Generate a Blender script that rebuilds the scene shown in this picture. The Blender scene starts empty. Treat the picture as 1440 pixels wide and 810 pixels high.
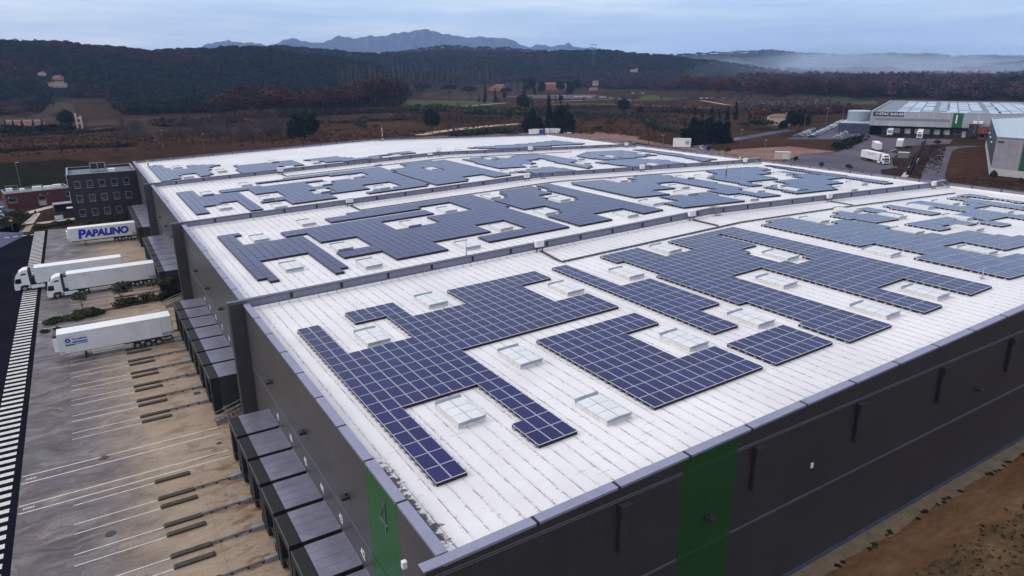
import bpy, bmesh, math, random
import numpy as np
from mathutils import Vector, Matrix, Euler
R_ = math.radians
random.seed(7); rng = np.random.default_rng(7)
scene = bpy.context.scene
COL = scene.collection

# ------------------------------------------------------------------ camera
F_PX, PITCH, ROLL, YAW, CAM_H = 964.13, 0.308245, 0.0098, 1.017094, 36.5
_fw = np.array([math.cos(YAW)*math.cos(PITCH), math.sin(YAW)*math.cos(PITCH), -math.sin(PITCH)])
_r0 = np.array([math.sin(YAW), -math.cos(YAW), 0.0]); _d0 = np.cross(_fw, _r0)
_rt = math.cos(ROLL)*_r0 + math.sin(ROLL)*_d0
_dn = -math.sin(ROLL)*_r0 + math.cos(ROLL)*_d0
cam = bpy.data.cameras.new('camera'); camo = bpy.data.objects.new('camera', cam); COL.objects.link(camo)
cam.sensor_width = 36; cam.lens = F_PX/1440*36; cam.clip_start = 0.5; cam.clip_end = 40000
camo.matrix_world = Matrix(((_rt[0], -_dn[0], -_fw[0], 0), (_rt[1], -_dn[1], -_fw[1], 0),
                            (_rt[2], -_dn[2], -_fw[2], CAM_H), (0, 0, 0, 1)))
scene.camera = camo
CAMP = np.array([0, 0, CAM_H])

def ray(px, py): return _fw*F_PX + _rt*(px-720) + _dn*(py-405)
def gz(px, py, z=0.0):
    v = ray(px, py); t = (z-CAM_H)/v[2]; return np.array([v[0]*t, v[1]*t, z])
def depth(p): return float((np.array([p[0], p[1], p[2] if len(p) > 2 else 0])-CAMP) @ _fw)
def onx(px, py, x): v = ray(px, py); return CAMP+v*(x/v[0])
def ony(px, py, y): v = ray(px, py); return CAMP+v*(y/v[1])

# ------------------------------------------------------------------ helpers
def tag(o, label=None, cat=None, group=None, kind=None):
    if label: o['label'] = label
    if cat: o['category'] = cat
    if group: o['group'] = group
    if kind: o['kind'] = kind
    return o
def empty(name, loc=(0, 0, 0), rot=(0, 0, 0), label=None, cat=None, group=None, parent=None):
    o = bpy.data.objects.new(name, None); COL.objects.link(o)
    o.location = loc; o.rotation_euler = rot; o.empty_display_size = .3
    if parent: o.parent = parent
    return tag(o, label, cat, group)
def link(name, me, parent=None, loc=(0, 0, 0), rot=(0, 0, 0), scale=None):
    o = bpy.data.objects.new(name, me); COL.objects.link(o); o.location = loc; o.rotation_euler = rot
    if scale: o.scale = scale
    if parent: o.parent = parent
    return o
def children(o): return [c for c in bpy.data.objects if c.parent == o]
def kids_map():
    m = {}
    for c in bpy.data.objects:
        if c.parent: m.setdefault(c.parent.name, []).append(c)
    return m
def copy_tree(o, parent=None, kids=None):
    kids = kids if kids is not None else kids_map()
    c = o.copy(); COL.objects.link(c)
    if parent: c.parent = parent
    for ch in kids.get(o.name, []): copy_tree(ch, c, kids)
    return c

class MB:
    def __init__(s): s.v = []; s.f = []; s.m = []
    def add(s, vs, fs, mi=0):
        b = len(s.v); s.v += [tuple(map(float, v)) for v in vs]
        s.f += [tuple(b+i for i in f) for f in fs]; s.m += [mi]*len(fs); return s
    def box(s, x0, x1, y0, y1, z0, z1, mi=0):
        return s.add([(x0,y0,z0),(x1,y0,z0),(x1,y1,z0),(x0,y1,z0),(x0,y0,z1),(x1,y0,z1),(x1,y1,z1),(x0,y1,z1)],
                     [(3,2,1,0),(4,5,6,7),(0,1,5,4),(1,2,6,5),(2,3,7,6),(3,0,4,7)], mi)
    def hexa(s, pts, mi=0):   # 8 points: bottom 4 ccw, top 4 ccw
        return s.add(pts, [(3,2,1,0),(4,5,6,7),(0,1,5,4),(1,2,6,5),(2,3,7,6),(3,0,4,7)], mi)
    def quad(s, a, b, c, d, mi=0): return s.add([a,b,c,d], [(0,1,2,3)], mi)
    def poly(s, pts, mi=0): return s.add(pts, [tuple(range(len(pts)))], mi)
    def prism(s, pts, z0, z1, mi=0):
        n = len(pts)
        a = sum(pts[i][0]*pts[(i+1) % n][1]-pts[(i+1) % n][0]*pts[i][1] for i in range(n))
        if a < 0: pts = pts[::-1]
        vs = [(p[0],p[1],z0) for p in pts]+[(p[0],p[1],z1) for p in pts]
        fs = [tuple(range(n-1,-1,-1)), tuple(range(n,2*n))]+[(i,(i+1)%n,n+(i+1)%n,n+i) for i in range(n)]
        return s.add(vs, fs, mi)
    def extr_y(s, prof, y0, y1, mi=0):   # profile of (x,z), extruded along y
        n = len(prof)
        a = sum(prof[i][0]*prof[(i+1) % n][1]-prof[(i+1) % n][0]*prof[i][1] for i in range(n))
        if a < 0: prof = prof[::-1]
        vs = [(p[0],y0,p[1]) for p in prof]+[(p[0],y1,p[1]) for p in prof]
        fs = [tuple(range(n)), tuple(range(2*n-1,n-1,-1))]+[(i,n+i,n+(i+1)%n,(i+1)%n) for i in range(n)]
        return s.add(vs, fs, mi)
    def tube(s, a, b, r0, r1=None, n=8, mi=0, cap=True):
        r1 = r0 if r1 is None else r1
        a = np.array(a, float); b = np.array(b, float); d = b-a; L = np.linalg.norm(d)
        if L < 1e-6: return s
        d /= L; u = np.cross(d, (0,0,1) if abs(d[2]) < .9 else (1,0,0)); u /= np.linalg.norm(u); w = np.cross(d, u)
        vs = []
        for p, r in ((a, r0), (b, r1)):
            for i in range(n):
                t = 2*math.pi*i/n; vs.append(tuple(p+r*(math.cos(t)*u+math.sin(t)*w)))
        fs = [(i,(i+1)%n,n+(i+1)%n,n+i) for i in range(n)]
        if cap: fs += [tuple(range(n-1,-1,-1)), tuple(range(n,2*n))]
        return s.add(vs, fs, mi)
    def path(s, pts, r, n=6, mi=0):
        for a, b in zip(pts[:-1], pts[1:]): s.tube(a, b, r, r, n, mi)
        return s
    def mesh(s, name, mats, off=(0,0,0)):
        me = bpy.data.meshes.new(name)
        v = s.v if off == (0,0,0) else [(a[0]-off[0],a[1]-off[1],a[2]-off[2]) for a in s.v]
        me.from_pydata(v, [], s.f)
        for m in (mats if isinstance(mats, (list,tuple)) else [mats]): me.materials.append(m)
        if any(s.m): me.polygons.foreach_set('material_index', s.m)
        me.update(); return me
    def build(s, name, mats, parent=None, off=(0,0,0), loc=(0,0,0), bevel=0, smooth=False):
        me = s.mesh(name, mats, off)
        if bevel:
            bm = bmesh.new(); bm.from_mesh(me)
            bmesh.ops.bevel(bm, geom=bm.edges[:], offset=bevel, segments=2, affect='EDGES', profile=.6, clamp_overlap=True)
            bm.to_mesh(me); bm.free()
        if smooth: me.polygons.foreach_set('use_smooth', [True]*len(me.polygons))
        return link(name, me, parent, loc)
def np_mesh(name, V, Fq, mats, mi=None, tint=None):
    me = bpy.data.meshes.new(name); nv = len(V); nf = len(Fq); k = Fq.shape[1]
    me.vertices.add(nv); me.vertices.foreach_set('co', V.astype(np.float32).ravel())
    me.loops.add(nf*k); me.loops.foreach_set('vertex_index', Fq.astype(np.int32).ravel())
    me.polygons.add(nf); me.polygons.foreach_set('loop_start', (np.arange(nf)*k).astype(np.int32))
    me.polygons.foreach_set('loop_total', np.full(nf, k, np.int32))
    for m in mats: me.materials.append(m)
    if mi is not None: me.polygons.foreach_set('material_index', np.asarray(mi, np.int32))
    if tint is not None:
        at = me.attributes.new('tint', 'FLOAT_COLOR', 'FACE')
        at.data.foreach_set('color', np.c_[tint, np.ones(len(tint))].astype(np.float32).ravel())
    me.update(calc_edges=True); return me
_txt = []
def text_mesh(s, size=1.0, extrude=.004, offset=0.0, shear=0.0, align='CENTER', sx=1.0):
    cu = bpy.data.curves.new('lettering', 'FONT'); cu.body = s; cu.size = size; cu.extrude = extrude
    cu.offset = offset; cu.shear = shear; cu.align_x = align; cu.align_y = 'CENTER'
    o = bpy.data.objects.new('lettering', cu); COL.objects.link(o)
    bpy.context.view_layer.update()
    me = bpy.data.meshes.new_from_object(o.evaluated_get(bpy.context.evaluated_depsgraph_get()))
    bpy.data.objects.remove(o); bpy.data.curves.remove(cu)
    if sx != 1.0:
        for v in me.vertices: v.co.x *= sx
    return me

# ------------------------------------------------------------------ materials
def lin(*c): return tuple((x/12.92 if x <= .04045 else ((x+.055)/1.055)**2.4) for x in c)
class NT:
    def __init__(s, m): s.t = m.node_tree; s.n = s.t.nodes; s.l = s.t.links
    def new(s, typ, **kw):
        n = s.n.new(typ)
        for k, v in kw.items():
            if k in n.bl_rna.properties: setattr(n, k, v)
            else: n.inputs[k].default_value = v
        return n
    def pos(s, kind='Position'):
        if kind == 'Position': return s.n.new('ShaderNodeNewGeometry').outputs['Position']
        return s.n.new('ShaderNodeTexCoord').outputs[kind]
    def scaled(s, vec, sc):
        m = s.new('ShaderNodeMapping'); m.inputs['Scale'].default_value = sc; s.l.new(vec, m.inputs['Vector']); return m.outputs[0]
    def noise(s, vec, scale, detail=4, rough=.6):
        n = s.new('ShaderNodeTexNoise', Scale=scale, Detail=detail, Roughness=rough); s.l.new(vec, n.inputs['Vector']); return n.outputs['Fac']
    def ramp(s, fac, stops):
        r = s.n.new('ShaderNodeValToRGB'); el = r.color_ramp.elements
        while len(el) < len(stops): el.new(.5)
        for e, (p, c) in zip(el, stops): e.position = p; e.color = (*c, 1) if len(c) == 3 else c
        s.l.new(fac, r.inputs[0]); return r.outputs[0]
    def mix(s, fac, a, b, mode='MIX'):
        m = s.n.new('ShaderNodeMix'); m.data_type = 'RGBA'; m.blend_type = mode
        for sock, v in ((m.inputs[0], fac), (m.inputs[6], a), (m.inputs[7], b)):
            if hasattr(v, 'links'): s.l.new(v, sock)
            else: sock.default_value = v if not isinstance(v, tuple) or len(v) == 4 else (*v, 1)
        return m.outputs[2]
    def math(s, op, a, b=0.0, c=0.0):
        m = s.n.new('ShaderNodeMath'); m.operation = op
        for i, v in enumerate((a, b, c)):
            if hasattr(v, 'links'): s.l.new(v, m.inputs[i])
            else: m.inputs[i].default_value = v
        return m.outputs[0]
    def bump(s, h, strength=.3, dist=.05):
        b = s.new('ShaderNodeBump', Strength=strength, Distance=dist); s.l.new(h, b.inputs['Height']); return b.outputs[0]
def newmat(name):
    m = bpy.data.materials.new(name); m.use_nodes = True; t = NT(m); b = t.n['Principled BSDF']; return m, t, b
def P(name, c, rough=.6, metal=0.0, var=.25, scale=1.5, spec=.4, bump=0.0, coord='Position', coat=0.0):
    """plain surface with two scales of slight wear"""
    m, t, b = newmat(name); b.inputs['Roughness'].default_value = rough; b.inputs['Metallic'].default_value = metal
    b.inputs['Specular IOR Level'].default_value = spec
    if coat: b.inputs['Coat Weight'].default_value = coat
    p = t.pos(coord); f = t.noise(p, scale, 6, .65)
    lo = tuple(x*(1-var) for x in c); hi = tuple(min(1, x*(1+var*.7)) for x in c)
    t.l.new(t.ramp(f, [(.3, lo), (.7, hi)]), b.inputs['Base Color'])
    if bump: t.l.new(t.bump(f, bump, .03), b.inputs['Normal'])
    return m
# ------------------------------------------------------------------ material set
M = {}
def roof_mat():
    m, t, b = newmat('white roof membrane'); p = t.pos()
    sep = t.n.new('ShaderNodeSeparateXYZ'); t.l.new(p, sep.inputs[0])
    big = t.noise(p, .12, 5, .6); fine = t.noise(p, 3.0, 5, .65)
    base = t.ramp(big, [(.3, (.68,.66,.685)), (.7, (.80,.785,.80))])
    # lapped seams every 1.05 m running down the bay, broken with dirt
    sx = t.math('FRACT', t.math('DIVIDE', sep.outputs[0], 1.05))
    seam = t.math('LESS_THAN', t.math('ABSOLUTE', t.math('SUBTRACT', sx, .5)), .048)
    thin = t.math('LESS_THAN', t.math('ABSOLUTE', t.math('SUBTRACT', sx, .63)), .014)
    dash = t.noise(t.scaled(p, (9, 1.1, 1)), 1.0, 3, .7)
    brk = t.ramp(dash, [(.47, (0,0,0)), (.56, (1,1,1))])
    k = t.math('MULTIPLY', t.math('MULTIPLY', seam, brk), .85)
    col = t.mix(k, base, (.27,.20,.22))
    col = t.mix(t.math('MULTIPLY', seam, .24), col, (.36,.31,.36))
    band = t.math('LESS_THAN', t.math('ABSOLUTE', t.math('SUBTRACT', sx, .5)), .16)
    blob = t.ramp(t.noise(p, 4.2, 3, .6), [(.60, (0,0,0)), (.66, (1,1,1))])
    col = t.mix(t.math('MULTIPLY', t.math('MULTIPLY', band, blob), .6), col, (.22,.15,.16))
    col = t.mix(t.math('MULTIPLY', thin, .4), col, (.45,.42,.46))
    # end laps across, staggered by sheet
    sid = t.math('FLOOR', t.math('DIVIDE', sep.outputs[0], 1.05))
    wn = t.n.new('ShaderNodeTexWhiteNoise'); wn.noise_dimensions = '1D'; t.l.new(sid, wn.inputs['W'])
    yy = t.math('FRACT', t.math('ADD', t.math('DIVIDE', sep.outputs[1], 17.0), wn.outputs['Value']))
    lap = t.math('LESS_THAN', yy, .004)
    col = t.mix(t.math('MULTIPLY', lap, .6), col, (.42,.38,.42))
    spots = t.ramp(t.noise(p, 9.0, 2, .5), [(.70, (0,0,0)), (.76, (1,1,1))])
    col = t.mix(t.math('MULTIPLY', spots, .5), col, (.35,.30,.30))
    scuff = t.ramp(fine, [(.56, (0,0,0)), (.85, (1,1,1))])
    col = t.mix(t.math('MULTIPLY', scuff, .25), col, (.55,.50,.50))
    # pale brown run-off patches here and there
    run = t.ramp(t.noise(t.scaled(p, (.5, .13, 1)), .6, 5, .6), [(.56, (0,0,0)), (.75, (1,1,1))])
    col = t.mix(t.math('MULTIPLY', run, .22), col, (.55,.47,.47))
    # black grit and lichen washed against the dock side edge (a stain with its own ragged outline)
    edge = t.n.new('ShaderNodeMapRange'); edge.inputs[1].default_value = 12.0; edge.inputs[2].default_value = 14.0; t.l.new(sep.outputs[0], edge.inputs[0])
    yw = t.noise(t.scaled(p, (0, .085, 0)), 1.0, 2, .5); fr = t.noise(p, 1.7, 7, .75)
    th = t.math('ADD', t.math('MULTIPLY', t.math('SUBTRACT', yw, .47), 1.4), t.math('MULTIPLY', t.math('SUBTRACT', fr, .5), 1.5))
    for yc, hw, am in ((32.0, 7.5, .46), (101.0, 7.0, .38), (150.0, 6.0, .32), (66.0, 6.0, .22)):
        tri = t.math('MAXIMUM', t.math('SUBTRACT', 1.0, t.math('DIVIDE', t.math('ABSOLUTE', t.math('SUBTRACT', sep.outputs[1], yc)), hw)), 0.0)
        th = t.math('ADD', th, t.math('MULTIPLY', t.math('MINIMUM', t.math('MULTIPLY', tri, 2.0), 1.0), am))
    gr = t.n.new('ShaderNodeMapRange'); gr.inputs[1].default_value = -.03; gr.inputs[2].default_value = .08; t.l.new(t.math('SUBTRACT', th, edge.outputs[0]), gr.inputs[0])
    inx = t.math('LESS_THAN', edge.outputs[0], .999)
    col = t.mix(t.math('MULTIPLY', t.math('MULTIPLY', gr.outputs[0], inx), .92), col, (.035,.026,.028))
    t.l.new(col, b.inputs['Base Color']); b.inputs['Roughness'].default_value = .42
    wet = t.ramp(t.noise(p, .05, 4, .6), [(.40, (.62,)*3), (.64, (.34,)*3)])
    t.l.new(wet, b.inputs['Roughness'])
    b.inputs['Specular IOR Level'].default_value = .16
    t.l.new(t.bump(t.math('ADD', seam, t.math('MULTIPLY', fine, .3)), .25, .02), b.inputs['Normal'])
    return m
def cladding(name, c, axis, rough=.42, pitch=1.0, var=.12):
    m, t, b = newmat(name); p = t.pos(); sep = t.n.new('ShaderNodeSeparateXYZ'); t.l.new(p, sep.inputs[0])
    u = t.math('FRACT', t.math('DIVIDE', sep.outputs[axis], pitch))
    j = t.math('LESS_THAN', t.math('ABSOLUTE', t.math('SUBTRACT', u, .5)), .018)
    f = t.noise(t.scaled(p, (.25, .25, .6)), .7, 5, .6)
    lo = tuple(x*(1-var) for x in c); hi = tuple(x*(1+var) for x in c)
    col = t.ramp(f, [(.3, lo), (.7, hi)])
    pid = t.math('FLOOR', t.math('DIVIDE', sep.outputs[axis], pitch))
    wn = t.n.new('ShaderNodeTexWhiteNoise'); wn.noise_dimensions = '1D'; t.l.new(pid, wn.inputs['W'])
    col = t.mix(t.math('MULTIPLY', wn.outputs['Value'], .18), col, tuple(x*1.5 for x in c))
    col = t.mix(t.math('MULTIPLY', j, .45), col, tuple(x*2.2 for x in c))
    t.l.new(col, b.inputs['Base Color']); b.inputs['Roughness'].default_value = rough
    b.inputs['Specular IOR Level'].default_value = .35
    return m
def panel_mat(name, c, frame=False):
    m, t, b = newmat(name); p = t.pos('Object')
    oi = t.n.new('ShaderNodeObjectInfo')
    sep = t.n.new('ShaderNodeSeparateXYZ'); t.l.new(p, sep.inputs[0])
    # busbar rows of the cells
    u = t.math('FRACT', t.math('DIVIDE', sep.outputs[0], .158)); j = t.math('LESS_THAN', t.math('ABSOLUTE', t.math('SUBTRACT', u, .5)), .06)
    v = t.math('FRACT', t.math('DIVIDE', sep.outputs[1], .158)); j2 = t.math('LESS_THAN', t.math('ABSOLUTE', t.math('SUBTRACT', v, .5)), .03)
    a = tuple(x*.82 for x in c); z = tuple(x*1.2 for x in c)
    col = t.ramp(oi.outputs['Random'], [(0, a), (1, z)])
    col = t.mix(t.math('MULTIPLY', t.math('MAXIMUM', j, j2), .45), col, tuple(x*.45 for x in c))
    t.l.new(col, b.inputs['Base Color']); b.inputs['Roughness'].default_value = .14
    b.inputs['IOR'].default_value = 1.5; b.inputs['Specular IOR Level'].default_value = .24
    return m
def ground_mat(name, stops, scale=.05, scale2=.6, var2=.35, rough=.95, stretch=(1,1,1), bump=.0):
    m, t, b = newmat(name); p = t.scaled(t.pos(), stretch)
    col = t.ramp(t.noise(p, scale, 7, .65), stops)
    f2 = t.noise(p, scale2, 6, .7)
    g = t.ramp(f2, [(.3, (1-var2,)*3), (.7, (1+var2,)*3)])
    col = t.mix(1.0, col, g, 'MULTIPLY')
    t.l.new(col, b.inputs['Base Color']); b.inputs['Roughness'].default_value = rough; b.inputs['Specular IOR Level'].default_value = 0.0
    if bump: t.l.new(t.bump(f2, bump, .1), b.inputs['Normal'])
    return m
def concrete_mat():
    m, t, b = newmat('dock yard concrete'); p = t.pos(); sep = t.n.new('ShaderNodeSeparateXYZ'); t.l.new(p, sep.inputs[0])
    warp = t.n.new('ShaderNodeTexNoise'); warp.inputs['Scale'].default_value = .22; warp.inputs['Detail'].default_value = 3; t.l.new(p, warp.inputs['Vector'])
    wv = t.n.new('ShaderNodeVectorMath'); wv.operation = 'MULTIPLY_ADD'; wv.inputs[1].default_value = (5, 5, 0); t.l.new(warp.outputs['Color'], wv.inputs[0]); t.l.new(p, wv.inputs[2]); pw = wv.outputs[0]
    n0 = t.noise(p, .28, 6, .7)
    xx = t.math('ADD', sep.outputs[0], t.math('MULTIPLY', t.math('SUBTRACT', n0, .5), 9.0))
    g = t.n.new('ShaderNodeMapRange'); g.inputs[1].default_value = -5.0; g.inputs[2].default_value = 2.0; t.l.new(xx, g.inputs[0])
    col = t.mix(g.outputs[0], (.128,.112,.126), (.35,.265,.19))
    left = t.math('SUBTRACT', 1.0, t.math('MULTIPLY', g.outputs[0], .75))
    # sweeping tyre rubber, two directions, warped
    f1 = t.noise(t.scaled(pw, (.22, 1.5, 1)), .8, 7, .75)
    st = t.ramp(f1, [(.44, (0,0,0)), (.66, (1,1,1))])
    rot = t.n.new('ShaderNodeMapping'); rot.inputs['Rotation'].default_value = (0, 0, .75); rot.inputs['Scale'].default_value = (.16, 1.7, 1); t.l.new(pw, rot.inputs['Vector'])
    f2 = t.noise(rot.outputs[0], .8, 6, .72); s2 = t.ramp(f2, [(.50, (0,0,0)), (.68, (1,1,1))])
    rot3 = t.n.new('ShaderNodeMapping'); rot3.inputs['Rotation'].default_value = (0, 0, -.9); rot3.inputs['Scale'].default_value = (.2, 1.6, 1); t.l.new(pw, rot3.inputs['Vector'])
    s3 = t.ramp(t.noise(rot3.outputs[0], .9, 6, .72), [(.52, (0,0,0)), (.7, (1,1,1))])
    col = t.mix(t.math('MULTIPLY', t.math('MULTIPLY', st, left), .75), col, (.058,.050,.055))
    col = t.mix(t.math('MULTIPLY', t.math('MULTIPLY', s2, left), .55), col, (.065,.055,.060))
    col = t.mix(t.math('MULTIPLY', t.math('MULTIPLY', s3, left), .50), col, (.33,.285,.28))
    # blotches of damp and oil
    bl = t.ramp(t.noise(pw, .33, 6, .7), [(.52, (0,0,0)), (.70, (1,1,1))])
    col = t.mix(t.math('MULTIPLY', bl, .55), col, (.105,.085,.075))
    pale = t.ramp(t.noise(t.scaled(pw, (.35, 1.0, 1)), .45, 5, .7), [(.5, (0,0,0)), (.72, (1,1,1))])
    col = t.mix(t.math('MULTIPLY', pale, .4), col, (.47,.40,.34))
    f4 = t.noise(t.scaled(p, (.6, 1.3, 1)), .6, 5, .65)       # rusty run-off close to the dock leveller ends
    near = t.n.new('ShaderNodeMapRange'); near.inputs[1].default_value = 1.0; near.inputs[2].default_value = 6.5; t.l.new(sep.outputs[0], near.inputs[0])
    rust = t.math('MULTIPLY', t.math('MULTIPLY', t.ramp(f4, [(.52, (0,0,0)), (.60, (1,1,1))]), near.outputs[0]), .8)
    col = t.mix(rust, col, (.17,.085,.042))
    oil = t.ramp(t.noise(p, 1.1, 3, .5), [(.70, (0,0,0)), (.76, (1,1,1))])
    col = t.mix(t.math('MULTIPLY', oil, .55), col, (.06,.05,.05))
    j = t.math('LESS_THAN', t.math('FRACT', t.math('DIVIDE', sep.outputs[1], 4.53)), .010)
    jx = t.math('LESS_THAN', t.math('FRACT', t.math('DIVIDE', t.math('ADD', sep.outputs[0], 1.2), 5.5)), .010)
    col = t.mix(t.math('MULTIPLY', t.math('MAXIMUM', j, jx), .35), col, (.10,.085,.08))
    sp = t.ramp(t.noise(p, 5, 4, .7), [(.25, (.80,)*3), (.75, (1.2,)*3)])
    col = t.mix(1.0, col, sp, 'MULTIPLY')
    t.l.new(col, b.inputs['Base Color'])
    t.l.new(t.ramp(t.noise(pw, .3, 5, .65), [(.38, (.30,)*3), (.6, (.8,)*3)]), b.inputs['Roughness'])
    b.inputs['Specular IOR Level'].default_value = .25
    return m
def leaf_mat(name, c, var=.45, scale=.35, rough=.75, obj=True):
    m, t, b = newmat(name); p = t.pos('Object' if obj else 'Position')
    f = t.noise(p, scale, 3, .6)
    lo = tuple(x*(1-var) for x in c); hi = tuple(x*(1+var) for x in c)
    col = t.ramp(f, [(.32, lo), (.68, hi)])
    oi = t.n.new('ShaderNodeObjectInfo')
    g = t.ramp(oi.outputs['Random'], [(0, (.8,)*3), (1, (1.2,)*3)])
    col = t.mix(1.0, col, g, 'MULTIPLY')
    t.l.new(col, b.inputs['Base Color']); b.inputs['Roughness'].default_value = rough; b.inputs['Specular IOR Level'].default_value = .05
    return m
def tint_mat(name):
    m, t, b = newmat(name); a = t.n.new('ShaderNodeAttribute'); a.attribute_name = 'tint'
    f = t.ramp(t.noise(t.pos(), .12, 4, .6), [(.3, (.75,)*3), (.7, (1.25,)*3)])
    t.l.new(t.mix(1.0, a.outputs['Color'], f, 'MULTIPLY'), b.inputs['Base Color'])
    b.inputs['Roughness'].default_value = .9; b.inputs['Specular IOR Level'].default_value = .0
    return m
def build_mats():
    M['roof'] = roof_mat()
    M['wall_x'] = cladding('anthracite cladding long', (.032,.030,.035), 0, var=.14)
    M['wall_y'] = cladding('anthracite cladding dock side', (.060,.057,.060), 1, var=.15)  # end wall cladding made paler, the stronger light on this side put into colour
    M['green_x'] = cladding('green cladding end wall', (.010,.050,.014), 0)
    M['green_y'] = cladding('green cladding dock side', (.014,.085,.022), 1)  # brighter copy of the end wall green, this side's light put into colour
    M['coping'] = P('lilac grey coping metal', (.27,.27,.37), .45, .25, .12, .8)
    M['cap'] = P('dark grey capping', (.10,.105,.15), .5, .2, .2, .5)
    M['upstand'] = cladding('grey parapet inner sheet', (.185,.18,.235), 0, pitch=1.1)
    M['upstand_y'] = cladding('grey parapet inner sheet side', (.185,.18,.235), 1, pitch=1.1)
    M['joint'] = P('black joint strip', (.012,.012,.016), .6)
    M['trim'] = P('pale trim rail', (.17,.17,.21), .4, .3)
    M['plinth'] = P('blue grey plinth', (.06,.065,.10), .6)
    M['dark'] = P('black rubber and paint', (.012,.012,.014), .65)
    M['dark2'] = P('dark grey sheet', (.035,.035,.042), .5)
    M['shelter'] = P('zinc shelter roof', (.27,.265,.35), .30, .5, .22, .7)
    M['zinc'] = P('galvanised steel', (.35,.36,.38), .4, .7, .25, 2)
    M['steel'] = P('worn steel tube', (.17,.17,.18), .4, .7, .35, 3)
    M['plate'] = P('rusty dark steel plate', (.062,.055,.042), .7, .2, .35, 2)
    M['glass_blue'] = panel_mat('blue solar glass', (.0095,.0095,.092))
    M['glass_black'] = panel_mat('violet black solar glass', (.026,.019,.102))
    M['alu'] = P('panel frame aluminium', (.74,.74,.80), .35, .4, .08)
    M['bframe'] = P('panel frame dark', (.030,.030,.060), .35, .2, .1)
    M['glazing'] = P('opal rooflight sheet', (.70,.70,.71), .3, 0, .08, 1, .4)
    M['kerb'] = P('rooflight kerb', (.60,.58,.58), .5, 0, .25, 3)
    M['deflector'] = P('blue grey wind deflector', (.38,.40,.47), .4, .3, .15)
    M['white'] = P('white paint', (.80,.80,.80), .4, 0, .05, 1)
    M['trailer'] = P('white trailer skin', (.72,.71,.74), .35, 0, .13, .7, coat=.2)
    M['roofwhite'] = P('white trailer roof', (.82,.82,.84), .4, 0, .05, .8)
    M['line'] = P('worn white road paint', (.62,.61,.60), .7, 0, .25, 2.5)
    M['tyre'] = P('tyre rubber', (.012,.012,.012), .85)
    M['glass'] = P('dark window glass', (.012,.015,.020), .08, 0, .1, 1, .6)
    M['chassis'] = P('chassis grey black', (.022,.022,.024), .6)
    M['asphalt'] = ground_mat('dark asphalt', [(.3, (.007,.0075,.012)), (.7, (.013,.014,.021))], .12, 2, .2, .62)
    M['asphalt2'] = ground_mat('pale damp asphalt', [(.3, (.07,.075,.12)), (.7, (.12,.125,.19))], .06, 1, .2, .5)
    M['asphalt3'] = ground_mat('grey lot asphalt', [(.3, (.085,.080,.105)), (.7, (.14,.125,.155))], .05, .5, .25, .8)
    M['concrete'] = concrete_mat()
    M['blueletter'] = P('blue lettering', (.010,.035,.42), .4, 0, .05)
    M['yellow'] = P('yellow paint', (.55,.33,.03), .6)
    M['red'] = P('red paint', (.45,.03,.04), .5)
    M['blue'] = P('blue sheet', (.02,.07,.42), .5)
    M['brick'] = P('dark office brick', (.030,.028,.036), .8, 0, .2, 4)
    M['redwood'] = P('red brown boarding', (.085,.022,.020), .7, 0, .25, 1.5)
    M['frame'] = P('grey window frame', (.42,.43,.47), .4, .3)
    M['gravel'] = P('grey roof gravel', (.16,.18,.20), .9, 0, .25, 2)
    M['beige'] = P('beige paving', (.46,.40,.37), .85, 0, .12, 1)
    M['skin'] = P('skin', (.45,.27,.2), .6)
    M['hivis'] = P('high visibility yellow', (.55,.78,.03), .7, 0, .1)
    M['navy'] = P('dark work clothes', (.02,.022,.03), .9)
    M['wood'] = P('bark', (.045,.034,.030), .95, 0, .3, 3, coord='Object')
    M['soil'] = ground_mat('orange soil', [(.3, (.105,.055,.028)), (.55, (.155,.085,.045)), (.75, (.20,.125,.075))], .25, 2.5, .3, .95, (.35,1,1), .4)
    M['gravelpath'] = ground_mat('grey brown gravel', [(.3, (.15,.115,.075)), (.7, (.23,.18,.13))], .8, 5, .3, .95, (1,1,1), .3)
    M['lawn'] = ground_mat('dark lawn', [(.3, (.010,.011,.008)), (.7, (.020,.020,.011))], .1, 2, .3)
    M['meadow'] = ground_mat('green meadow', [(.3, (.045,.062,.026)), (.7, (.075,.088,.040))], .05, .5, .25)
    M['track'] = ground_mat('pale track', [(.3, (.36,.27,.20)), (.7, (.52,.42,.33))], .1, 1, .2)
    M['pinktrack'] = ground_mat('pinkish track', [(.3, (.17,.10,.085)), (.7, (.27,.17,.145))], .1, 1, .25)
    M['field'] = ground_mat('brown field', [(.3, (.038,.021,.015)), (.7, (.074,.039,.026))], .03, .4, .35, .95, (.4,1,1))
    M['dryfield'] = ground_mat('dry grey field', [(.3, (.044,.032,.026)), (.7, (.075,.055,.042))], .03, .4, .3, .95, (.4,1,1))
    M['darkfield'] = ground_mat('dark ploughed field', [(.3, (.024,.016,.014)), (.7, (.045,.028,.024))], .03, .4, .3)
    M['facade'] = cladding('pale grey cladding', (.34,.34,.38), 0, pitch=3.0, var=.06)
    M['nroof'] = P('pale metal roof', (.42,.46,.52), .4, .1, .1, .2)
    M['cream'] = P('cream render', (.52,.42,.34), .85, 0, .12, .8)
    M['pink'] = P('pink render', (.46,.22,.17), .85, 0, .12, .8)
    M['orange'] = P('orange render', (.48,.13,.07), .85, 0, .12, .8)
    M['tile'] = P('clay roof tile', (.19,.105,.085), .85, 0, .3, 1.2)
    M['shutter'] = P('blue grey shutter', (.03,.05,.09), .6)
    M['forest'] = tint_mat('forest foliage'); M['mountain'] = ground_mat('mountain rock', [(.3, (.025,.028,.03)), (.7, (.10,.095,.09))], .004, .02, .35)
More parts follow.
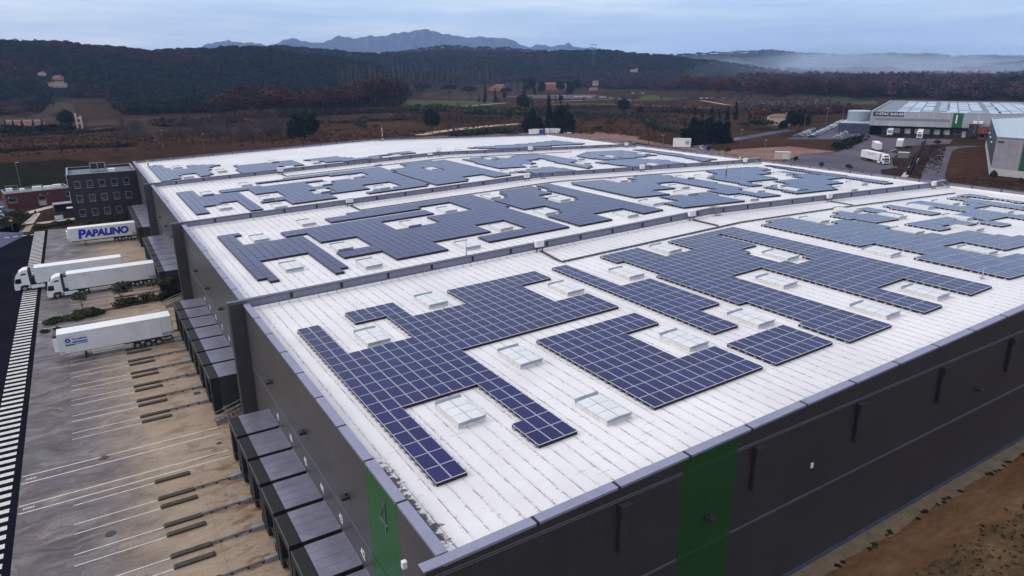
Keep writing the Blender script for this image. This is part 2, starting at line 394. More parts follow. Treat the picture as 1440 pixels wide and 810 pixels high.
    M['l_red'] = leaf_mat('russet oak leaves', (.075,.027,.018)); M['l_brown'] = leaf_mat('brown oak leaves', (.048,.025,.020))
    M['l_pine'] = leaf_mat('dark pine needles', (.013,.022,.012)); M['l_umb'] = leaf_mat('umbrella pine needles', (.016,.032,.010))
    M['l_olive'] = leaf_mat('olive leaves', (.062,.078,.050)); M['l_cyp'] = leaf_mat('cypress leaves', (.009,.016,.012))
    M['l_conif'] = leaf_mat('blue green conifer', (.009,.017,.016)); M['l_bush'] = leaf_mat('shrub leaves', (.036,.048,.022))
    M['l_twig'] = leaf_mat('bare twigs', (.085,.062,.062)); M['l_pale'] = leaf_mat('pale poplar twigs', (.115,.088,.086)); M['hopper'] = P('anthracite hopper', (.031,.030,.034), .5)
    M['l_orange'] = leaf_mat('orange autumn leaves', (.15,.055,.025))
    M['l_scrub'] = leaf_mat('scrub', (.046,.028,.017), obj=False)
build_mats()

# ------------------------------------------------------------------ sky and sun
SUN_AZ, SUN_EL = R_(158), R_(32)      # direction to the sun, measured from +x towards +y
w = bpy.data.worlds.new('World'); scene.world = w; w.use_nodes = True
wt = NT(w); bg = wt.n['Background']; bg.inputs['Strength'].default_value = .1
sky = wt.n.new('ShaderNodeTexSky'); sky.sky_type = 'NISHITA'; sky.sun_disc = False
sky.sun_elevation = SUN_EL; sky.sun_rotation = math.pi/2-SUN_AZ; sky.air_density = 1.2; sky.dust_density = 2.5; sky.ozone_density = 1.5
gen = wt.n.new('ShaderNodeTexCoord').outputs['Generated']
sp = wt.n.new('ShaderNodeSeparateXYZ'); wt.l.new(gen, sp.inputs[0])
ovc = wt.ramp(sp.outputs[2], [(0.0, (.67,.795,.92)), (.03, (.71,.83,.95)), (.10, (.61,.755,.93)), (.35, (.61,.70,.82)), (1.0, (.90,.885,.90))])
cl = wt.noise(wt.scaled(gen, (3.0, 3.0, 34.0)), 1.15, 7, .6)
ov2 = wt.mix(1.0, ovc, wt.ramp(cl, [(.34, (.76,.83,.93)), (.5, (1.0,1.0,1.0)), (.64, (1.30,1.19,1.06))]), 'MULTIPLY')
azr = wt.n.new('ShaderNodeMapRange'); azr.inputs[1].default_value = -.3; azr.inputs[2].default_value = .95; wt.l.new(sp.outputs[0], azr.inputs[0])
ov2 = wt.mix(1.0, ov2, wt.ramp(azr.outputs[0], [(0, (1.10,1.05,1.0)), (1, (.86,.95,1.02))]), 'MULTIPLY')
ov3 = wt.mix(1.0, ov2, (10.0, 10.0, 10.0, 1), 'MULTIPLY')
wt.l.new(wt.mix(.86, sky.outputs[0], ov3), bg.inputs['Color'])
sl = bpy.data.lights.new('sun', 'SUN'); sl.energy = 1.0; sl.angle = R_(25); sl.color = (1.0, .96, .92)
so = bpy.data.objects.new('sun', sl); COL.objects.link(so); so.location = (-200, 60, 300)
so.rotation_euler = Vector((math.cos(SUN_AZ)*math.cos(SUN_EL), math.sin(SUN_AZ)*math.cos(SUN_EL), math.sin(SUN_EL))).to_track_quat('Z', 'Y').to_euler()
scene.view_settings.view_transform = 'Standard'; scene.view_settings.look = 'None'
scene.view_settings.exposure = .38; scene.view_settings.gamma = 1
scene.render.engine = 'CYCLES'
cy = scene.cycles
cy.use_denoising = True; cy.max_bounces = 6; cy.diffuse_bounces = 3; cy.glossy_bounces = 3; cy.transmission_bounces = 2
cy.volume_bounces = 1; cy.volume_max_steps = 160; cy.volume_step_rate = 2.0; cy.caustics_reflective = False; cy.caustics_refractive = False; cy.sample_clamp_indirect = 4

# ------------------------------------------------------------------ terrain
_cols = np.arange(-1400, 2900, 10.0)
_az = np.array([math.atan2(*(ray(c, 95.0)[[1, 0]])) for c in _cols])     # falls as the column grows
def az_of_col(c): return float(np.interp(c, _cols, _az))
def col_of_az(a): return np.interp(-np.asarray(a), -_az, _cols)
def elev_tan(c, row):
    v = ray(c, row); return v[2]/math.hypot(v[0], v[1])
RIDGES = [  # radius, width, tree height allowance, [(column, skyline row)]
 (1500, 330, 9, [(-900,60),(-300,50),(0,53.5),(60,52.5),(120,57.5),(180,62),(230,65),(300,65.5),(360,62.5),(420,71),(500,80),(560,95),(700,110),(2900,110)]),
 (2150, 450, 9, [(-900,90),(150,75),(300,65.5),(360,61.5),(440,67),(480,69),(540,71.5),(570,70.5),(640,70),(760,69.5),(860,70.5),(940,75),(1000,84),(1100,97),(1200,104),(2900,104)]),
 (3000, 420, 9, [(-900,100),(520,80),(560,73),(600,66),(640,61.5),(680,62.5),(720,66.5),(780,74),(860,86),(1000,100),(2900,100)]),
 (3500, 600, 7, [(-900,100),(760,90),(900,77),(980,73.5),(1080,71.5),(1140,73.5),(1200,77),(1260,75.5),(1360,75.5),(1440,78.5),(1700,78),(2900,80)]),
 (2450, 300, 8, [(-900,104),(1080,102),(1150,101),(1200,97),(1250,93),(1300,98),(1330,96),(1380,87),(1440,84.5),(1600,84),(2900,84)]),
]
_RT = []
for r, wd, th, pts in RIDGES:
    hs = [max(0.0, CAM_H+r*elev_tan(c, y)-th) for c, y in pts]
    _RT.append((r, wd, np.array([p[0] for p in pts]), np.array(hs)))
def hterr(x, y):
    x = np.asarray(x, float); y = np.asarray(y, float)
    r = np.hypot(x, y); c = col_of_az(np.arctan2(y, x)); h = np.zeros_like(r)
    for rr, wd, cc, hh in _RT:
        H = np.interp(c, cc, hh)*(1+(.012 if rr < 2000 else .04)*np.sin(c*.031+rr)+.012*np.sin(c*.083))
        q = (r-rr)/wd
        h = np.maximum(h, H*np.exp(-np.where(q < 0, q*q, q*q*.6)))
    h = h-3.0; h = np.where(h < 0, 0, h)
    return h+np.where(h > 0, np.minimum(h, 12)*.12*np.sin(x*.013)*np.sin(y*.011), 0)
def G(px, py):
    """point of the ground seen at a photo pixel"""
    v = ray(px, py); t0 = (0-CAM_H)/v[2] if v[2] < 0 else 1e9
    L = math.hypot(v[0], v[1]); d = np.linspace(200, min(t0*L, 6000), 1500)/L if t0*L > 800 else None
    if d is not None:
        z = CAM_H+v[2]*d; hh = hterr(v[0]*d, v[1]*d); k = np.nonzero(z <= hh)[0]
        if len(k): return np.array([v[0]*d[k[0]], v[1]*d[k[0]], float(hh[k[0]])])
    if v[2] >= 0: raise ValueError((px, py))
    return np.array([v[0]*t0, v[1]*t0, 0.0])
LIM_C = [-250,45,56,66,138,152,165,300,330,480,560,580,620,700,760,860,1000,1080,1200,1300,1460,1800]   # front edge of the woods,
LIM_Y = [164,163,150,139,138,154,163,159,155,153,150,130,124,118,119,127,128,133,137,139,141,141]        # column and row
def build_terrain():
    rr = np.concatenate([[0], np.geomspace(40, 600, 16), np.geomspace(640, 4600, 90), np.geomspace(4800, 11800, 10)])
    aa = np.concatenate([np.linspace(az_of_col(1800), az_of_col(-360), 420), np.linspace(az_of_col(-360), az_of_col(1800)+2*math.pi, 90)[1:-1]])
    X = np.outer(rr, np.cos(aa)); Y = np.outer(rr, np.sin(aa)); Z = hterr(X, Y)-.02
    V = np.c_[X.ravel(), Y.ravel(), Z.ravel()]; nr, na = X.shape
    i = np.arange(nr-1)[:, None]*na; j = np.arange(na)[None, :]; k = (j+1) % na
    Fq = np.stack([i+j, i+na+j, i+na+k, i+k], -1).reshape(-1, 4)
    m = ground_mat('terrain', [(.28, (.026,.016,.011)), (.45, (.042,.025,.016)), (.6, (.052,.032,.020)), (.75, (.044,.036,.020))], .012, .12, .45)
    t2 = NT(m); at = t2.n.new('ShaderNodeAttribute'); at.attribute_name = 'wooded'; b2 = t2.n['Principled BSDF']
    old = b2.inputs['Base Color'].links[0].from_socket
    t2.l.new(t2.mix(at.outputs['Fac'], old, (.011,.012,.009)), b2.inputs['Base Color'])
    me = np_mesh('ground', V, Fq, [m])
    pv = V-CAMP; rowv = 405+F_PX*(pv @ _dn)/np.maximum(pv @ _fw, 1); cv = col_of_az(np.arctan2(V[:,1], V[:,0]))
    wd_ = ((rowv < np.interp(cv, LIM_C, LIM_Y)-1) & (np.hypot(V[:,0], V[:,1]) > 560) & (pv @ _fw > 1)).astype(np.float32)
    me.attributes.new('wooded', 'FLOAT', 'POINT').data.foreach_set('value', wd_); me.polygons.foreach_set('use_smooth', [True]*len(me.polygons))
    tag(link('ground', me), kind='structure')
build_terrain()
def mountains():
    pts = [(250,70),(270,68),(285,66),(300,59),(320,57),(345,58),(362,60),(380,63),(392,60),(405,55),(418,52),(432,57),(445,60),(458,58),(470,53),(480,50),(500,52),(520,50.5),(540,48.5),(560,46),(580,42),(595,40.5),(612,41.5),(625,46),(640,49.5),(660,51),(680,51),(700,51.5),(715,54),(730,60),(745,66),(752,63),(760,62),(772,64),(782,63),(792,62.5),(799,59.5),(804,64),(820,66),(834,66.5),(850,69),(880,73)]
    cc = np.array([p[0] for p in pts]); yy = np.array([p[1] for p in pts])
    R0 = 10500.0; c = np.linspace(252, 878, 260); rad = R0+np.linspace(-1500, 900, 26)
    hr = np.array([CAM_H+R0*elev_tan(a, b) for a, b in zip(c, np.interp(c, cc, yy))])
    az = np.array([az_of_col(a) for a in c]); V = []; n1 = rng.normal(size=(26, 260))
    for k, r in enumerate(rad):
        q = (r-R0)/(1500 if r < R0 else 900); prof = max(0, 1-abs(q)**1.15)
        rid = .10*np.sin(c*.16+3*q)+.07*np.sin(c*.41-5*q)+.05*n1[k]
        z = hr*prof*(1+rid*min(1, abs(q)*4))-2
        V.append(np.c_[r*np.cos(az), r*np.sin(az), z])
    V = np.concatenate(V); i = np.arange(25)[:, None]*260; j = np.arange(259)[None, :]
    Fq = np.stack([i+j, i+j+1, i+260+j+1, i+260+j], -1).reshape(-1, 4)
    tag(link('mountain_range', np_mesh('mountain_range', V, Fq, [M['mountain']])), kind='structure')
mountains()
def sheet(name, pts, mat, z=.01, kind='structure', px=True):
    """flat ground patch from photo pixels (or metres when px is False)"""
    P3 = [G(*p) if px else np.array([p[0], p[1], 0.0]) for p in pts]
    b = MB(); b.poly([(p[0], p[1], (hterr(p[0], p[1]) if px else 0)+z) for p in P3])
    o = b.build(name, M[mat] if isinstance(mat, str) else mat)
    if o.data.polygons[0].normal.z < 0: o.data.flip_normals()
    return tag(o, kind=kind)
def ribbon(name, pts, wd, mat, z=.02, px=True):
    Q = [G(*p) if px else np.array([p[0], p[1], 0.0]) for p in pts]
    b = MB(); L = []; Rr = []
    for i, q in enumerate(Q):
        d = Q[min(i+1, len(Q)-1)]-Q[max(i-1, 0)]; d = d/np.hypot(d[0], d[1]); n = np.array([-d[1], d[0], 0])
        ww = wd[i] if isinstance(wd, (list, tuple)) else wd
        L.append(q+n*ww/2); Rr.append(q-n*ww/2)
    for i in range(len(Q)-1):
        b.quad(*[(p[0], p[1], p[2]+z) for p in (Rr[i], Rr[i+1], L[i+1], L[i])])
    return tag(b.build(name, M[mat]), kind='structure')
# ================================================================== the warehouse
XF, XM, XB = 11.65, 80.2, 148.75          # dock wall, ridge, far wall
YN, YB = 25.4, 215.0                      # near wall, back wall
FW = [72.2, 118.4, 166.2]                 # dividing fire walls
ZR, SL = 12.85, .0297
def roofz(x): return ZR+SL*((x if x < XM else 2*XM-x)-XF)
def roofpt(px, py, up=.22):
    v = ray(px, py)
    for sg in (1, -1):
        c, s = (ZR-SL*XF+up, SL) if sg == 1 else (ZR+SL*(2*XM-XF)+up, -SL)
        t = (c-CAM_H)/(v[2]-s*v[0]); p = v*t+CAMP
        if (p[0] < XM) == (sg == 1): return p
    return p
WL = (80.0, 120.0, 0.0)
wh = empty('warehouse', WL, label='huge dark grey logistics warehouse with white stepped roof carrying the blue solar arrays', cat='warehouse')
def wpart(mb, name, mat, parent=None, **k):
    return mb.build(name, M[mat] if isinstance(mat, str) else mat, parent or wh, off=WL if not parent else (0,0,0), **k)
CAPH = .75
def gable(y, x0, x1, up, z0=0):
    return [(x0, y, z0), (x1, y, z0), (x1, y, roofz(x1)+up), (XM, y, roofz(XM)+up), (x0, y, roofz(x0)+up)]
# walls: real slabs 0.25 m thick
def gable_wall(y0, y1, up=CAPH-.04):
    b = MB(); a = gable(y0, XF, XB, up); c = gable(y1, XF, XB, up); b.poly(a); b.poly(c[::-1])
    n = 5
    for i in range(n): b.quad(a[i], c[i], c[(i+1) % n], a[(i+1) % n])
    return b
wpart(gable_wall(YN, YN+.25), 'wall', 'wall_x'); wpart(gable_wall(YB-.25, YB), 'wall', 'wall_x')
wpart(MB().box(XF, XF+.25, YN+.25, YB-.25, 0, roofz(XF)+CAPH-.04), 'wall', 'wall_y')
wpart(MB().box(XB-.25, XB, YN+.25, YB-.25, 0, roofz(XB)+CAPH+.15), 'wall', 'upstand_y')
# roofs, one per bay
edges = [YN+.25]+[v for f in FW for v in (f-.2, f+.2)]+[YB-.25]
for k in range(4):
    y0, y1 = edges[2*k], edges[2*k+1]; b = MB()
    for xa, xb in ((XF+.25, XM), (XM, XB-.25)):
        b.quad((xa, y0, roofz(xa)), (xb, y0, roofz(xb)), (xb, y1, roofz(xb)), (xa, y1, roofz(xa)))
    rf = wpart(b, 'roof', 'roof')
    # membrane upstands against the walls (white, with small straps)
    u = MB()
    for yy, s in ((y1, -1),):
        for xa, xb in ((XF+.5, XM), (XM, XB-.5)):
            za, zb = roofz(xa), roofz(xb)
            u.quad((xa, yy+s*.40, za+.01), (xb, yy+s*.40, zb+.01), (xb, yy+s*.205, zb+.26), (xa, yy+s*.205, za+.26))
        x = XF+1
        while x < XB-1:
            u.box(x-.025, x+.025, yy-.24, yy-.2, roofz(x)+.05, roofz(x)+.30, 1); x += 2.1
    for x0, x1 in ((XB-.75, XB-.28),):
        u.quad((x0, y0, roofz(x0)+.01), (x1, y0, roofz(x1)+.40), (x1, y1, roofz(x1)+.40), (x0, y1, roofz(x0)+.01))
    o = u.build('membrane_upstand', [M['roof'], M['coping']], wh, off=WL)
# copings with butt joints
def coping_run(axis, fixed0, fixed1, a0, a1, step, zf, name='coping'):
    b = MB(); x = a0; first = True
    while x < a1-.01:
        e = min(x+step, a1); g = .10
        for s0, s1, mi, up in ((x+(0 if first else g), e-g if e < a1 else e, 0, .06), (e-g, e+g, 1, .045)):
            if mi == 1 and e >= a1: continue
            if axis == 'y': pts = [(fixed0,s0),(fixed1,s0),(fixed1,s1),(fixed0,s1)]
            else: pts = [(s0,fixed0),(s1,fixed0),(s1,fixed1),(s0,fixed1)]
            b.hexa([(p[0],p[1],zf(p[0])-.10) for p in pts]+[(p[0],p[1],zf(p[0])+up) for p in pts], mi)
        x = e; first = False
    o = b.build(name, [M['coping'], M['joint']], wh, off=WL); return o
for k in range(4):
    y0, y1 = ([YN+.7]+[f+.45 for f in FW])[k], ([f-.45 for f in FW]+[YB-.7])[k]
    coping_run('y', XF-.06, XF+.58, y0, y1, (y1-y0)/9.0, lambda x: roofz(XF)+CAPH)
coping_run('x', YN-.06, YN+.60, XF-.06, XM, 5.55, lambda x: roofz(x)+CAPH)
coping_run('x', YN-.06, YN+.60, XM, XB+.06, 5.55, lambda x: roofz(x)+CAPH)
b = MB(); b.box(XB-.30, XB+.06, YN, YB, roofz(XB)+CAPH+.15, roofz(XB)+CAPH+.23)
y = YN+5
while y < YB: b.box(XB-.34, XB-.22, y-.09, y+.09, roofz(XB), roofz(XB)+CAPH+.2, 1); b.box(XB-.36, XB+.1, y+2.2, y+2.5, roofz(XB)+CAPH+.2, roofz(XB)+CAPH+.33, 1); y += 5.2
b.build('coping', [M['cap'], M['joint']], wh, off=WL)
b = MB()
for xa, xb in ((XF, XM), (XM, XB)):
    b.hexa([(xa,YB-.32,roofz(xa)+CAPH-.05),(xb,YB-.32,roofz(xb)+CAPH-.05),(xb,YB+.06,roofz(xb)+CAPH-.05),(xa,YB+.06,roofz(xa)+CAPH-.05),
            (xa,YB-.32,roofz(xa)+CAPH+.05),(xb,YB-.32,roofz(xb)+CAPH+.05),(xb,YB+.06,roofz(xb)+CAPH+.05),(xa,YB+.06,roofz(xa)+CAPH+.05)])
    x = xa+5.0
    while x < xb: b.box(x-.09, x+.09, YB-.36, YB-.24, roofz(x), roofz(x)+CAPH+.07, 1); b.box(x+2.2, x+2.5, YB-.40, YB+.1, roofz(x)+CAPH+.03, roofz(x)+CAPH+.20, 1); x += 5.2
b.build('coping', [M['cap'], M['joint']], wh, off=WL)
b = MB()
for xa, xb in ((XF+.3, XM), (XM, XB-.3)):
    b.quad((xa,YB-.256,roofz(xa)-.1),(xb,YB-.256,roofz(xb)-.1),(xb,YB-.256,roofz(xb)+CAPH-.06),(xa,YB-.256,roofz(xa)+CAPH-.06))
wpart(b, 'parapet_sheet', 'upstand'); wpart(MB().box(XB-.262, XB-.255, YN+.3, YB-.3, roofz(XB)-.1, roofz(XB)+CAPH+.1), 'parapet_sheet', 'upstand_y')
# fire walls with pilaster at the dock side
for f in FW:
    up = 1.0; b = MB()
    xs = [(XF-1.35, XF), (XF, XM), (XM, XB), (XB, XB+.6)]
    zf = lambda x: roofz(min(max(x, XF), XB))+up
    for xa, xb in xs:
        lo = (lambda x: 0) if xa < XF or xb > XB else (lambda x: roofz(x)-.6)
        b.hexa([(xa,f-.2,lo(xa)),(xb,f-.2,lo(xb)),(xb,f+.2,lo(xb)),(xa,f+.2,lo(xa)),(xa,f-.2,zf(xa)),(xb,f-.2,zf(xb)),(xb,f+.2,zf(xb)),(xa,f+.2,zf(xa))])
    fw = wpart(b, 'firewall', 'upstand'); fw.name = 'firewall'
    b = MB(); b.box(XF-1.45, XF-.004, f-.62, f+.62, 0, zf(XF)-.02); b.box(XF-1.52, XF-1.452, f-.05, f+.05, 0, zf(XF)-.02, 1)
    b.box(XF-1.5, XF-1.452, f-.66, f-.58, 0, zf(XF)-.02, 1)
    b.build('pilaster', [M['wall_y'], M['trim']], wh, off=WL)
    c = MB()
    for xa, xb in ((XF-1.55, XF), (XF, XM), (XM, XB), (XB, XB+.7)):
        c.hexa([(xa,f-.32,zf(xa)),(xb,f-.32,zf(xb)),(xb,f+.32,zf(xb)),(xa,f+.32,zf(xa)),(xa,f-.32,zf(xa)+.10),(xb,f-.32,zf(xb)+.10),(xb,f+.32,zf(xb)+.10),(xa,f+.32,zf(xa)+.10)])
    x = XF+5.0; jm = MB().box(-.14, .14, -.055, 0, .0, .60).mesh('joint_cover', [M['joint']])
    while x < XB-2:
        link('joint_cover', jm, wh, (x-WL[0], f-.204-WL[1], roofz(x)+.385)); link('joint_cover', jm, wh, (x-WL[0], f+.26-WL[1], roofz(x)+.385)); x += 5.55
    c.build('coping', M['cap'], wh, off=WL)
# corner stub of the near wall
b = MB(); b.box(XF-1.0, XF-.02, YN-.01, YN+.5, 0, roofz(XF)+CAPH); b.box(XF-1.1, XF-.06, YN-.07, YN+.6, roofz(XF)+CAPH-.02, roofz(XF)+CAPH+.065, 1)
b.build('corner_pier', [M['wall_x'], M['coping']], wh, off=WL)
# end wall: green band, trims, plinth, hoppers, lamps
b = MB(); g0, g1 = 27.7, 32.6
b.hexa([(g0,YN-.006,.35),(g1,YN-.006,.35),(g1,YN-.001,.35),(g0,YN-.001,.35),(g0,YN-.006,roofz(g0)+CAPH-.12),(g1,YN-.006,roofz(g1)+CAPH-.12),(g1,YN-.001,roofz(g1)+CAPH-.12),(g0,YN-.001,roofz(g0)+CAPH-.12)])
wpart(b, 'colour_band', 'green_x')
for z0, z1 in ((13.10, 13.16), (12.96, 13.0), (6.80, 6.87), (6.70, 6.73)):
    b = MB()
    for x0, x1 in ((XF-.9, g0-.01), (g1+.01, XB)): b.box(x0, x1, YN-.03, YN-.002, z0, z1)
    wpart(b, 'wall_trim', 'trim')
    wpart(MB().box(g0, g1, YN-.03, YN-.0065, z0, z1), 'wall_trim', P('green trim', (.03,.075,.035), .4))
wpart(MB().box(XF-1, XB, YN-.10, YN-.002, 0, .34), 'plinth', 'plinth')
for x in (23.0, 34.5, 45.9, 57.5, 69.3, 81, 92.5, 104):
    b = MB(); b.box(x-.38, x+.38, YN-.42, YN-.032, 12.25, 12.85); b.box(x-.30, x+.30, YN-.28, YN-.032, 9.6, 12.25); wpart(b, 'rainwater_hopper', 'hopper', bevel=.03)
def floodlight(x, y, z, d):
    b = MB(); dx, dy = d
    b.box(x-.28*abs(dy)-.0+min(0,dx)*.55, x+.28*abs(dy)+max(0,dx)*.55, y-.28*abs(dx)+min(0,dy)*.55, y+.28*abs(dx)+max(0,dy)*.55, z-.06, z+.16)
    b.box(x-.06+dx*.2, x+.06+dx*.2, y-.06+dy*.2, y+.06+dy*.2, z+.16, z+.34)
    wpart(b, 'floodlight', 'dark2', bevel=.02)
floodlight(30.3, YN-.03, 9.0, (0, -1)); floodlight(64.3, YN-.03, 9.0, (0, -1))
wpart(MB().box(40.8, 41.05, YN-.06, YN-.002, 8.95, 9.35), 'wall_notice', 'white')
for y in (40.3, 50.7, 61.8, 86.5, 96.5, 106.5, 133, 143, 153): floodlight(XF-.03, y, 8.8, (-1, 0))
wpart(MB().box(XF-1.2, XF-.95, YN+2.4, YN+2.65, 12.1, 12.5), 'camera_box', 'white')
# dock wall trims
for y0, y1 in ((YN+.5, 31.3), (36.4, FW[0]-.62), (FW[0]+.62, FW[1]-.62), (FW[1]+.62, FW[2]-.62), (FW[2]+.62, YB)):
    wpart(MB().box(XF-.04, XF-.002, y0, y1, 6.80, 6.90), 'wall_trim', 'trim')
wpart(MB().box(XF-.04, XF-.007, 31.32, 36.38, 6.80, 6.90), 'wall_trim', bpy.data.materials['green trim'])
for y0, y1 in ((31.3, 36.4), (73.4, 78.0)):
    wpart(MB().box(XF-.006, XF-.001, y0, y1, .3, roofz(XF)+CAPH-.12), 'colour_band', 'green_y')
# cell number on the green band, thin outlined figure
def wall_text(s, size, y, z, mat, name, sx=1.0, off=0):
    me = text_mesh(s, size, .006, off, 0, sx=sx); me.materials.append(M[mat])
    return link(name, me, wh, (XF-.016-WL[0], y-WL[1], z-WL[2]), (R_(90), 0, R_(-90)))
b = MB(); r = .07    # the open-stroke 4
for a, c in (((0,2.05),(-.80,.62)), ((-.80,.62),(.40,.62)), ((.05,2.05),(.05,0))):
    b.tube((XF-.04, 33.28-a[0], 10.37+a[1]), (XF-.04, 33.28-c[0], 10.37+c[1]), .055, .055, 6)
wpart(b, 'cell_number', 'trim')
wall_text('3', 3.2, 75.6, 11, 'trim', 'cell_number')
# docks --------------------------------------------------------------
DOCKS = [[65.3-4.55*k for k in range(7)], [107.3-4.55*k for k in range(7)], [156.6-4.4*k for k in range(7)], [198.0-4.4*k for k in range(7)]]
def make_dock():
    d = empty('dock_shelter', parent=wh)
    X0, X1, W, Z = 7.85, 11.64, 4.0, 4.42
    b = MB()   # body: near/far cheeks and front portal, open mouth
    b.box(X0+.9, X1, 0, .12, .9, Z); b.box(X0+.9, X1, W-.12, W, .9, Z)
    b.box(X0+.9, X1, .121, W-.121, .9, 1.15)
    b.build('shelter_body', M['dark2'], d)
    b = MB(); b.box(X0+.92, X1, -.03, W+.03, Z, Z+.05); b.box(X1-.05, X1, -.03, W+.03, Z+.05, Z+.13)
    for y in (1.0, 2.0, 3.0): b.box(X0+.93, X1-.06, y-.015, y+.015, Z+.05, Z+.062)
    b.build('shelter_roof', M['shelter'], d)
    b = MB()   # padded front frame
    b.box(X0, X0+.9, 0, .62, .15, Z+.02); b.box(X0, X0+.9, W-.62, W, .15, Z+.02); b.box(X0, X0+.9, .62, W-.62, 3.55, Z+.02)
    b.box(X0-.02, X0+.6, .70, 1.0, .45, 1.1); b.box(X0-.02, X0+.6, W-1.0, W-.70, .45, 1.1)
    f = b.build('shelter_frame', M['dark'], d)
    b = MB()
    for yy in (.02, W-.10): b.box(X0-.035, X0-.001, yy, yy+.08, .2, Z+.03)
    b.box(X0-.035, X0-.001, .11, W-.11, Z-.05, Z+.03); b.build('edge_trim', M['trim'], f)
    b = MB(); b.box(X0+1.3, X0+1.36, .5, W-.5, 1.16, 3.9)
    for z in (1.85, 2.55, 3.25): b.box(X0+1.28, X0+1.299, .5, W-.5, z-.03, z+.03)
    b.build('dock_door', M['upstand_y'], d)
    b = MB(); b.box(X0+.35, X0+.88, .9, W-.9, .85, 1.12); b.box(X0+.2, X0+.349, 1.0, W-1.0, .95, 1.08); b.build('dock_leveller', M['plate'], d)
    return d
dock0 = make_dock(); KM = kids_map(); n = 0
for ci, ys in enumerate(DOCKS):
    for yk in ys:
        d = dock0 if n == 0 else copy_tree(dock0, wh, KM)
        d.location = (-WL[0], yk-4.0-WL[1], 0); n += 1
num = 47
for ci, ys in enumerate(DOCKS[:3]):
    for yk in ys:
        wall_text(str(num), 1.0, yk-4.25, 5.45, 'white', 'dock_number', .85, .02); num -= 1
# skylights ----------------------------------------------------------
def make_skylight():
    s = empty('skylight', parent=wh); w2, l2, h = 1.03, 1.72, .36
    MB().hexa([(-w2-.08,-l2-.08,0),(w2+.08,-l2-.08,0),(w2+.08,l2+.08,0),(-w2-.08,l2+.08,0),(-w2,-l2,h),(w2,-l2,h),(w2,l2,h),(-w2,l2,h)]).build('kerb', M['kerb'], s)
    b = MB()
    for i in range(2):
        for k in range(3):
            x0, x1 = (-w2+.02, -.035) if i == 0 else (.035, w2-.02); y0 = -l2+.02+k*(2*l2-.04)/3; y1 = y0+(2*l2-.04)/3-.05
            za, zb = (h+.02, h+.07) if i == 0 else (h+.07, h+.02)
            b.hexa([(x0,y0,h+.004),(x1,y0,h+.004),(x1,y1,h+.004),(x0,y1,h+.004),(x0,y0,za),(x1,y0,zb),(x1,y1,zb),(x0,y1,za)])
    b.build('glazing', M['glazing'], s)
    b = MB(); b.box(-w2, w2, -l2, l2, h-.02, h+.003); b.box(-.025, .025, -l2, l2, h+.004, h+.08)
    for k in (1, 2): yy = -l2-.005+k*(2*l2-.04)/3; b.box(-w2, w2, yy-.012, yy+.012, h+.004, h+.03)
    b.build('glazing_bar', M['deflector'], s)
    for sg in (-1, 1):
        b = MB(); y = sg*(l2+.05)
        b.hexa([(-w2-.04,y,h-.16),(w2+.04,y,h-.16),(w2+.04,y+.03,h-.16),(-w2-.04,y+.03,h-.16),(-w2-.04,y+sg*.14,h+.15),(w2+.04,y+sg*.14,h+.15),(w2+.04,y+sg*.14+.03,h+.15),(-w2-.04,y+sg*.14+.03,h+.15)])
        b.build('wind_deflector', M['deflector'], s)
    return s
SKY = [(523,470),(606,419),(796,402),(731,497),(647,574),(848,570),(962,474),(881,381),(1056,444),(936,347),(1098,356),(1092,392),(1231,432),(1302,407),(1240,351),(1375,349),(1145,307),(1276,322),(1360,318),(1192,293),(1330,283),(1254,301),(1295,288),(1405,294),(1348,303),
 (364,333),(430,311),(409,372),(519,368),(480,345),(577,313),(628,293),(657,342),(704,317),(766,296),(690,275),(787,278),(880,299),(915,283),(870,252),(963,270),(955,261),(1050,277),(963,248),(990,247),(1060,266),(1115,264),(1078,258),(1100,243),(1190,264),(1205,256),
 (291,271),(345,258),(315,290),(375,277),(392,288),(457,257),(500,247),(455,267),(537,262),(528,230),(608,236),(690,222),(715,240),(745,232),(812,222),(860,219),(820,228),(905,215),(920,230),
 (249,234),(264,247),(311,239),(385,226),(408,234),(443,227),(560,218),(648,211)]
SKYPOS = []; sk0 = make_skylight(); KM = kids_map()
for k, (px, py) in enumerate(SKY):
    p = roofpt(px, py, .5)
    if not (XF+3 < p[0] < XB-2) or any(abs(p[0]-q[0]) < 2.6 and abs(p[1]-q[1]) < 4.4 for q in SKYPOS): continue
    for f in FW:
        if abs(p[1]-f) < 2.6: p[1] = f+(2.6 if p[1] > f else -2.6)
    s = sk0 if k == 0 else copy_tree(sk0, wh, KM)
    SKYPOS.append((p[0], p[1])); s.location = (p[0]-WL[0], p[1]-WL[1], roofz(p[0]))
    s.rotation_euler = (0, -math.atan(SL) if p[0] < XM else math.atan(SL), 0)
# escape stairs by the pilasters
def escape_stair(y):
    s = empty('escape_stair', (-WL[0], -WL[1], 0), parent=wh); b = MB(); n = 9; x0, x1 = 7.6, 11.3
    for k in range(n):
        x = x0+(x1-x0)*k/n; b.box(x, x+.32, y-.5, y+.5, .13*k+.1, .13*k+.15)
    b.build('tread', M['steel'], s)
    for yy in (y-.55, y+.55):
        b = MB(); b.tube((x0,yy,1.0),(x1,yy,2.2),.03); b.tube((x0,yy,.55),(x1,yy,1.75),.02); b.box(x0,x1,yy-.02,yy+.02,-.0,.02)
        for t in (0,.33,.66,1): b.tube((x0+(x1-x0)*t,yy,0.02),(x0+(x1-x0)*t,yy,1.0+1.2*t),.025)
        b.build('handrail', M['zinc'], s)
for f in FW[:2]: escape_stair(f+1.75)
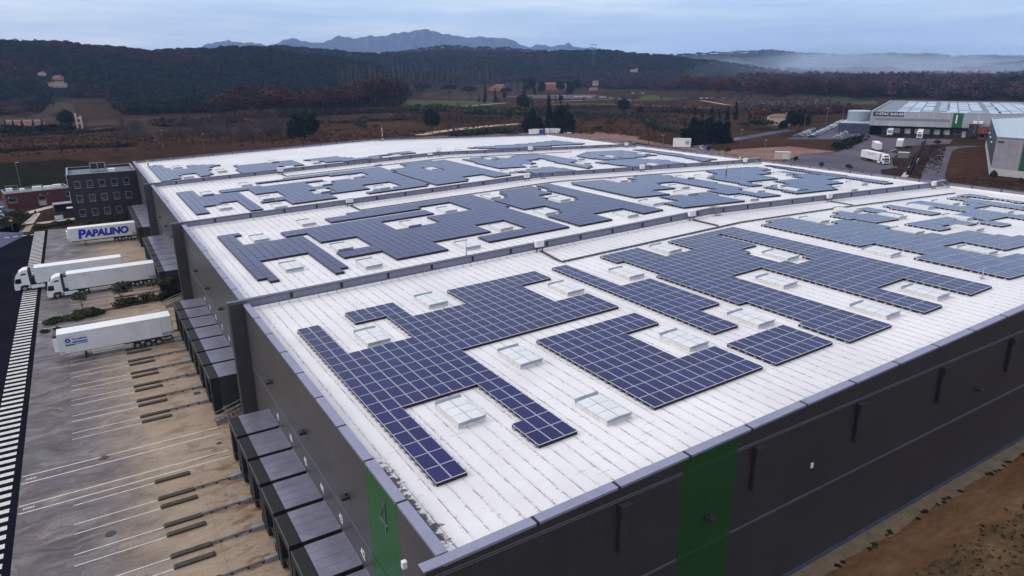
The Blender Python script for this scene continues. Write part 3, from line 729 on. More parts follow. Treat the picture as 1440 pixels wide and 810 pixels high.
# ================================================================== solar arrays
Zm = {'A':((410,430),6.23),'B':((500,540),5.4),'C':((600,480),5.0636),'D':((600,370),4.8),'E':((740,430),4.114),'F':((760,350),4.8),
 'G':((840,310),4.8),'H':((1000,300),4.5),'I':((1180,360),5.538),'J':((1040,260),5.538),'K':((1240,250),7.2),'L':((300,290),6.545),
 'M':((480,260),6.545),'N':((640,230),6.545),'O':((780,220),6.0),'Q':((1000,215),5.538),'1':((180,170),3.4286),'2':((600,170),3.4286),
 '3':((1020,200),3.4286),'4':((340,360),3.4286),'p':((0,0),1.0)}
def zp(s):
    out = []
    for tok in s.split():
        (ox, oy), sc = Zm[tok[0]]; x, y = tok[1:].split(','); out.append((ox+float(x)/sc, oy+float(y)/sc))
    return out
ARR = [  # polygon of each array as read off the photo, bay, label
 ('A70,218 A248,180 A515,435 A1085,293 A850,105 A580,165 A485,72 4735,228 4845,292 D285,270 D155,185 D740,55 D848,108 D655,153 D885,265 D1110,212 D1318,305 C278,80 C1022,607 C765,715 C575,565 C662,533 C330,285 B325,148 B808,635 B580,725', 4,
  'largest stepped blue solar array nearest the green striped corner, with two long legs'),
 ('E65,205 E630,43 E765,103 E585,163 E890,308 E1108,242 E1388,362 E768,608', 4, 'blue L-shaped solar array mid near roof with a rooflight in its crook'),
 ('p1027.5,484 p1101,457.5 p1171,485 p1094.4,514', 4, 'small plain rectangular solar array standing alone near the dark end wall'),
 ('F88,130 F192,108 F548,248 F752,203 F1232,375 F1100,418 F1372,527 F1205,585', 4, 'narrow blue solar strip widening into a block, beside the near cable tray junction'),
 ('G45,248 G300,185 G480,243 G675,193 G505,148 G770,82 G1098,175 G968,207 G1265,290 H640,268 H40,122 H155,85 I1148,220 I980,292 I465,162 I255,232 I758,372 I610,432 H360,352 H168,403 H1105,692 H840,803 H530,695 H565,672 H195,548 H140,563 G445,380 G462,362 G205,277 G150,290', 4,
  'widest dark blue solar array of the near roof, long arms towards the end wall'),
 ('J115,312 J478,243 J700,300 J868,277 J1055,308 J1400,372 K565,578 K800,535 K1250,590 K1385,573 31500,465 31500,478 31335,515 K800,640 K600,683 31310,552 31400,533 31490,552 31490,612 31335,662 3885,565 3945,537 3710,485 3605,502', 4,
  'long pale solar array just past the near ridge, running off the right edge'),
 ('J680,235 J1010,175 J1360,260 J1058,307', 4, 'pale four-sided solar array past the ridge, up against the black cable tray'),
 ('K255,470 K640,402 K960,468 K580,533', 4, 'small pale rectangular solar array ringed by rooflights beyond the near ridge'),
 ('K25,295 K105,280 K690,380 K890,347 K310,258 K490,222 K745,270 K890,248 K1080,285 K990,303 K1230,345 K1500,395 K1500,440 K1300,403 K1105,440 K1330,485 K1262,502', 4,
  'pale comb-shaped solar array beyond the ridge with a thin strip along its dock side'),
 ('K650,208 K815,200 K1330,272 K1440,290 K1440,325 K1235,297', 4, 'thin pale solar strip last but one before the far parapet of the near bay'),
 ('K815,187 K880,165 K1440,250 K1440,265 K1320,240 K1060,208', 4, 'dark solar strip tight against the far parapet of the near bay'),
 ('L45,280 L245,248 L265,270 L205,282 L285,360 L830,278 L1265,575 L1115,612 L890,440 L450,515 L597,665 L510,685 L480,648 L400,668', 3,
  'violet black h-shaped solar array nearest the dock edge of the second roof bay'),
 ('L622,235 M770,228 M847,262 M365,335 M520,405 M900,340 M795,297 M1190,222 M1035,163 L1080,145 L1028,108 M1190,95 N1060,583 N325,727 N230,683 N650,590 N455,520 N188,568 N330,630 M850,525 M995,602 M525,690 M385,610 L1215,480 L1145,435 M290,555 M145,472 L990,337 L870,245 L670,282', 3,
  'largest violet black solar array of the second roof bay, notched around four rooflights'),
 ('N345,330 N500,297 N395,258 N700,215 N915,278 N760,303 N950,355 N1165,318 N740,212 N880,188 O912,447 O745,480 O572,432 O320,478 O480,527 N1135,570 N855,482 N1020,438 N815,382 N625,415', 3,
  'violet solar array in the middle of the second bay, crossed by notches on both sides'),
 ('O160,245 O145,218 O400,195 O530,222 O700,207 O595,182 O850,155 O960,158 O1240,200 Q225,270 Q555,332 Q415,350 Q245,317 Q150,327 O1300,290 O1350,278 O985,212 O825,227 O1015,268 O825,287 O975,322 O645,355', 3,
  'broad solar array past the second bay ridge, with a long tongue'),
 ('O890,350 O1260,305 Q235,370 O1020,433 O915,403 O1045,380', 3, 'low solar array of the second bay lying beside the crossover ladder on the parapet'),
 ('O1250,172 O1380,150 O1280,122 Q385,113 Q450,130 Q390,138 Q500,160 Q350,170 Q540,203 Q275,228 Q415,255 Q340,265', 3, 'solar array of the second bay where the worker in yellow stands'),
 ('Q415,268 Q625,245 Q480,222 Q720,195 Q500,162 Q560,145 Q1020,193 Q905,208 Q1040,235 Q890,250 Q1030,283 Q680,320', 3, 'bluish solar array in the far corner of the second bay, stepped on its left'),
 ('Q1045,232 Q1110,225 Q1300,252 Q1195,265', 3, 'shortest solar strip of the second bay, between two rooflights at its far end'),
 ('Q420,98 Q470,95 Q1430,235 Q1370,245 Q1020,193 Q720,150', 3, 'long dark solar strip along the far parapet of the second bay'),
 ('1242,347 1310,338 1340,368 1540,345 1652,425 1600,433 1533,388 1372,410 1400,447 1330,450', 2, 'violet h-shaped solar array nearest the dock edge of the third roof bay'),
 ('1440,338 11030,272 1860,298 1905,318 11005,302 1985,288 11172,262 11130,247 1625,303 1613,296 11212,223 220,312 11180,352 11145,343 11320,312 11265,295 11135,308 11170,328 1980,355 11010,375 1800,402 1755,383 1650,395 1630,385 1750,365 1715,343 1620,355 1580,330 1470,347', 2,
  'largest solar array of the third roof bay, notched around its rooflights'),
 ('11255,240 11345,222 11312,208 275,188 2405,262 2325,272 2270,256 2175,268 2200,287 245,308', 2, 'solar array in the middle of the third bay, left of the ladder on the parapet'),
 ('2175,187 2290,172 2400,182 2430,165 2540,160 2700,185 2800,222 2770,228 2660,210 2560,182 2480,190 2520,205 2410,222 2495,218 2355,230', 2, 'solar array past the ridge of the third bay, narrowing to a strip'),
 ('2430,245 2600,222 2715,238 2560,258', 2, 'flat solar array of the third bay close behind its near parapet'),
 ('2720,170 2775,150 2940,143 2100,165 21000,178 2860,190', 2, 'solar array of the third bay towards its far back corner'),
 ('2815,200 2990,180 21160,190 21240,205 2985,220', 2, 'solar array at the far right end of the third bay'),
 ('21000,140 21040,137 21400,185 21330,195 21240,175', 2, 'dark solar strip along the far parapet of the third bay'),
 ('1105,220 1160,213 1210,238 1300,230 1290,215 1450,210 1385,228 1420,255 1350,270 1335,252 1230,265 1250,280 1165,292', 1, 'pale solar array at the dock edge of the farthest roof bay'),
 ('1505,215 1560,215 1800,190 1850,210 1830,215 1710,222 1740,235 1560,258', 1, 'pale solar array second from the dock edge on the farthest bay'),
 ('1845,188 11000,172 11110,180 11350,145 11390,155 11210,168 11225,180 1970,200', 1, 'pale thin solar array around the middle of the farthest bay'),
 ('2180,130 2480,110 2620,95 2770,110 2520,125 2380,135', 1, 'last solar array of the farthest bay, by its back corner'),
]
ARR[25] = (ARR[25][0].replace('2100,165', '21100,165'),)+ARR[25][1:]
PW, PL, PX, PY = 1.0, 1.63, 1.043, 1.672
def panel_mesh(gm, fm, fr):
    b = MB(); b.box(0, PW, 0, PL, 0, .036, 1); b.box(fr, PW-fr, fr, PL-fr, .0362, .0395, 0)
    return b.mesh('solar_panel', [M[gm], M[fm]])
PM_BLUE = panel_mesh('glass_blue', 'alu', .022); PM_BLK = panel_mesh('glass_black', 'bframe', .015)
def inside(x, y, poly):
    c = False; n = len(poly); j = n-1
    for i in range(n):
        xi, yi = poly[i]; xj, yj = poly[j]
        if (yi > y) != (yj > y) and x < (xj-xi)*(y-yi)/(yj-yi)+xi: c = not c
        j = i
    return c
BAY_Y = {4: (YN+2.5, FW[0]-2.2), 3: (FW[0]+1.4, FW[1]-2.0), 2: (FW[1]+1.4, FW[2]-2.0), 1: (FW[2]+1.2, YB-2.0)}
UP = .27; taken = {}; pk_ = random.Random(3)
for ai, (spec, bay, lab) in enumerate(ARR):
    W = [roofpt(*q, .20) for q in zp(spec)]
    poly = [(p[0], p[1]) for p in W]; cx = sum(p[0] for p in poly)/len(poly)
    left = cx < XM; y0b, y1b = BAY_Y[bay]
    xmn = min(p[0] for p in poly); ymx = max(p[1] for p in poly); xmx = max(p[0] for p in poly); ymn = min(p[1] for p in poly)
    # snap the grid to the array's own far dock-side corner
    nx = int((xmx-xmn)/PX)+2; ny = int((ymx-ymn)/PY)+2; cells = []
    for i in range(nx):
        for j in range(ny):
            x = xmn+(i+.5)*PX; y = ymx-(j+.5)*PY
            if not inside(x, y, poly): continue
            if not (XF+1.6 < x-PX/2 and x+PX/2 < XB-1.0 and y0b < y-PY/2 and y+PY/2 < y1b): continue
            if (x < XM) != left or abs(x-XM) < PX/2+.1: continue
            if any(abs(x-q[0]) < 1.18+PX/2 and abs(y-q[1]) < 1.95+PY/2 for q in SKYPOS): continue
            key = (round(x/ (PX*.9)), round(y/(PY*.9)))
            if any(taken.get((key[0]+a, key[1]+c)) is not None and abs(taken[(key[0]+a, key[1]+c)][0]-x) < PX*.98 and abs(taken[(key[0]+a, key[1]+c)][1]-y) < PY*.98 for a in (-1,0,1) for c in (-1,0,1)): continue
            cells.append((i, j, x, y))
    for i, j, x, y in cells: taken[(round(x/(PX*.9)), round(y/(PY*.9)))] = (x, y)
    if not cells: print('EMPTY ARRAY', lab); continue
    sl = SL if left else -SL; rx, ry = xmn, ymx
    root = empty('solar_array', (rx, ry, roofz(rx) if left else ZR+SL*(2*XM-XF-rx)), (0, -math.atan(sl), 0), lab, 'solar array', 'solar arrays on the warehouse roof')
    pm = PM_BLUE if bay == 4 else PM_BLK
    cells.sort(key=lambda c: c[2]**2+c[3]**2)
    ind = cells[:100] if bay >= 3 else []; rest = cells[len(ind):]
    for i, j, x, y in ind:
        link('solar_panel', pm, root, (i*PX, -(j+1)*PY, UP), (pk_.gauss(0,.0035), pk_.gauss(0,.0035), 0))
    if rest:
        b = MB(); fr = .022 if bay == 4 else .015
        for i, j, x, y in rest:
            x0, y0 = i*PX, -(j+1)*PY
            b.box(x0, x0+PW, y0, y0+PL, UP, UP+.036, 1); b.box(x0+fr, x0+PW-fr, y0+fr, y0+PL-fr, UP+.0362, UP+.0395, 0)
        tag(b.build('panel_field', list(pm.materials), root), kind='stuff')
    b = MB(); s = set((c[0], c[1]) for c in cells)
    for (i, j) in sorted(s):
        if (i-1, j) in s: continue
        e = i
        while (e+1, j) in s: e += 1
        for q in (.36, 1.27):
            y = -(j+1)*PY+q; x0, x1 = i*PX, (e+1)*PX
            b.box(x0-.10, x1+.08, y-.035, y+.035, UP-.075, UP-.002)
            for xe in (x0-.11, x1-.06): b.box(xe, xe+.17, y-.12, y+.12, .0, .12, 1)
            x = x0+2.1
            while x < x1-1: b.box(x, x+.14, y-.10, y+.10, 0, UP-.075, 1); x += 2.1
    for (i, j) in sorted(s):  # dark strips under the array edges, standing in for shade beneath the panels
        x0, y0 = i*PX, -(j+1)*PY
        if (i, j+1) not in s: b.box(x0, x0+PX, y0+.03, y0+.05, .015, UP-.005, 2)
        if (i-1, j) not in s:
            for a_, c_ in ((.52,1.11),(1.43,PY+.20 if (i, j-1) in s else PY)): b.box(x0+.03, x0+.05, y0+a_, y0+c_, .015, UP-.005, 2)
    b.build('mounting_frame_with_shade', [M['zinc'], M['deflector'], M['dark']], root)
# cabinets, trays and ladders on the roof -------------------------------
def cabinet(x, f, lab):
    c = empty('electrical_cabinet', (x, f-.34, roofz(x)), label=lab, cat='cabinet', group='white cabinets fixed along the dividing parapets')
    b = MB(); b.box(-.62, .62, -.42, 0, .62, 1.42); b.build('housing', M['white'], c, bevel=.02)
    MB().hexa([(-.68,-.50,1.43),(.68,-.50,1.43),(.68,.02,1.50),(-.68,.02,1.50),(-.68,-.50,1.46),(.68,-.50,1.46),(.68,.02,1.54),(-.68,.02,1.54)]).build('rain_hood', M['white'], c)
    b = MB(); b.box(-.56,-.02,-.435,-.421,.68,1.36); b.box(.02,.56,-.435,-.421,.68,1.36); d = b.build('door', M['trailer'], c)
    MB().box(-.07,-.04,-.47,-.436,.95,1.1).build('handle', M['dark'], d)
    b = MB()
    for xx in (-.45, .45): b = MB(); b.box(xx-.04, xx+.04, -.38, -.30, 0, .62); b.box(xx-.12, xx+.12, -.44, -.24, 0, .04); b.build('leg', M['dark2'], c)
ordn = ['first from the docks', 'at mid roof before the ridge', 'third from the docks', 'at the far end by the outer parapet']
wname = {FW[0]: 'nearest dividing parapet', FW[1]: 'middle dividing parapet', FW[2]: 'farthest dividing parapet'}
for f, xs in ((FW[0], (48.5, 76.0, 109.5, 143.5)), (FW[1], (39.1, 76.7, 108.0, 142.8)), (FW[2], (39.0, 77.6, 109.0, 144.9))):
    for x, o in zip(xs, ordn): cabinet(x, f, 'white metal cabinet on the '+wname[f]+', '+o)
def tray(pts, lab):
    b = MB()
    for a, c in zip(pts[:-1], pts[1:]):
        d = np.array(c)-np.array(a); L = np.hypot(*d); n = max(1, int(L/3.0)); u = d/L; w2 = np.array([-u[1], u[0]])*.16
        for k in range(n):
            p = np.array(a)+d*k/n; q = np.array(a)+d*(k+.97)/n
            z0, z1 = roofz(p[0])+.10, roofz(q[0])+.10
            b.hexa([(*(p-w2),z0),(*(q-w2),z1),(*(q+w2),z1),(*(p+w2),z0),(*(p-w2),z0+.10),(*(q-w2),z1+.10),(*(q+w2),z1+.10),(*(p+w2),z0+.10)])
            b.box(p[0]-.14, p[0]+.14, p[1]-.14, p[1]+.14, roofz(p[0])+.002, z0-.002, 1)
    tag(b.build('cable_tray', [M['dark2'], M['kerb']]), lab, 'cable tray', 'black cable trays across the roof')
tray([(48.5, FW[0]-.9), (47.7, 65.6), (62, 65.7), (79.8, 65.8), (104.9, 66.6), (141, 66.2)], 'long black cable tray across the near bay from its first cabinet')
tray([(76.0, FW[0]-.9), (76.0, 66.3)], 'short cable tray dropping from the cabinet beside the ladder to the long tray')
tray([(109.5, FW[0]-.9), (109.5, 67.0)], 'short cable tray dropping from the third cabinet of the nearest parapet')
tray([(39.1, FW[1]-.9), (39.1, 112.4), (78.5, 112.4), (117.6, 112.4), (138, 112.4)], 'black cable tray across the second bay')
tray([(39.0, FW[2]-.9), (39.0, 160.5), (78, 160.5), (120, 160.5)], 'black cable tray across the third bay')
def crossover(x, f, lab):
    c = empty('crossover_ladder', (x, f, roofz(x)), label=lab, cat='roof ladder', group='galvanised crossover ladders over the parapets')
    for sg in (-1, 1):
        b = MB()
        for xx in (-.4, .4): b.tube((xx, sg*1.0, .0), (xx, sg*.36, 1.3), .03); b.tube((xx, sg*1.0, .05), (xx, sg*.9, .9), .02); b.tube((xx, sg*.9, .9), (xx, sg*.36, 2.2), .02); b.tube((xx, sg*.36, 1.3), (xx, sg*.36, 2.2), .02)
        b.build('side_rail', M['zinc'], c)
        b = MB()
        for k in range(5): t = (k+.5)/5; b.box(-.4, .4, sg*(1.0-.64*t)-.1, sg*(1.0-.64*t)+.1, 1.3*t-.02, 1.3*t+.01)
        b.build('tread', M['zinc'], c)
        MB().box(-.6, .6, sg*1.02-.12, sg*1.02+.12, 0, .03).build('base_plate', M['yellow'], c)
    b = MB(); b.box(-.4, .4, -.34, .34, 1.3, 1.34)
    for xx in (-.4, .4): b.tube((xx, -.36, 2.2), (xx, .36, 2.2), .02)
    b.build('platform', M['zinc'], c)
for px, f, lab in ((1004, FW[0], 'galvanised crossover ladder on the nearest dividing parapet'), (761, FW[1], 'galvanised crossover ladder on the middle dividing parapet'), (617, FW[2], 'galvanised crossover ladder on the farthest dividing parapet')):
    crossover(float(ony(px, {1004: 292, 761: 248, 617: 214}[px], f)[0]), f, lab)
def roof_brace(x, f, lab):
    c = empty('roof_brace', (x, f, roofz(x)), label=lab, cat='steel brace', group='steel braces where parapets meet the far wall')
    b = MB(); b.tube((0, .1, 1.35), (2.2, -1.6, .1), .07); b.tube((.5, .3, 1.35), (2.7, -1.4, .1), .05); b.build('strut', M['zinc'], c)
    MB().box(-.9, 3.2, -.35, .35, 1.28, 1.38).build('head_plate', M['zinc'], c)
for f in FW: roof_brace(XB-3.2, f, 'pale steel brace at the far end of the '+wname[f])
def lightning_rod(x, y, lab, h=4.2):
    c = empty('lightning_rod', (x, y, roofz(x)), label=lab, cat='lightning rod', group='thin lightning rods on the roof')
    MB().tube((0,0,0), (0,0,h), .035, .012, 6).build('rod', M['zinc'], c)
    b = MB(); b.box(-.3,.3,-.04,.04,0,.1); b.box(-.04,.04,-.3,.3,.101,.2); b.tube((0,0,.2),(0,0,1.4),.09,.07,6); b.build('foot', M['deflector'], c)
lightning_rod(*[float(v) for v in roofpt(656, 360, .1)[:2]], 'thin lightning rod behind the nearest parapet')
lightning_rod(*[float(v) for v in roofpt(1381, 391, .1)[:2]], 'short thin rod beside the long pale array, rusty stain at its foot', 1.6)
# mast with red and white bands on the back parapet
mp = ony(538, 199, YB-.8)
c = empty('wind_mast', (mp[0], YB-.8, roofz(mp[0])), label='slim red and white banded mast on the back parapet of the warehouse', cat='mast')
b = MB(); zz = 0
for k in range(6): b.tube((0,0,k*.85), (0,0,(k+1)*.85), .09, .09, 6, k % 2)
b.build('pole', [M['white'], M['red']], c); MB().box(-.5,.5,-.05,.05,3.0,3.12).build('cross_arm', M['zinc'], c)
MB().box(-.35,.35,-.25,.25,0,.9).build('base_box', M['zinc'], c)
# ================================================================== yard and road
def rect(name, x0, x1, y0, y1, mat, z): return sheet(name, [(x0,y0),(x1,y0),(x1,y1),(x0,y1)], mat, z, px=False)
rect('dock_yard', -10.0, XF, 10, 206, 'concrete', .008)
rect('road', -20.5, -10.55, 10, 196.5, 'asphalt', .008)
sheet('outer_road', [(-60,10),(-20.5,10),(-19.3,196.5),(-19.6,232),(-60,232)], 'asphalt', .006, px=False)
sheet('pale_road', [(-60,175),(-31,165),(-22,176),(-14.5,196.4),(-19.6,232),(-60,232)], 'asphalt2', .012, px=False)
rect('drain_strip', -10.55, -10.0, 10, 200.3, 'asphalt', .012)
b = MB(); y = 36.0
while y < 199.5: b.quad((-12.75,y,.014),(-10.6,y,.014),(-10.6,y+.66,.014),(-12.75,y+.66,.014)); y += 1.405
tag(b.build('hatched_marking', M['line']), kind='structure')
rect('hatched_base', -12.9, -10.56, 30, 200.3, 'asphalt', .010)
b = MB()
for x in (-13.6, -15.3, -17.0, -18.7): b.quad((x,196.2,.014),(x+1.0,196.2,.014),(x+1.25,196.75,.014),(x+.25,196.75,.014))
tag(b.build('give_way_marking', M['line']), kind='structure')
b = MB()
for x in (-20.4, -18.8, -17.2): b.quad((x,105.2,.014),(x+.95,105.2,.014),(x+.95,105.36,.014),(x,105.36,.014))
tag(b.build('yellow_marking', M['yellow']), kind='structure')
# bay lines
b = MB()
def bline(x0, x1, y, w=.055): b.quad((x0,y-w,.013),(x1,y-w,.013),(x1,y+w,.013),(x0,y+w,.013))
guides = []
for ci, ys in enumerate(DOCKS[:3]):
    for k, yk in enumerate(ys):
        yg = {0: 61.8-4.535*(k-1) if k else None, 1: 98.15-4.53*(k-2), 2: yk-4.6}[ci]
        if ci == 1 and k == 0: yg = 107.2
        if yg is None: bline(-5.8, .68, 64.95); continue
        if ci == 1 and k == 6: yg = 80.02
        guides.append((ci, k, yg)); bline(-5.8, .66, yg); bline(-5.8, .9, yg-1.52)
for y in (72.95, 71.5, 67.4, 66.1): bline(-9.9, 7.6, y, .07)
bline(-9.5, 7.5, 119.2, .07)
b.quad((-2.0,116.2,.013),(7.4,119.3,.013),(7.4,119.45,.013),(-2.0,116.4,.013))
for yy in (72.2, 66.75):    # little painted walkers at the road end of the footways
    x = -9.6
    for k in range(5): b.quad((x+k*.18,yy-.18+.05*(k%2),.013),(x+.12+k*.18,yy-.12,.013),(x+.16+k*.18,yy+.16,.013),(x+.05+k*.18,yy+.12,.013))
tag(b.build('bay_marking', M['line']), kind='structure')
gb0 = None
def plate_mesh():
    b = MB(); b.extr_y([(0,.0),(0,.08),(.14,.17),(2.93,.17),(3.05,.08),(3.05,.0)], -.24, .24); return b.mesh('landing_plate', [M['plate']])
pmesh = plate_mesh()
def plate(x, y):
    tag(link('landing_plate', pmesh, None, (x, y, .012), (0,0,rng.normal()*.004)), 'rusty dark steel landing plate lying on the dock yard concrete', 'landing plate', 'landing plates on the dock yard')
def guide_tree():
    g = empty('wheel_guide', label='grey steel tube wheel guide running from yard to dock mouth', cat='wheel guide', group='steel wheel guides in front of the docks')
    b = MB(); b.tube((0,0,.16),(3.3,0,.20),.10,.10,8); b.tube((0,.0,.16),(-.05,0,.0),.10,.09,8); b.build('tube', M['steel'], g)
    b = MB()
    for x in (.7, 1.9, 3.0): b.box(x-.08,x+.08,-.14,.14,0,.1)
    b.build('foot', M['plate'], g)
    MB().hexa([(3.1,-.22,0),(4.75,-.22,0),(4.75,.22,0),(3.1,.22,0),(3.2,-.19,.34),(4.75,-.19,.40),(4.75,.19,.40),(3.2,.19,.34)]).build('head_shoe', M['zinc'], g)
    return g
g0_ = guide_tree(); KM = kids_map()
first = True
PARK = (102.5, 135.5, 143.5, 177.0)     # near flanks of the parked trailers
for ci, k, yg in guides:
    g = g0_ if first else copy_tree(g0_, None, KM); first = False
    g.location = (3.7, yg, .014); plate(.66, yg+.02); plate(.72, yg-1.42)
plate(.7, 64.95)
def manhole(x, y, r=.42):
    b = MB(); b.tube((0,0,0),(0,0,.02),r,r,20); tag(b.build('manhole_cover', M['dark2'], loc=(x,y,.013)), 'round dark manhole cover set in the yard concrete', 'manhole cover', 'manhole covers in the yard')
for p in ((146.5,644),(155.5,751),(277,553)): q = gz(*p); manhole(q[0], q[1])
b = MB(); b.box(-.25,.25,-.2,.2,0,.02); q = gz(308,623.5); tag(b.build('drain_cover', M['dark2'], loc=(q[0],q[1],.013)), 'small square drain cover near the dock mouths', 'drain cover')
# end wall strip: gravel, soil, rough ground
sheet('gravel_strip', [(x, 24.0+.12*math.sin(x*.7)+rng.normal()*.10) for x in np.arange(10, 170, .6)]+[(170,25.3),(10,25.3)], 'gravelpath', .010, px=False)
sheet('soil_strip', [(10,-60),(200,-60),(200,25.35),(10,25.35)], 'soil', .006, px=False)
pts = [(20,11)]+[(x, 20.0-.35*math.sin(x*.23)+rng.normal()*.22) for x in np.arange(24, 120, .8)]+[(120,-40),(20,-40)]
sheet('rough_ground', pts, ground_mat('rough weedy ground', [(.3,(.050,.040,.022)),(.5,(.105,.070,.038)),(.7,(.165,.10,.058))], .35, 2.2, .4, .95, (.6,1,1), .4), .010, px=False)
# ------------------------------------------------------------------ foliage builders
def leaf_cloud(n, shape, size, seed, squash=1.0, droop=0):
    """n leaf-sized quads spread through lumpy clumps; returns V, F"""
    r = np.random.default_rng(seed); cl = shape(r)                      # list of (centre, radii)
    w_ = np.array([np.prod(c[1])**.67 for c in cl]); w_ = w_/w_.sum(); ks = r.choice(len(cl), n, p=w_)
    C = np.array([c[0] for c in cl]); Rd = np.array([c[1] for c in cl])
    d = r.normal(size=(n,3)); d /= np.linalg.norm(d, axis=1)[:, None]
    rad = r.uniform(.25, 1, n)**.45*(1+r.normal(size=n)*.07)
    P0 = C[ks]+d*Rd[ks]*rad[:, None]
    u = r.normal(size=(n,3)); u /= np.linalg.norm(u, axis=1)[:, None]
    nn = d+.8*r.normal(size=(n,3)); u -= nn*((u*nn).sum(1)/(nn*nn).sum(1))[:, None]; u /= np.linalg.norm(u, axis=1)[:, None]
    v = np.cross(nn/np.linalg.norm(nn, axis=1)[:, None], u)
    s = size*r.uniform(.55, 1.35, n)[:, None]
    V = np.stack([P0-u*s-v*s*.6, P0+u*s-v*s*.6, P0+u*s*.7+v*s*.7, P0-u*s*.7+v*s*.6], 1).reshape(-1,3)
    return V, np.arange(n*4).reshape(n,4)
def sh_round(k, rx, rz, zc, cr=.42):
    def f(r):
        out = []
        for i in range(k):
            d = r.normal(size=3); d /= np.linalg.norm(d); d[2] = abs(d[2])*.9-.25; q = r.uniform(.35,.75)
            out.append((np.array([d[0]*rx*q, d[1]*rx*q, zc+d[2]*rz*q]), np.array([rx,rx,rz])*cr*r.uniform(.7,1.15)))
        return out
    return f
def sh_cone(k, rx, z0, z1, power=1.0):
    def f(r):
        out = []
        for i in range(k):
            t = r.uniform(0,1); w = rx*(1-t)**power+.02; a = r.uniform(0,6.28); q = w*r.uniform(.2,.6)
            out.append((np.array([q*math.cos(a), q*math.sin(a), z0+(z1-z0)*t]), np.array([w*.6, w*.6, (z1-z0)*.11])))
        return out
    return f
def sh_umb(r):
    out = []
    for i in range(26):
        a = r.uniform(0,6.28); q = .40*r.uniform(0,1)**.5
        out.append((np.array([q*math.cos(a), q*math.sin(a), .80-.9*q*q*.8]), np.array([.13,.13,.10])*r.uniform(.8,1.2)))
    return out
TREES = {}
def proto(kind, mat, n, shape, size, seed, trunk):
    V, Fq = leaf_cloud(n, shape, size, seed)
    for ax in (0, 1):      # one unit wide, one unit tall
        lo_, hi_ = np.percentile(V[:, ax], (1.5, 98.5)); V[:, ax] = (V[:, ax]-(lo_+hi_)/2)/(hi_-lo_)
    V[:, 2] = V[:, 2]/np.percentile(V[:, 2], 99.5)
    crown = np_mesh('crown', V, Fq, [M[mat]])
    b = MB(); r = random.Random(seed)
    h, rad, limbs, top = trunk
    z = 0; x = y = 0
    for s in range(3):
        nx_, ny_ = x+r.uniform(-.02,.02), y+r.uniform(-.02,.02)
        b.tube((x,y,h*s/3),(nx_,ny_,h*(s+1)/3), rad*(1-.22*s), rad*(1-.22*(s+1)), 6); x, y = nx_, ny_
    for k in range(limbs):
        a = 6.28*k/max(1,limbs)+r.uniform(-.4,.4); q = r.uniform(.12,.26); z0 = h*r.uniform(.6,1)
        p1 = (x+q*math.cos(a), y+q*math.sin(a), z0+r.uniform(.35,.7)*(top-z0)); b.tube((x,y,z0), p1, rad*.5, rad*.2, 5)
        for m_ in range(2):
            a2 = a+r.uniform(-.8,.8); b.tube(p1, (p1[0]+.13*math.cos(a2), p1[1]+.13*math.sin(a2), min(top, p1[2]+r.uniform(.08,.22))), rad*.2, rad*.06, 4)
    TREES[kind] = (b.mesh('trunk', [M['wood']]), crown)
proto('oak_red', 'l_red', 1500, sh_round(26,.52,.46,.52), .034, 1, (.26,.028,7,.80))
proto('oak_brown', 'l_brown', 1500, sh_round(28,.52,.46,.52), .034, 2, (.26,.028,7,.80))
proto('oak_orange', 'l_orange', 1100, sh_round(18,.50,.38,.58), .032, 3, (.3,.03,6,.8))
proto('dark_pine', 'l_pine', 2000, sh_round(30,.46,.50,.50), .036, 4, (.25,.03,7,.9))
proto('umbrella', 'l_umb', 1300, sh_umb, .026, 5, (.62,.035,9,.84))
proto('cypress', 'l_cyp', 1000, sh_cone(34,.13,.06,.97,.55), .026, 6, (.5,.02,0,.9))
proto('conifer', 'l_conif', 1600, sh_cone(46,.40,.06,.96,.8), .032, 7, (.8,.022,0,.9))
proto('olive', 'l_olive', 700, sh_round(14,.44,.33,.62), .035, 8, (.34,.03,6,.85))
proto('shrub', 'l_bush', 420, sh_round(14,.52,.30,.38,.40), .050, 9, (.2,.02,4,.5))
def bare_proto(kind, seed, slim):
    r = random.Random(seed); b = MB(); tw = MB()
    def br(p, d, L, rad, lev):
        q = p+d*L; (b if lev < 2 else tw).tube(p, q, rad, rad*.55, 5 if lev < 2 else 3, cap=False)
        if lev == 3: return
        for k in range((6, 5, 5)[lev]):
            t = r.uniform(.35, 1); a = r.uniform(0, 6.28); sp = (.35 if slim else .8)*r.uniform(.6,1.2)
            e = Vector((math.cos(a)*sp, math.sin(a)*sp, r.uniform(.5,1.0))).normalized(); dd = (Vector(d)+e*1.1).normalized()
            br(p+d*L*t, np.array(dd), L*r.uniform(.38,.62), rad*.5, lev+1)
    br(np.zeros(3), np.array([0,0,1.0]), .55 if not slim else .66, .018, 0)
    Vc, Fc = leaf_cloud(900 if not slim else 520, sh_round(20,.36,.42,.56,.42) if not slim else sh_cone(26,.17,.10,.98,.45), .011, seed)
    for ax in (0, 1): Vc[:, ax] = Vc[:, ax]/(np.percentile(Vc[:, ax], 98)-np.percentile(Vc[:, ax], 2))*(.75 if not slim else .45)
    Vt = np.array(tw.v); Ft = np.array([f for f in tw.f if len(f) == 4]); nt_ = len(Vt)
    TREES[kind] = (b.mesh('trunk', [M['wood'] if not slim else M['l_pale']]), np_mesh('crown', np.concatenate([Vt, Vc]), np.concatenate([Ft, Fc+nt_]), [M['l_pale' if slim else 'l_twig']]))
bare_proto('bare', 11, False); bare_proto('poplar', 12, True)
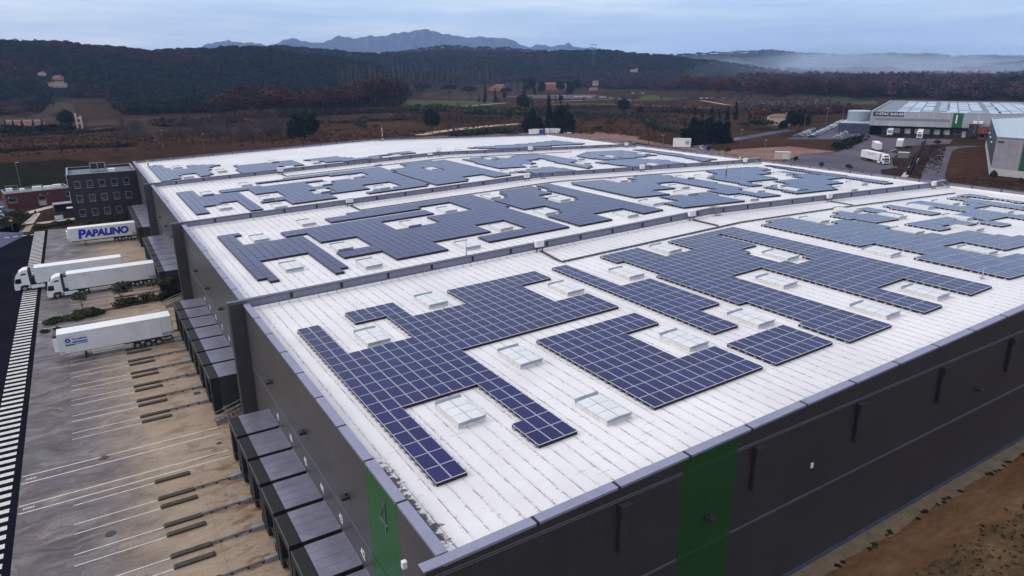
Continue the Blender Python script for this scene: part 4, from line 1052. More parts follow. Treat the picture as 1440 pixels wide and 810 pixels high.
def tree(kind, p, h, wd, label, group=None, name='tree', cat='tree', rz=None):
    """h = height, wd = crown width in metres; protos are one unit tall and one unit wide"""
    t, c = TREES[kind]; base = {'bare': .75, 'poplar': .45}.get(kind, 1.0)
    o = empty(name, tuple(p), (0,0,rng.uniform(0,6.28) if rz is None else rz), label, cat, group)
    sc = (wd/base, wd/base, h)
    link('trunk', t, o, scale=sc); link('crown', c, o, scale=sc); return o
def ptree(kind, px, py, hpx, wpx, label, group=None, name='tree', cat='tree', dz=0):
    p = G(px, py); k = depth(p)/F_PX; p[2] -= .05
    return tree(kind, p, hpx*k/.96, wpx*k, label, group, name, cat)
# ------------------------------------------------------------------ planter between the yards
sheet('planting_bed', [(-9.6,121.2),(-6,121.9),(1.0,123.4),(11.2,124.4),(11.3,126.6),(7,127.2),(.5,125.2),(-4,124.3),(-9.4,122.4)], 'soil', .022, px=False)
b = MB()
for a, c in (((-9.7,121.0),(11.4,124.2)), ((-9.6,122.6),(11.4,127.4))):
    d = np.array(c)-np.array(a); n = np.array([-d[1],d[0]])/np.hypot(*d)*.08; a = np.array(a); c = np.array(c)
    b.hexa([(*(a-n),0),(*(c-n),0),(*(c+n),0),(*(a+n),0),(*(a-n),.13),(*(c-n),.13),(*(c+n),.13),(*(a+n),.13)])
tag(b.build('planter_kerb', M['beige']), 'low pale kerb stones edging the planting bed', 'kerb')
def hedge(pts, wd, h, lab, mat='l_bush', n=2200, size=.22, seed=3, name='hedge'):
    r = np.random.default_rng(seed); P_ = [np.array(p, float) for p in pts]; seg = [np.linalg.norm(b_-a_) for a_, b_ in zip(P_[:-1], P_[1:])]
    def shp(_):
        out = []
        for k in range(int(sum(seg)/.7)+1):
            t = r.uniform(0, sum(seg)); i = 0
            while t > seg[i] and i < len(seg)-1: t -= seg[i]; i += 1
            p = P_[i]+(P_[i+1]-P_[i])*min(1, t/seg[i])+np.r_[r.normal(size=2)*wd*.2, 0][:len(P_[i])]
            s = r.uniform(.55, 1.1); out.append((np.array([p[0], p[1], h*s*.45]), np.array([wd*.5, wd*.5, h*.5*s])))
        return out
    V, Fq = leaf_cloud(n, shp, size, seed); V[:, 2] = np.maximum(V[:, 2], .02)
    c = np.array([P_[0][0], P_[0][1], 0]); V[:, :2] -= c[:2]
    o = link(name, np_mesh(name, V, Fq, [M[mat]]), None, tuple(c)); return tag(o, lab, 'hedge')
hedge([(-8.8,121.5),(-4.5,122.4),(-.8,123.4)], 2.3, 1.2, 'low bushy hedge with a few red leaves, left half of the planting bed', n=4200, size=.13, seed=5)
hedge([(1.8,124.4),(6,125.4),(10.8,126.2)], 2.5, 1.5, 'low dark green hedge, right half of the planting bed by the docks', n=2800, size=.14, seed=6)
hedge([(-9.6,117.5),(-7.0,118.0)], 1.0, .5, 'small clump of shrubs at the nose of the logo trailer', n=500, size=.12, seed=8, name='shrub')
for px, py, h, wd, lab in ((116,437,3.1,2.5,'small olive tree nearest the road in the planting bed'), (174,425,3.4,3.3,'small olive tree in the middle of the planting bed, beside the white truck'), (232,418,3.6,3.4,'small olive tree against the dock shelter end wall')):
    q = gz(px, py); tree('olive', q, h, wd, lab, name='olive_tree')
# weeds along the end wall
for k, (x, y, L) in enumerate([(43.3,23.97,1.9),(46.4,23.85,2.4),(50.6,24.1,1.7),(54.6,24.0,2.6),(58.3,24.0,2.3),(61.9,24.05,1.3),(65.7,23.9,3.0),(69.4,23.97,1.8),(40.4,23.9,1.6),(73.5,23.9,2.2)]):
    o_ = hedge([(x,y-.1),(x+L*.55,y+.12),(x+L,y)], .42, .10, 'thin dark weeds growing along the gravel edge of the end wall', 'l_bush', int(150*L), .045, 20+k, 'weed_tuft'); o_['group'] = 'weed tufts along the end wall gravel'
def scatter_scrub(name, n, px_poly=None, box=None, size=.5, mat='l_scrub', seed=1, hgt=.6):
    r = np.random.default_rng(seed); X = []
    poly = [tuple(G(*p)[:2]) for p in px_poly] if px_poly else [(box[0],box[2]),(box[1],box[2]),(box[1],box[3]),(box[0],box[3])]
    xs = [p[0] for p in poly]; ys = [p[1] for p in poly]
    for _ in range(n*30):
        if len(X) >= n: break
        x, y = r.uniform(min(xs), max(xs)), r.uniform(min(ys), max(ys))
        if inside(x, y, poly) and math.sin(x*.05+seed)+math.sin(y*.043+x*.02)+r.normal()*.8 > 0: X.append((x, y))
    X = np.array(X); m = len(X); q = 7; s = size*r.uniform(.4, 1.5, m)
    C = np.repeat(np.c_[X, s*.35*hgt/.6+hterr(X[:,0], X[:,1])], q, 0); S = np.repeat(s, q)[:, None]
    d = r.normal(size=(m*q,3))*.38; d[:, 2] *= .6; P0 = C+d*S
    u = r.normal(size=(m*q,3)); u /= np.linalg.norm(u, axis=1)[:, None]; v = np.cross(u, r.normal(size=(m*q,3))); v /= np.linalg.norm(v, axis=1)[:, None]
    V = np.stack([P0-u*S*.3-v*S*.22, P0+u*S*.3-v*S*.22, P0+u*S*.2+v*S*.3, P0-u*S*.2+v*S*.3], 1).reshape(-1,3)
    tag(link(name, np_mesh(name, V, np.arange(m*q*4).reshape(-1,4), [M[mat]])), kind='stuff')
scatter_scrub('weeds', 3600, box=(26,110,-4,20.6), size=.20, mat='l_scrub', seed=4, hgt=.3)
# ------------------------------------------------------------------ lorries
def wheel_meshes(r, w):
    b = MB(); b.tube((0,-w/2,0),(0,w/2,0), r, r, 22); t = b.mesh('tyre', [M['tyre']])
    c = MB(); c.tube((0,-w/2-.012,0),(0,-w/2+.05,0), r*.56, r*.52, 18); c.tube((0,-w/2-.05,0),(0,-w/2-.012,0), r*.2, r*.26, 10); c.tube((0,w/2-.05,0),(0,w/2+.012,0), r*.52, r*.56, 18)
    return t, c.mesh('rim', [M['zinc']])
TW, TR = wheel_meshes(.50, .36); CW, CR = wheel_meshes(.32, .20)
def wheel(x, y, z, parent, tm=None, rm=None):
    w_ = empty('wheel', (x, y, z), parent=parent); link('tyre', tm or TW, w_); link('rim', rm or TR, w_)
def trailer(t, fridge=True, skirts=True, red_leg=False, L=13.6):
    """box trailer: nose at x = 0, rear doors at x = L, y from 0 to 2.55"""
    b = MB(); b.box(0, L, 0, 2.55, 1.17, 3.97); b.build('box_body', M['trailer'], t, bevel=.05)
    b = MB(); b.box(.02, L-.02, .03, 2.52, 3.972, 4.0); b.build('roof_skin', M['roofwhite'], t)
    b = MB(); b.box(.03, L-.05, -.012, -.001, 3.84, 3.90); b.box(.03, L-.05, -.014, -.001, 1.19, 1.30); b.box(-.012,-.001,.05,2.5,1.2,1.32); b.build('edge_rail', M['kerb'], t)
    b = MB(); b.box(L-1.35, L-1.31, -.012, -.001, 1.32, 3.83); b.box(L-1.30, L-.02, -.010, -.001, 1.30, 1.75); b.build('door_seam', M['deflector'], t)
    b = MB(); b.box(L+.001, L+.035, .04, 1.26, 1.2, 3.93); b.box(L+.001, L+.035, 1.29, 2.51, 1.2, 3.93); rd = b.build('rear_door', M['trailer'], t)
    b = MB()
    for y in (.35, .95, 1.6, 2.2): b.tube((L+.06,y,1.25),(L+.06,y,3.88),.02)
    b.build('lock_bar', M['zinc'], rd)
    b = MB(); b.box(.4, L-.1, .75, .93, .86, 1.165); b.box(.4, L-.1, 1.62, 1.80, .86, 1.165); b.box(L-4.6, L-.3, .4, 2.15, .80, .859); b.box(L-.25, L-.1, .1, 2.45, .55, .72); b.build('chassis', M['chassis'], t)
    for x in (L-1.95, L-3.27, L-4.59):
        for y in (.20, 2.35): wheel(x, y, .50, t)
    for y in (.14, 2.41):
        b = MB(); b.hexa([(L-5.2,y-.18,.98),(L-1.3,y-.18,.98),(L-1.3,y+.18,.98),(L-5.2,y+.18,.98),(L-5.0,y-.18,1.08),(L-1.5,y-.18,1.08),(L-1.5,y+.18,1.08),(L-5.0,y+.18,1.08)]); b.build('mudguard', M['dark'], t)
    lm = M['red'] if red_leg else M['chassis']
    for y in (.45, 2.1):
        b = MB(); b.box(2.75, 2.93, y-.09, y+.09, .06, 1.165); b.box(2.66, 3.02, y-.16, y+.16, 0, .06); b.build('landing_leg', lm, t)
    b = MB()
    for x in np.arange(1.2, L-.5, 2.05): b.box(x, x+.10, -.028, -.0145, 1.22, 1.27)
    b.build('side_marker', M['yellow'], t)
    for y in (.15, 2.1): MB().box(L-.09, L-.05, y, y+.3, .56, .70).build('tail_light', M['red'], t)
    for y in (.02, 2.17): MB().box(L-.98, L-.95, y, y+.36, .12, .95).build('mudflap', M['dark'], t)
    if skirts:
        for y in (.06, 2.46):
            b = MB(); b.box(3.6, L-5.4, y, y+.03, .52, .64); b.box(3.6, L-5.4, y, y+.03, .80, .92)
            for x in (3.7, 6.0, L-5.5): b.box(x, x+.06, y+.031, y+.07, .5, 1.165)
            b.build('side_guard', M['kerb'], t)
    if fridge:
        b = MB(); b.box(-.50, -.013, .30, 2.25, 1.55, 3.45); f = b.build('fridge_unit', M['white'], t, bevel=.06)
        b = MB(); b.box(-.48, -.013, .36, 2.19, 3.452, 3.78); b.build('fan_housing', M['dark2'], f, bevel=.04)
        b = MB(); b.box(-.515,-.501,.5,2.05,2.5,3.2); b.build('grille', M['dark'], f)
def tractor(t, x0):
    """tractor with its bumper at x = x0, pointing to -x"""
    e = empty('tractor_unit', (x0, 0, 0), parent=t)
    b = MB(); b.extr_y([(0,.34),(-.02,1.05),(.03,1.5),(.28,2.45),(.42,2.78),(.95,3.42),(1.6,3.82),(2.28,3.86),(2.30,.95),(2.05,.95),(1.95,1.12),(1.35,1.16),(.82,.98),(.72,.34)], .02, 2.53)
    b.build('cab', M['white'], e, bevel=.05)
    b = MB(); b.quad((.045,.22,1.60),(.045,2.33,1.60),(.275,2.23,2.50),(.275,.32,2.50))
    o = b.build('windscreen', M['glass'], e); o.location.x = -.02
    for y in (.005, 2.545):
        b = MB(); s = -1 if y < 1 else 1
        b.extr_y([(.16,1.62),(.36,2.38),(1.12,2.38),(1.12,1.56),(.6,1.50)], min(y,y-s*.03), max(y,y-s*.03)); b.build('side_window', M['glass'], e)
        b = MB(); b.extr_y([(1.05,2.92),(1.45,3.22),(2.0,3.22),(2.0,2.98)], min(y,y-s*.03), max(y,y-s*.03)); b.build('upper_window', M['glass'], e)
        b = MB(); b.box(-.10, .12, y+s*.18-.09, y+s*.18+.09, 1.75, 2.55); b.tube((.05,y+s*.1,2.5),(.15,y-s*.02,2.4),.03); b.build('mirror', M['dark'], e)
        b = MB(); b.box(-.045,-.001 if False else .2, y-s*.02-.28*(1 if s>0 else 0), y-s*.02+.28*(0 if s>0 else 1), .62, .86); b.build('headlight', M['glazing'], e)
        b = MB(); b.box(2.45, 4.35, y-s*.02-.04, y-s*.02+.04, .42, 1.02); b.build('side_skirt', M['white'], e)
        b = MB(); b.box(2.31, 2.62, y-s*.05-.04, y-s*.05+.04, 1.1, 3.6); b.build('air_deflector', M['dark2'], e)
        wheel(1.38, .24 if s < 0 else 2.31, .50, e); wheel(5.0, .26 if s < 0 else 2.29, .50, e)
    b = MB(); b.box(-.04,-.021,.35,2.2,.95,1.45); b.box(-.03,.005,.15,2.4,.36,.56); b.build('grille', M['dark2'], e)
    b = MB(); b.box(2.3, 6.0, .85, 1.05, .72, .98); b.box(2.3, 6.0, 1.5, 1.7, .72, .98); b.box(2.42, 3.0, .5, 2.05, .98, 2.4); b.box(4.3, 5.7, .75, 1.8, .985, 1.12); b.box(2.5,4.3,.2,.8,.45,.95); b.box(2.5,4.3,1.75,2.35,.45,.95); b.build('chassis', M['chassis'], e)
    b = MB(); b.extr_y([(.5,2.80),(.46,2.86),(.92,3.40),(.98,3.36)], .35, 2.2); b.build('sun_visor', M['dark'], e)
    b = MB(); b.box(2.28,2.31,.3,2.25,1.2,3.7); b.build('cab_rear', M['dark2'], e)
def decal(t, me, mat, x, z, name):
    me.materials.append(M[mat]); o = link(name, me, t, (x, -.020, z), (R_(90), 0, 0)); return o
# trailer with the small blue logo
t = empty('semi_trailer', (-6.75, 102.5, .012), label='white refrigerated semi trailer with a small blue and green logo near its nose', cat='trailer')
trailer(t)
decal(t, text_mesh('PL.Locaillancia', .40, .003, .012, sx=.70), 'blueletter', 2.46, 3.05, 'logo_lettering')
b = MB(); b.tube((1.12,-.021,2.96),(1.12,-.001,2.96),.30,.30,20); lg = b.build('logo_disc', M['blueletter'], t)
b = MB(); b.box(1.04,1.22,-.026,-.0215,2.86,3.02); b.build('logo_cutout', M['white'], lg)
b = MB(); b.box(1.6,3.35,-.02,-.001,2.55,2.72); b.build('logo_stripe', M['blueletter'], t)
b = MB()
for x0, x1, z0, z1 in ((.72,3.32,3.38,3.40),(.72,.74,2.55,3.38),(3.30,3.32,2.74,3.38),(1.5,1.52,2.55,2.74),(.74,1.5,2.55,2.57)): b.box(x0,x1,-.018,-.001,z0,z1)
b.build('logo_outline', P('faded red outline', (.55,.25,.33), .6), t)
gm1 = P('pale green lettering', (.12,.36,.30), .5)
b = MB(); b.box(.75,1.9,-.018,-.001,2.24,2.44); b.build('green_stripe', P('green lettering', (.03,.22,.12), .5), t)
b = MB()
for x0, x1 in ((1.98,2.14),(2.22,2.52),(2.58,2.84),(2.90,3.30)): b.box(x0,x1,-.018,-.001,2.30,2.46)
b.build('pale_green_stripe', gm1, t)
b = MB(); b.box(.12,.62,-.018,-.001,1.36,1.55); b.build('maker_badge', P('pale badge', (.35,.40,.58), .5), t)
# the two white trucks
t = empty('articulated_truck', (-5.65, 135.2, .012), label='nearer white articulated truck backed onto a dock beside the planting bed, cab facing the road', cat='truck', group='white trucks at the docks')
trailer(t, fridge=True, skirts=True); tractor(t, -3.15)
t = empty('articulated_truck', (-10.5, 143.2, .012), label='white articulated truck pulled forward so its cab stands across the hatched road edge', cat='truck', group='white trucks at the docks')
trailer(t, fridge=False, skirts=True); tractor(t, -3.25)
# trailer with the big blue name
t = empty('semi_trailer', (-5.35, 176.8, .012), label='white semi trailer lettered in big blue capitals, standing in front of the dark office block', cat='trailer')
trailer(t, fridge=False, red_leg=True); MB().box(-.35,-.013,.4,2.15,1.7,3.4).build('nose_cabinet', M['white'], t)
x = 1.75
big = text_mesh('P', 2.75, .004, .14, .12, 'LEFT', 1.0); decal(t, big, 'blueletter', x, 2.50, 'company_name')
sm = text_mesh('APALINO', 2.05, .004, .13, .12, 'LEFT', .985); decal(t, sm, 'blueletter', x+1.42, 2.50, 'company_name')
# ------------------------------------------------------------------ gatehouse corner
sheet('beige_path', [(30,316),(51,299),(57,300),(47,314)], 'beige', .016)
sheet('beige_path', [(25,301),(95,283),(100,285),(30,303.5)], 'beige', .012)
sheet('beige_path', [(50,313.5),(105,306),(105,309),(56,315)], 'beige', .014)
sheet('wooden_deck', [(30,326.5),(37,318),(48,315.5),(41,326)], P('timber steps', (.30,.24,.17), .8, 0, .3, 3), .02)
sheet('planted_ground', [(-14,326),(0,321),(28,300),(46,302),(33,317),(26,327)], 'darkfield', .012)
sheet('planted_ground', [(42,325),(50,316),(100,309),(200,303),(200,312),(96,321),(56,324)], 'darkfield', .012)
sheet('lawn', [(-160,250),(-120,236),(95,224),(130,228),(100,262),(-30,272)], 'lawn', .010)
sheet('car_park', [(-60,318),(-60,285),(14,282),(20,296),(8,306),(2,316)], 'asphalt2', .018)
hedge([(-4.3,203.2),(2,204.0),(7.6,204.6)], 1.1, .9, 'clipped dark hedge along the foot of the office block', n=2000, size=.14, seed=31)
hedge([(-12.6,203.5),(-9,205.5),(-5.2,206.3)], 2.0, 1.2, 'dark planting beside the stepped path', n=2000, size=.16, seed=32)
for k, (px, py, s) in enumerate([(4,322,3.0),(12,316,2.6),(21,309,3.0),(28,305,2.6),(9,324,2.2),(18,320,2.2),(33,311,1.8),(27,319,2.0),(36,306,1.6)]):
    q = G(px, py); tree('shrub', q, s*.75, s*1.2, 'dark bushy shrub in the planted corner by the no entry sign', 'shrubs in the planted corner', 'shrub', 'shrub')
def window(par, x, y, z, w, h, ax='y', name='window'):
    """framed window on a wall facing -y, lower left corner at x, z"""
    o = empty(name, (x, y, z), parent=par)
    b = MB(); t_ = .07
    b.box(0,w,-.05,0,0,t_); b.box(0,w,-.05,0,h-t_,h); b.box(0,t_,-.05,0,t_,h-t_); b.box(w-t_,w,-.05,0,t_,h-t_); b.box(t_,w-t_,-.045,0,h*.28,h*.28+.05); b.build('frame', M['frame'], o)
    MB().box(t_,w-t_,-.02,0,t_,h-t_).build('pane', M['glass'], o); MB().box(-.05,w+.05,-.12,0,-.06,-.002).build('sill', M['frame'], o); return o
ob = empty('office_block', (-4.1, 208.0, 0), label='three storey dark brick office block with grey framed windows and gravel roof', cat='office block')
OW, OD, OH = 15.6, 17.0, 12.0
b = MB(); b.box(0,OW,0,.3,0,OH); b.box(0,OW,OD-.3,OD,0,OH); b.box(0,.3,.3,OD-.3,0,OH); b.box(OW-.3,OW,.3,OD-.3,0,OH); b.build('wall', M['brick'], ob)
MB().box(.3,OW-.3,.3,OD-.3,OH-.9,OH-.6).build('roof', M['gravel'], ob)
b = MB(); b.box(-.05,OW+.05,-.05,.35,OH,OH+.08); b.box(-.05,OW+.05,OD-.35,OD+.05,OH,OH+.08); b.box(-.05,.35,.35,OD-.35,OH,OH+.08); b.box(OW-.35,OW+.05,.35,OD-.35,OH,OH+.08); b.build('coping', M['coping'], ob)
for r, z in enumerate((8.6, 5.05, 1.35)):
    for k in range(5 if r < 2 else 4):
        window(ob, 1.3+k*2.78, -.002, z-.1, 1.35, 1.8)
b = MB()
for x0, x1, y0, y1 in ((5.6,9.0,8.4,8.46),(5.6,9.0,11.0,11.06),(5.6,5.66,8.46,11.0),(8.94,9.0,8.46,11.0)): b.box(x0,x1,y0,y1,OH+.1,OH+1.75)
for x in (5.65, 7.3, 8.95): b.box(x-.06,x+.06,8.3,8.399,OH-.6,OH+1.8)
b.box(5.5,9.1,8.3,8.36,OH+1.76,OH+1.84); b.build('plant_screen', M['chassis'], ob)
b = MB(); b.box(5.5,9.1,8.2,8.29,OH+1.70,OH+1.86); b.box(5.5,9.1,8.2,8.29,OH+.05,OH+.2); b.box(5.5,5.66,8.2,8.29,OH+.2,OH+1.7); b.box(7.22,7.38,8.2,8.29,OH+.2,OH+1.7); b.box(8.94,9.1,8.2,8.29,OH+.2,OH+1.7); b.build('screen_rail', M['frame'], ob)
b = MB(); b.box(9.6,11.2,6.2,7.6,OH-.6,OH+.2); b.box(10,11.4,9,10,OH-.6,OH+.0); b.build('roof_unit', M['white'], ob, bevel=.05)
b = MB(); b.box(.3,OW-.3,.32,.36,OH-.6,OH-.1); 
for x in (3,6,9,12): b.box(x-.02,x+.02,.4,OD-.4,OH-.598,OH-.55)
b.build('roof_flashing', M['frame'], ob)
b = MB(); b.box(-.12,-.005,.4,1.4,9.5,12.0); b.box(-.12,-.005,.4,1.4,5.2,7.6); b.box(-1.4,-.005,1.0,2.6,3.4,3.6); b.build('side_panel', M['white'], ob)
gh = empty('gatehouse', (-20.2, 239.5, 0), (0,0,R_(9)), 'low red brown gatehouse with flat roof full of white equipment', 'gatehouse')
GW, GD, GH_ = 16.0, 10.0, 4.3
b = MB(); b.box(0,GW,0,.25,0,GH_); b.box(0,GW,GD-.25,GD,0,GH_); b.box(0,.25,.25,GD-.25,0,GH_); b.box(GW-.25,GW,.25,GD-.25,0,GH_); b.build('wall', M['redwood'], gh)
MB().box(.25,GW-.25,.25,GD-.25,GH_-.5,GH_-.3).build('roof', M['gravel'], gh)
b = MB(); b.box(-.05,GW+.05,-.05,.3,GH_,GH_+.08); b.box(-.05,GW+.05,GD-.3,GD+.05,GH_,GH_+.08); b.box(-.05,.3,.3,GD-.3,GH_,GH_+.08); b.box(GW-.3,GW+.05,.3,GD-.3,GH_,GH_+.08); b.build('coping', M['coping'], gh)
for x, z, w_, h in ((.5,1.7,2.1,1.3),(7.6,1.5,1.9,1.3),(14.6,1.9,1.2,1.3)): window(gh, x, -.002, z, w_, h)
b = MB(); b.box(7.6,9.4,-.05,-.001,.05,1.3); b.build('door', M['beige'], gh)
for x0, x1, y0, y1, z in ((7.2,9.4,3.2,4.8,.95),(10.0,12.0,3.8,5.2,.7),(12.4,14.6,5.0,6.5,.75),(4.2,5.4,5,6.4,.5),(1,2.6,6,7.2,.8)):
    b = MB(); b.box(x0,x1,y0,y1,GH_-.3,GH_+z-.1); b.build('roof_unit', M['white'], gh, bevel=.06)
b = MB(); b.box(7.0,9.6,2.9,2.96,GH_+1.3,GH_+1.4); b.box(7.0,7.06,2.9,2.96,GH_-.3,GH_+1.3); b.box(9.54,9.6,2.9,2.96,GH_-.3,GH_+1.3); b.box(1,4,7.5,7.56,GH_+1.2,GH_+1.3); b.box(1,1.06,7.5,7.56,GH_-.3,GH_+1.2); b.box(3.94,4,7.5,7.56,GH_-.3,GH_+1.2); b.build('roof_frame', M['frame'], gh)
for x in (.6, 8.2, 10.1): MB().box(x,x+.18,-.12,-.001,3.2,3.4).build('wall_lamp', M['white'], gh)
sh = empty('smoking_shelter', tuple(G(78,299.5)), (0,0,R_(9)), 'small dark shelter with pale curved roof sheets between gatehouse and office', 'shelter')
b = MB(); b.box(0,4.6,1.8,1.9,0,2.2); b.box(0,.1,0,1.8,0,2.2); b.box(4.5,4.6,0,1.8,0,2.2); b.build('side_panel', M['dark2'], sh)
b = MB(); b.hexa([(-.1,-.3,2.21),(4.7,-.3,2.21),(4.7,2.0,2.21),(-.1,2.0,2.21),(-.1,-.3,2.3),(4.7,-.3,2.3),(4.7,2.0,2.55),(-.1,2.0,2.55)]); b.build('roof_sheet', M['coping'], sh)
bf = empty('board_fence', tuple(G(62,309)), (0,0,R_(11)), 'low red brown timber fence beside the path to the office', 'fence')
MB().box(0,7.0,0,.08,.1,1.5).build('board_panel', P('fence boards', (.10,.05,.04), .8, 0, .3, 3), bf)
b = MB()
for x in (0,1.75,3.5,5.25,6.9): b.box(x-.05,x+.05,-.06,-.002,0,1.6)
b.build('post', M['wood'], bf)
sg = empty('notice_board', tuple(G(84,311)), (0,0,R_(14)), 'plain white notice board on two legs beside the timber fence', 'notice board')
MB().box(-.95,.95,-.03,.03,.55,1.55).build('board', M['white'], sg)
b = MB(); b.box(-.8,-.72,-.03,.03,0,.55); b.box(.72,.8,-.03,.03,0,.55); b.build('leg', M['frame'], sg)
ns = empty('road_sign', tuple(G(18.5,324.5)), (0,0,R_(-10)), 'round red and white no entry sign on a grey post in the planted corner', 'road sign')
MB().tube((0,0,0),(0,0,2.9),.04,.04,8).build('post', M['zinc'], ns)
b = MB(); b.tube((0,-.07,2.55),(0,-.045,2.55),.44,.44,24); pl = b.build('sign_plate', M['red'], ns)
MB().box(-.30,.30,-.080,-.0705,2.48,2.62).build('white_bar', M['white'], pl)
def lamp(px, py, h, lab, heads=1, grp='lamp posts around the warehouse'):
    q = G(px, py); o = empty('lamp_post', tuple(q), (0,0,rng.uniform(-.3,.3)), lab, 'lamp post', grp)
    MB().tube((0,0,0),(0,0,h),.09,.05,8).build('pole', M['zinc'], o)
    b = MB(); b.box(-.1,1.0,-.16,.16,h-.02,h+.10)
    if heads == 2: b.box(-1.0,-.101,-.16,.16,h-.02,h+.10)
    b.build('lamp_head', M['kerb'], o); return o
lamp(29,262,8.0,'tall lamp post behind the low red brown gatehouse')
# ================================================================== neighbouring warehouse
NF = np.array([377.0, 228.0]); NA = np.array([.448, -.894]); NN = np.array([.894, .448]); NROT = math.atan2(NA[1], NA[0])
def nloc(px, py):           # photo pixel on the front plane -> (along, height)
    v = ray(px, py); d = v[:2]; k = NN @ NF/(NN @ d); P_ = CAMP+v*k; return float((P_[:2]-NF) @ NA), float(P_[2])
nb = empty('neighbour_warehouse', (NF[0], NF[1], 0), (0,0,NROT), 'pale grey neighbouring warehouse with a row of docks, dark sign board and green striped corner', 'warehouse')
NL, ND, NH = 170.0, 141.0, 12.6
b = MB(); b.box(0,NL,-2.2,0,5.2,NH); b.box(0,.3,0,ND,5.2,NH); b.box(0,NL,ND-.3,ND,0,NH); b.box(NL-.3,NL,0,ND-.3,0,NH); b.box(.3,NL-.3,0,.3,5.2,NH); b.build('wall', M['facade'], nb)
b = MB(); b.box(6.5,NL-.4,1.2,1.5,0,5.19); b.box(0,.3,.31,ND-.31,0,5.19); b.box(.31,6.0,16,16.3,0,5.19); b.build('base_wall', M['dark2'], nb)
MB().box(.31,NL-.31,.31,ND-.31,NH-.9,NH-.6).build('roof', P('grey neighbour roof', (.15,.165,.20), .5, .1, .15, .2), nb)
b = MB(); b.box(-.1,.5,-2.3,ND+.1,NH,NH+.2); b.box(.5,NL,-2.3,-1.7,NH,NH+.2); b.box(.5,NL,ND-.4,ND+.1,NH,NH+.2); b.box(118,118.7,.4,ND-.5,NH-.55,NH+.35); b.build('coping', M['nroof'], nb)
# its own roof arrays: rows of tiles, the reflected sky painted in as pale colour
b = MB(); r = np.random.default_rng(3)
for i in range(26):
    for j in range(24):
        x = 12+i*5.9+(2 if i % 4 == 3 else 0); y = 6+j*5.6
        if r.random() < .2 or abs(x-118) < 4 or (i % 4 == 3 and r.random() < .35): continue
        b.hexa([(x,y,NH-.55),(x+5.2,y,NH-.55),(x+5.2,y+4.6,NH-.55),(x,y+4.6,NH-.55),(x,y,NH-.30),(x+5.2,y,NH-.30),(x+5.2,y+4.6,NH-.30),(x,y+4.6,NH-.30)])
tag(b.build('roof_panel_field', P('panel glass with reflection painted in', (.52,.56,.64), .2, 0, .3, .15, .5), nb), kind='stuff')
b = MB()
for k in range(8): b.box(3+k*21, 3+k*21+9, -1.0, -.4, NH-.3, NH+.6)
b.build('roof_unit', M['nroof'], nb)
x0, z0 = nloc(1228.3, 162.5); x1, z1 = nloc(1272.5, 157.5)
b = MB(); b.box(x0,x1,-2.32,-2.201,z0-.15,z1+.1); sgn = b.build('sign_board', P('dark blue sign board', (.022,.025,.055), .5), nb)
me = text_mesh('STAC SUD-EST', 1.75, .01, .03, .10, 'CENTER', 1.12); me.materials.append(M['white'])
link('sign_lettering', me, sgn, (x0+(x1-x0)*.62, -2.34, (z0+z1)/2+.0), (R_(90),0,0))
b = MB(); cx_, cz_ = x0+(x1-x0)*.125, (z0+z1)/2+.05; hw = (x1-x0)*.075
b.extr_y([(cx_-hw,cz_-.45),(cx_-hw*.8,cz_+.1),(cx_-hw*.3,cz_+.65),(cx_+hw*.3,cz_+.65),(cx_+hw*.8,cz_+.1),(cx_+hw,cz_-.45),(cx_+hw*.62,cz_-.15),(cx_,cz_+.15),(cx_-hw*.62,cz_-.15)],-2.36,-2.325); b.extr_y([(cx_-hw*.5,cz_-.5),(cx_,cz_-.05),(cx_+hw*.5,cz_-.5),(cx_,cz_-.8)],-2.36,-2.325); b.build('sign_emblem', M['frame'], sgn)
g0, _ = nloc(1337.5,180); g1, _ = nloc(1352,180)
b = MB(); b.box(g0,g1,-2.23,-2.201,5.2,NH-.05); gbn = b.build('colour_band', P('neighbour green', (.010,.11,.045), .5), nb)
me = text_mesh('1', 6.2, .01, .02); me.materials.append(M['white']); link('cell_number', me, gbn, ((g0+g1)/2-.6, -2.25, 9.3), (R_(90),0,0))
s0, _ = nloc(1226,170); s1, _ = nloc(1337,170)
b = MB(); b.box(s0+1.5,s1-.6,-2.24,-2.201,8.0,9.3); 
o = b.build('window_strip', P('grey translucent strip', (.22,.22,.28), .3), nb)
b = MB(); x = s0+3
while x < s1-1: b.box(x-.06,x+.06,-2.28,-2.241,8.0,9.3); x += 3.6
b.box(s0+1.5,s1-.6,-2.27,-2.2415,9.31,9.42); b.build('strip_frame', M['frame'], o)
for px in (1249.5, 1260.5, 1275.5, 1289.5, 1302.5, 1317, 1330.8):
    c, _ = nloc(px, 188); d = empty('dock_shelter', (c, 1.15, 0), parent=nb)
    b = MB(); b.box(-2.1,-1.45,-.9,0,.2,4.6); b.box(1.45,2.1,-.9,0,.2,4.6); b.box(-1.449,1.449,-.9,0,3.9,4.6); b.build('shelter_frame', M['dark'], d)
    MB().box(-1.44,1.44,-.1,-.001,1.2,3.89).build('dock_door', M['kerb'], d); MB().box(-.15,.15,-.3,0,4.9,5.15).build('dock_lamp', M['white'], d)
for px in (1284, 1325.5, 1339.5, 1356): c, _ = nloc(px, 184); MB().box(c-.22,c+.22,.9,1.19,3.4,3.9).build('signal_lamp', M['red'], nb)
c0, _ = nloc(1341,190); c1, _ = nloc(1350.5,190)
window(nb, c0, 1.19, 1.7, c1-c0, 1.5); MB().box(c1+.6,c1+2.4,1.1,1.19,.1,3.4).build('door', M['kerb'], nb)
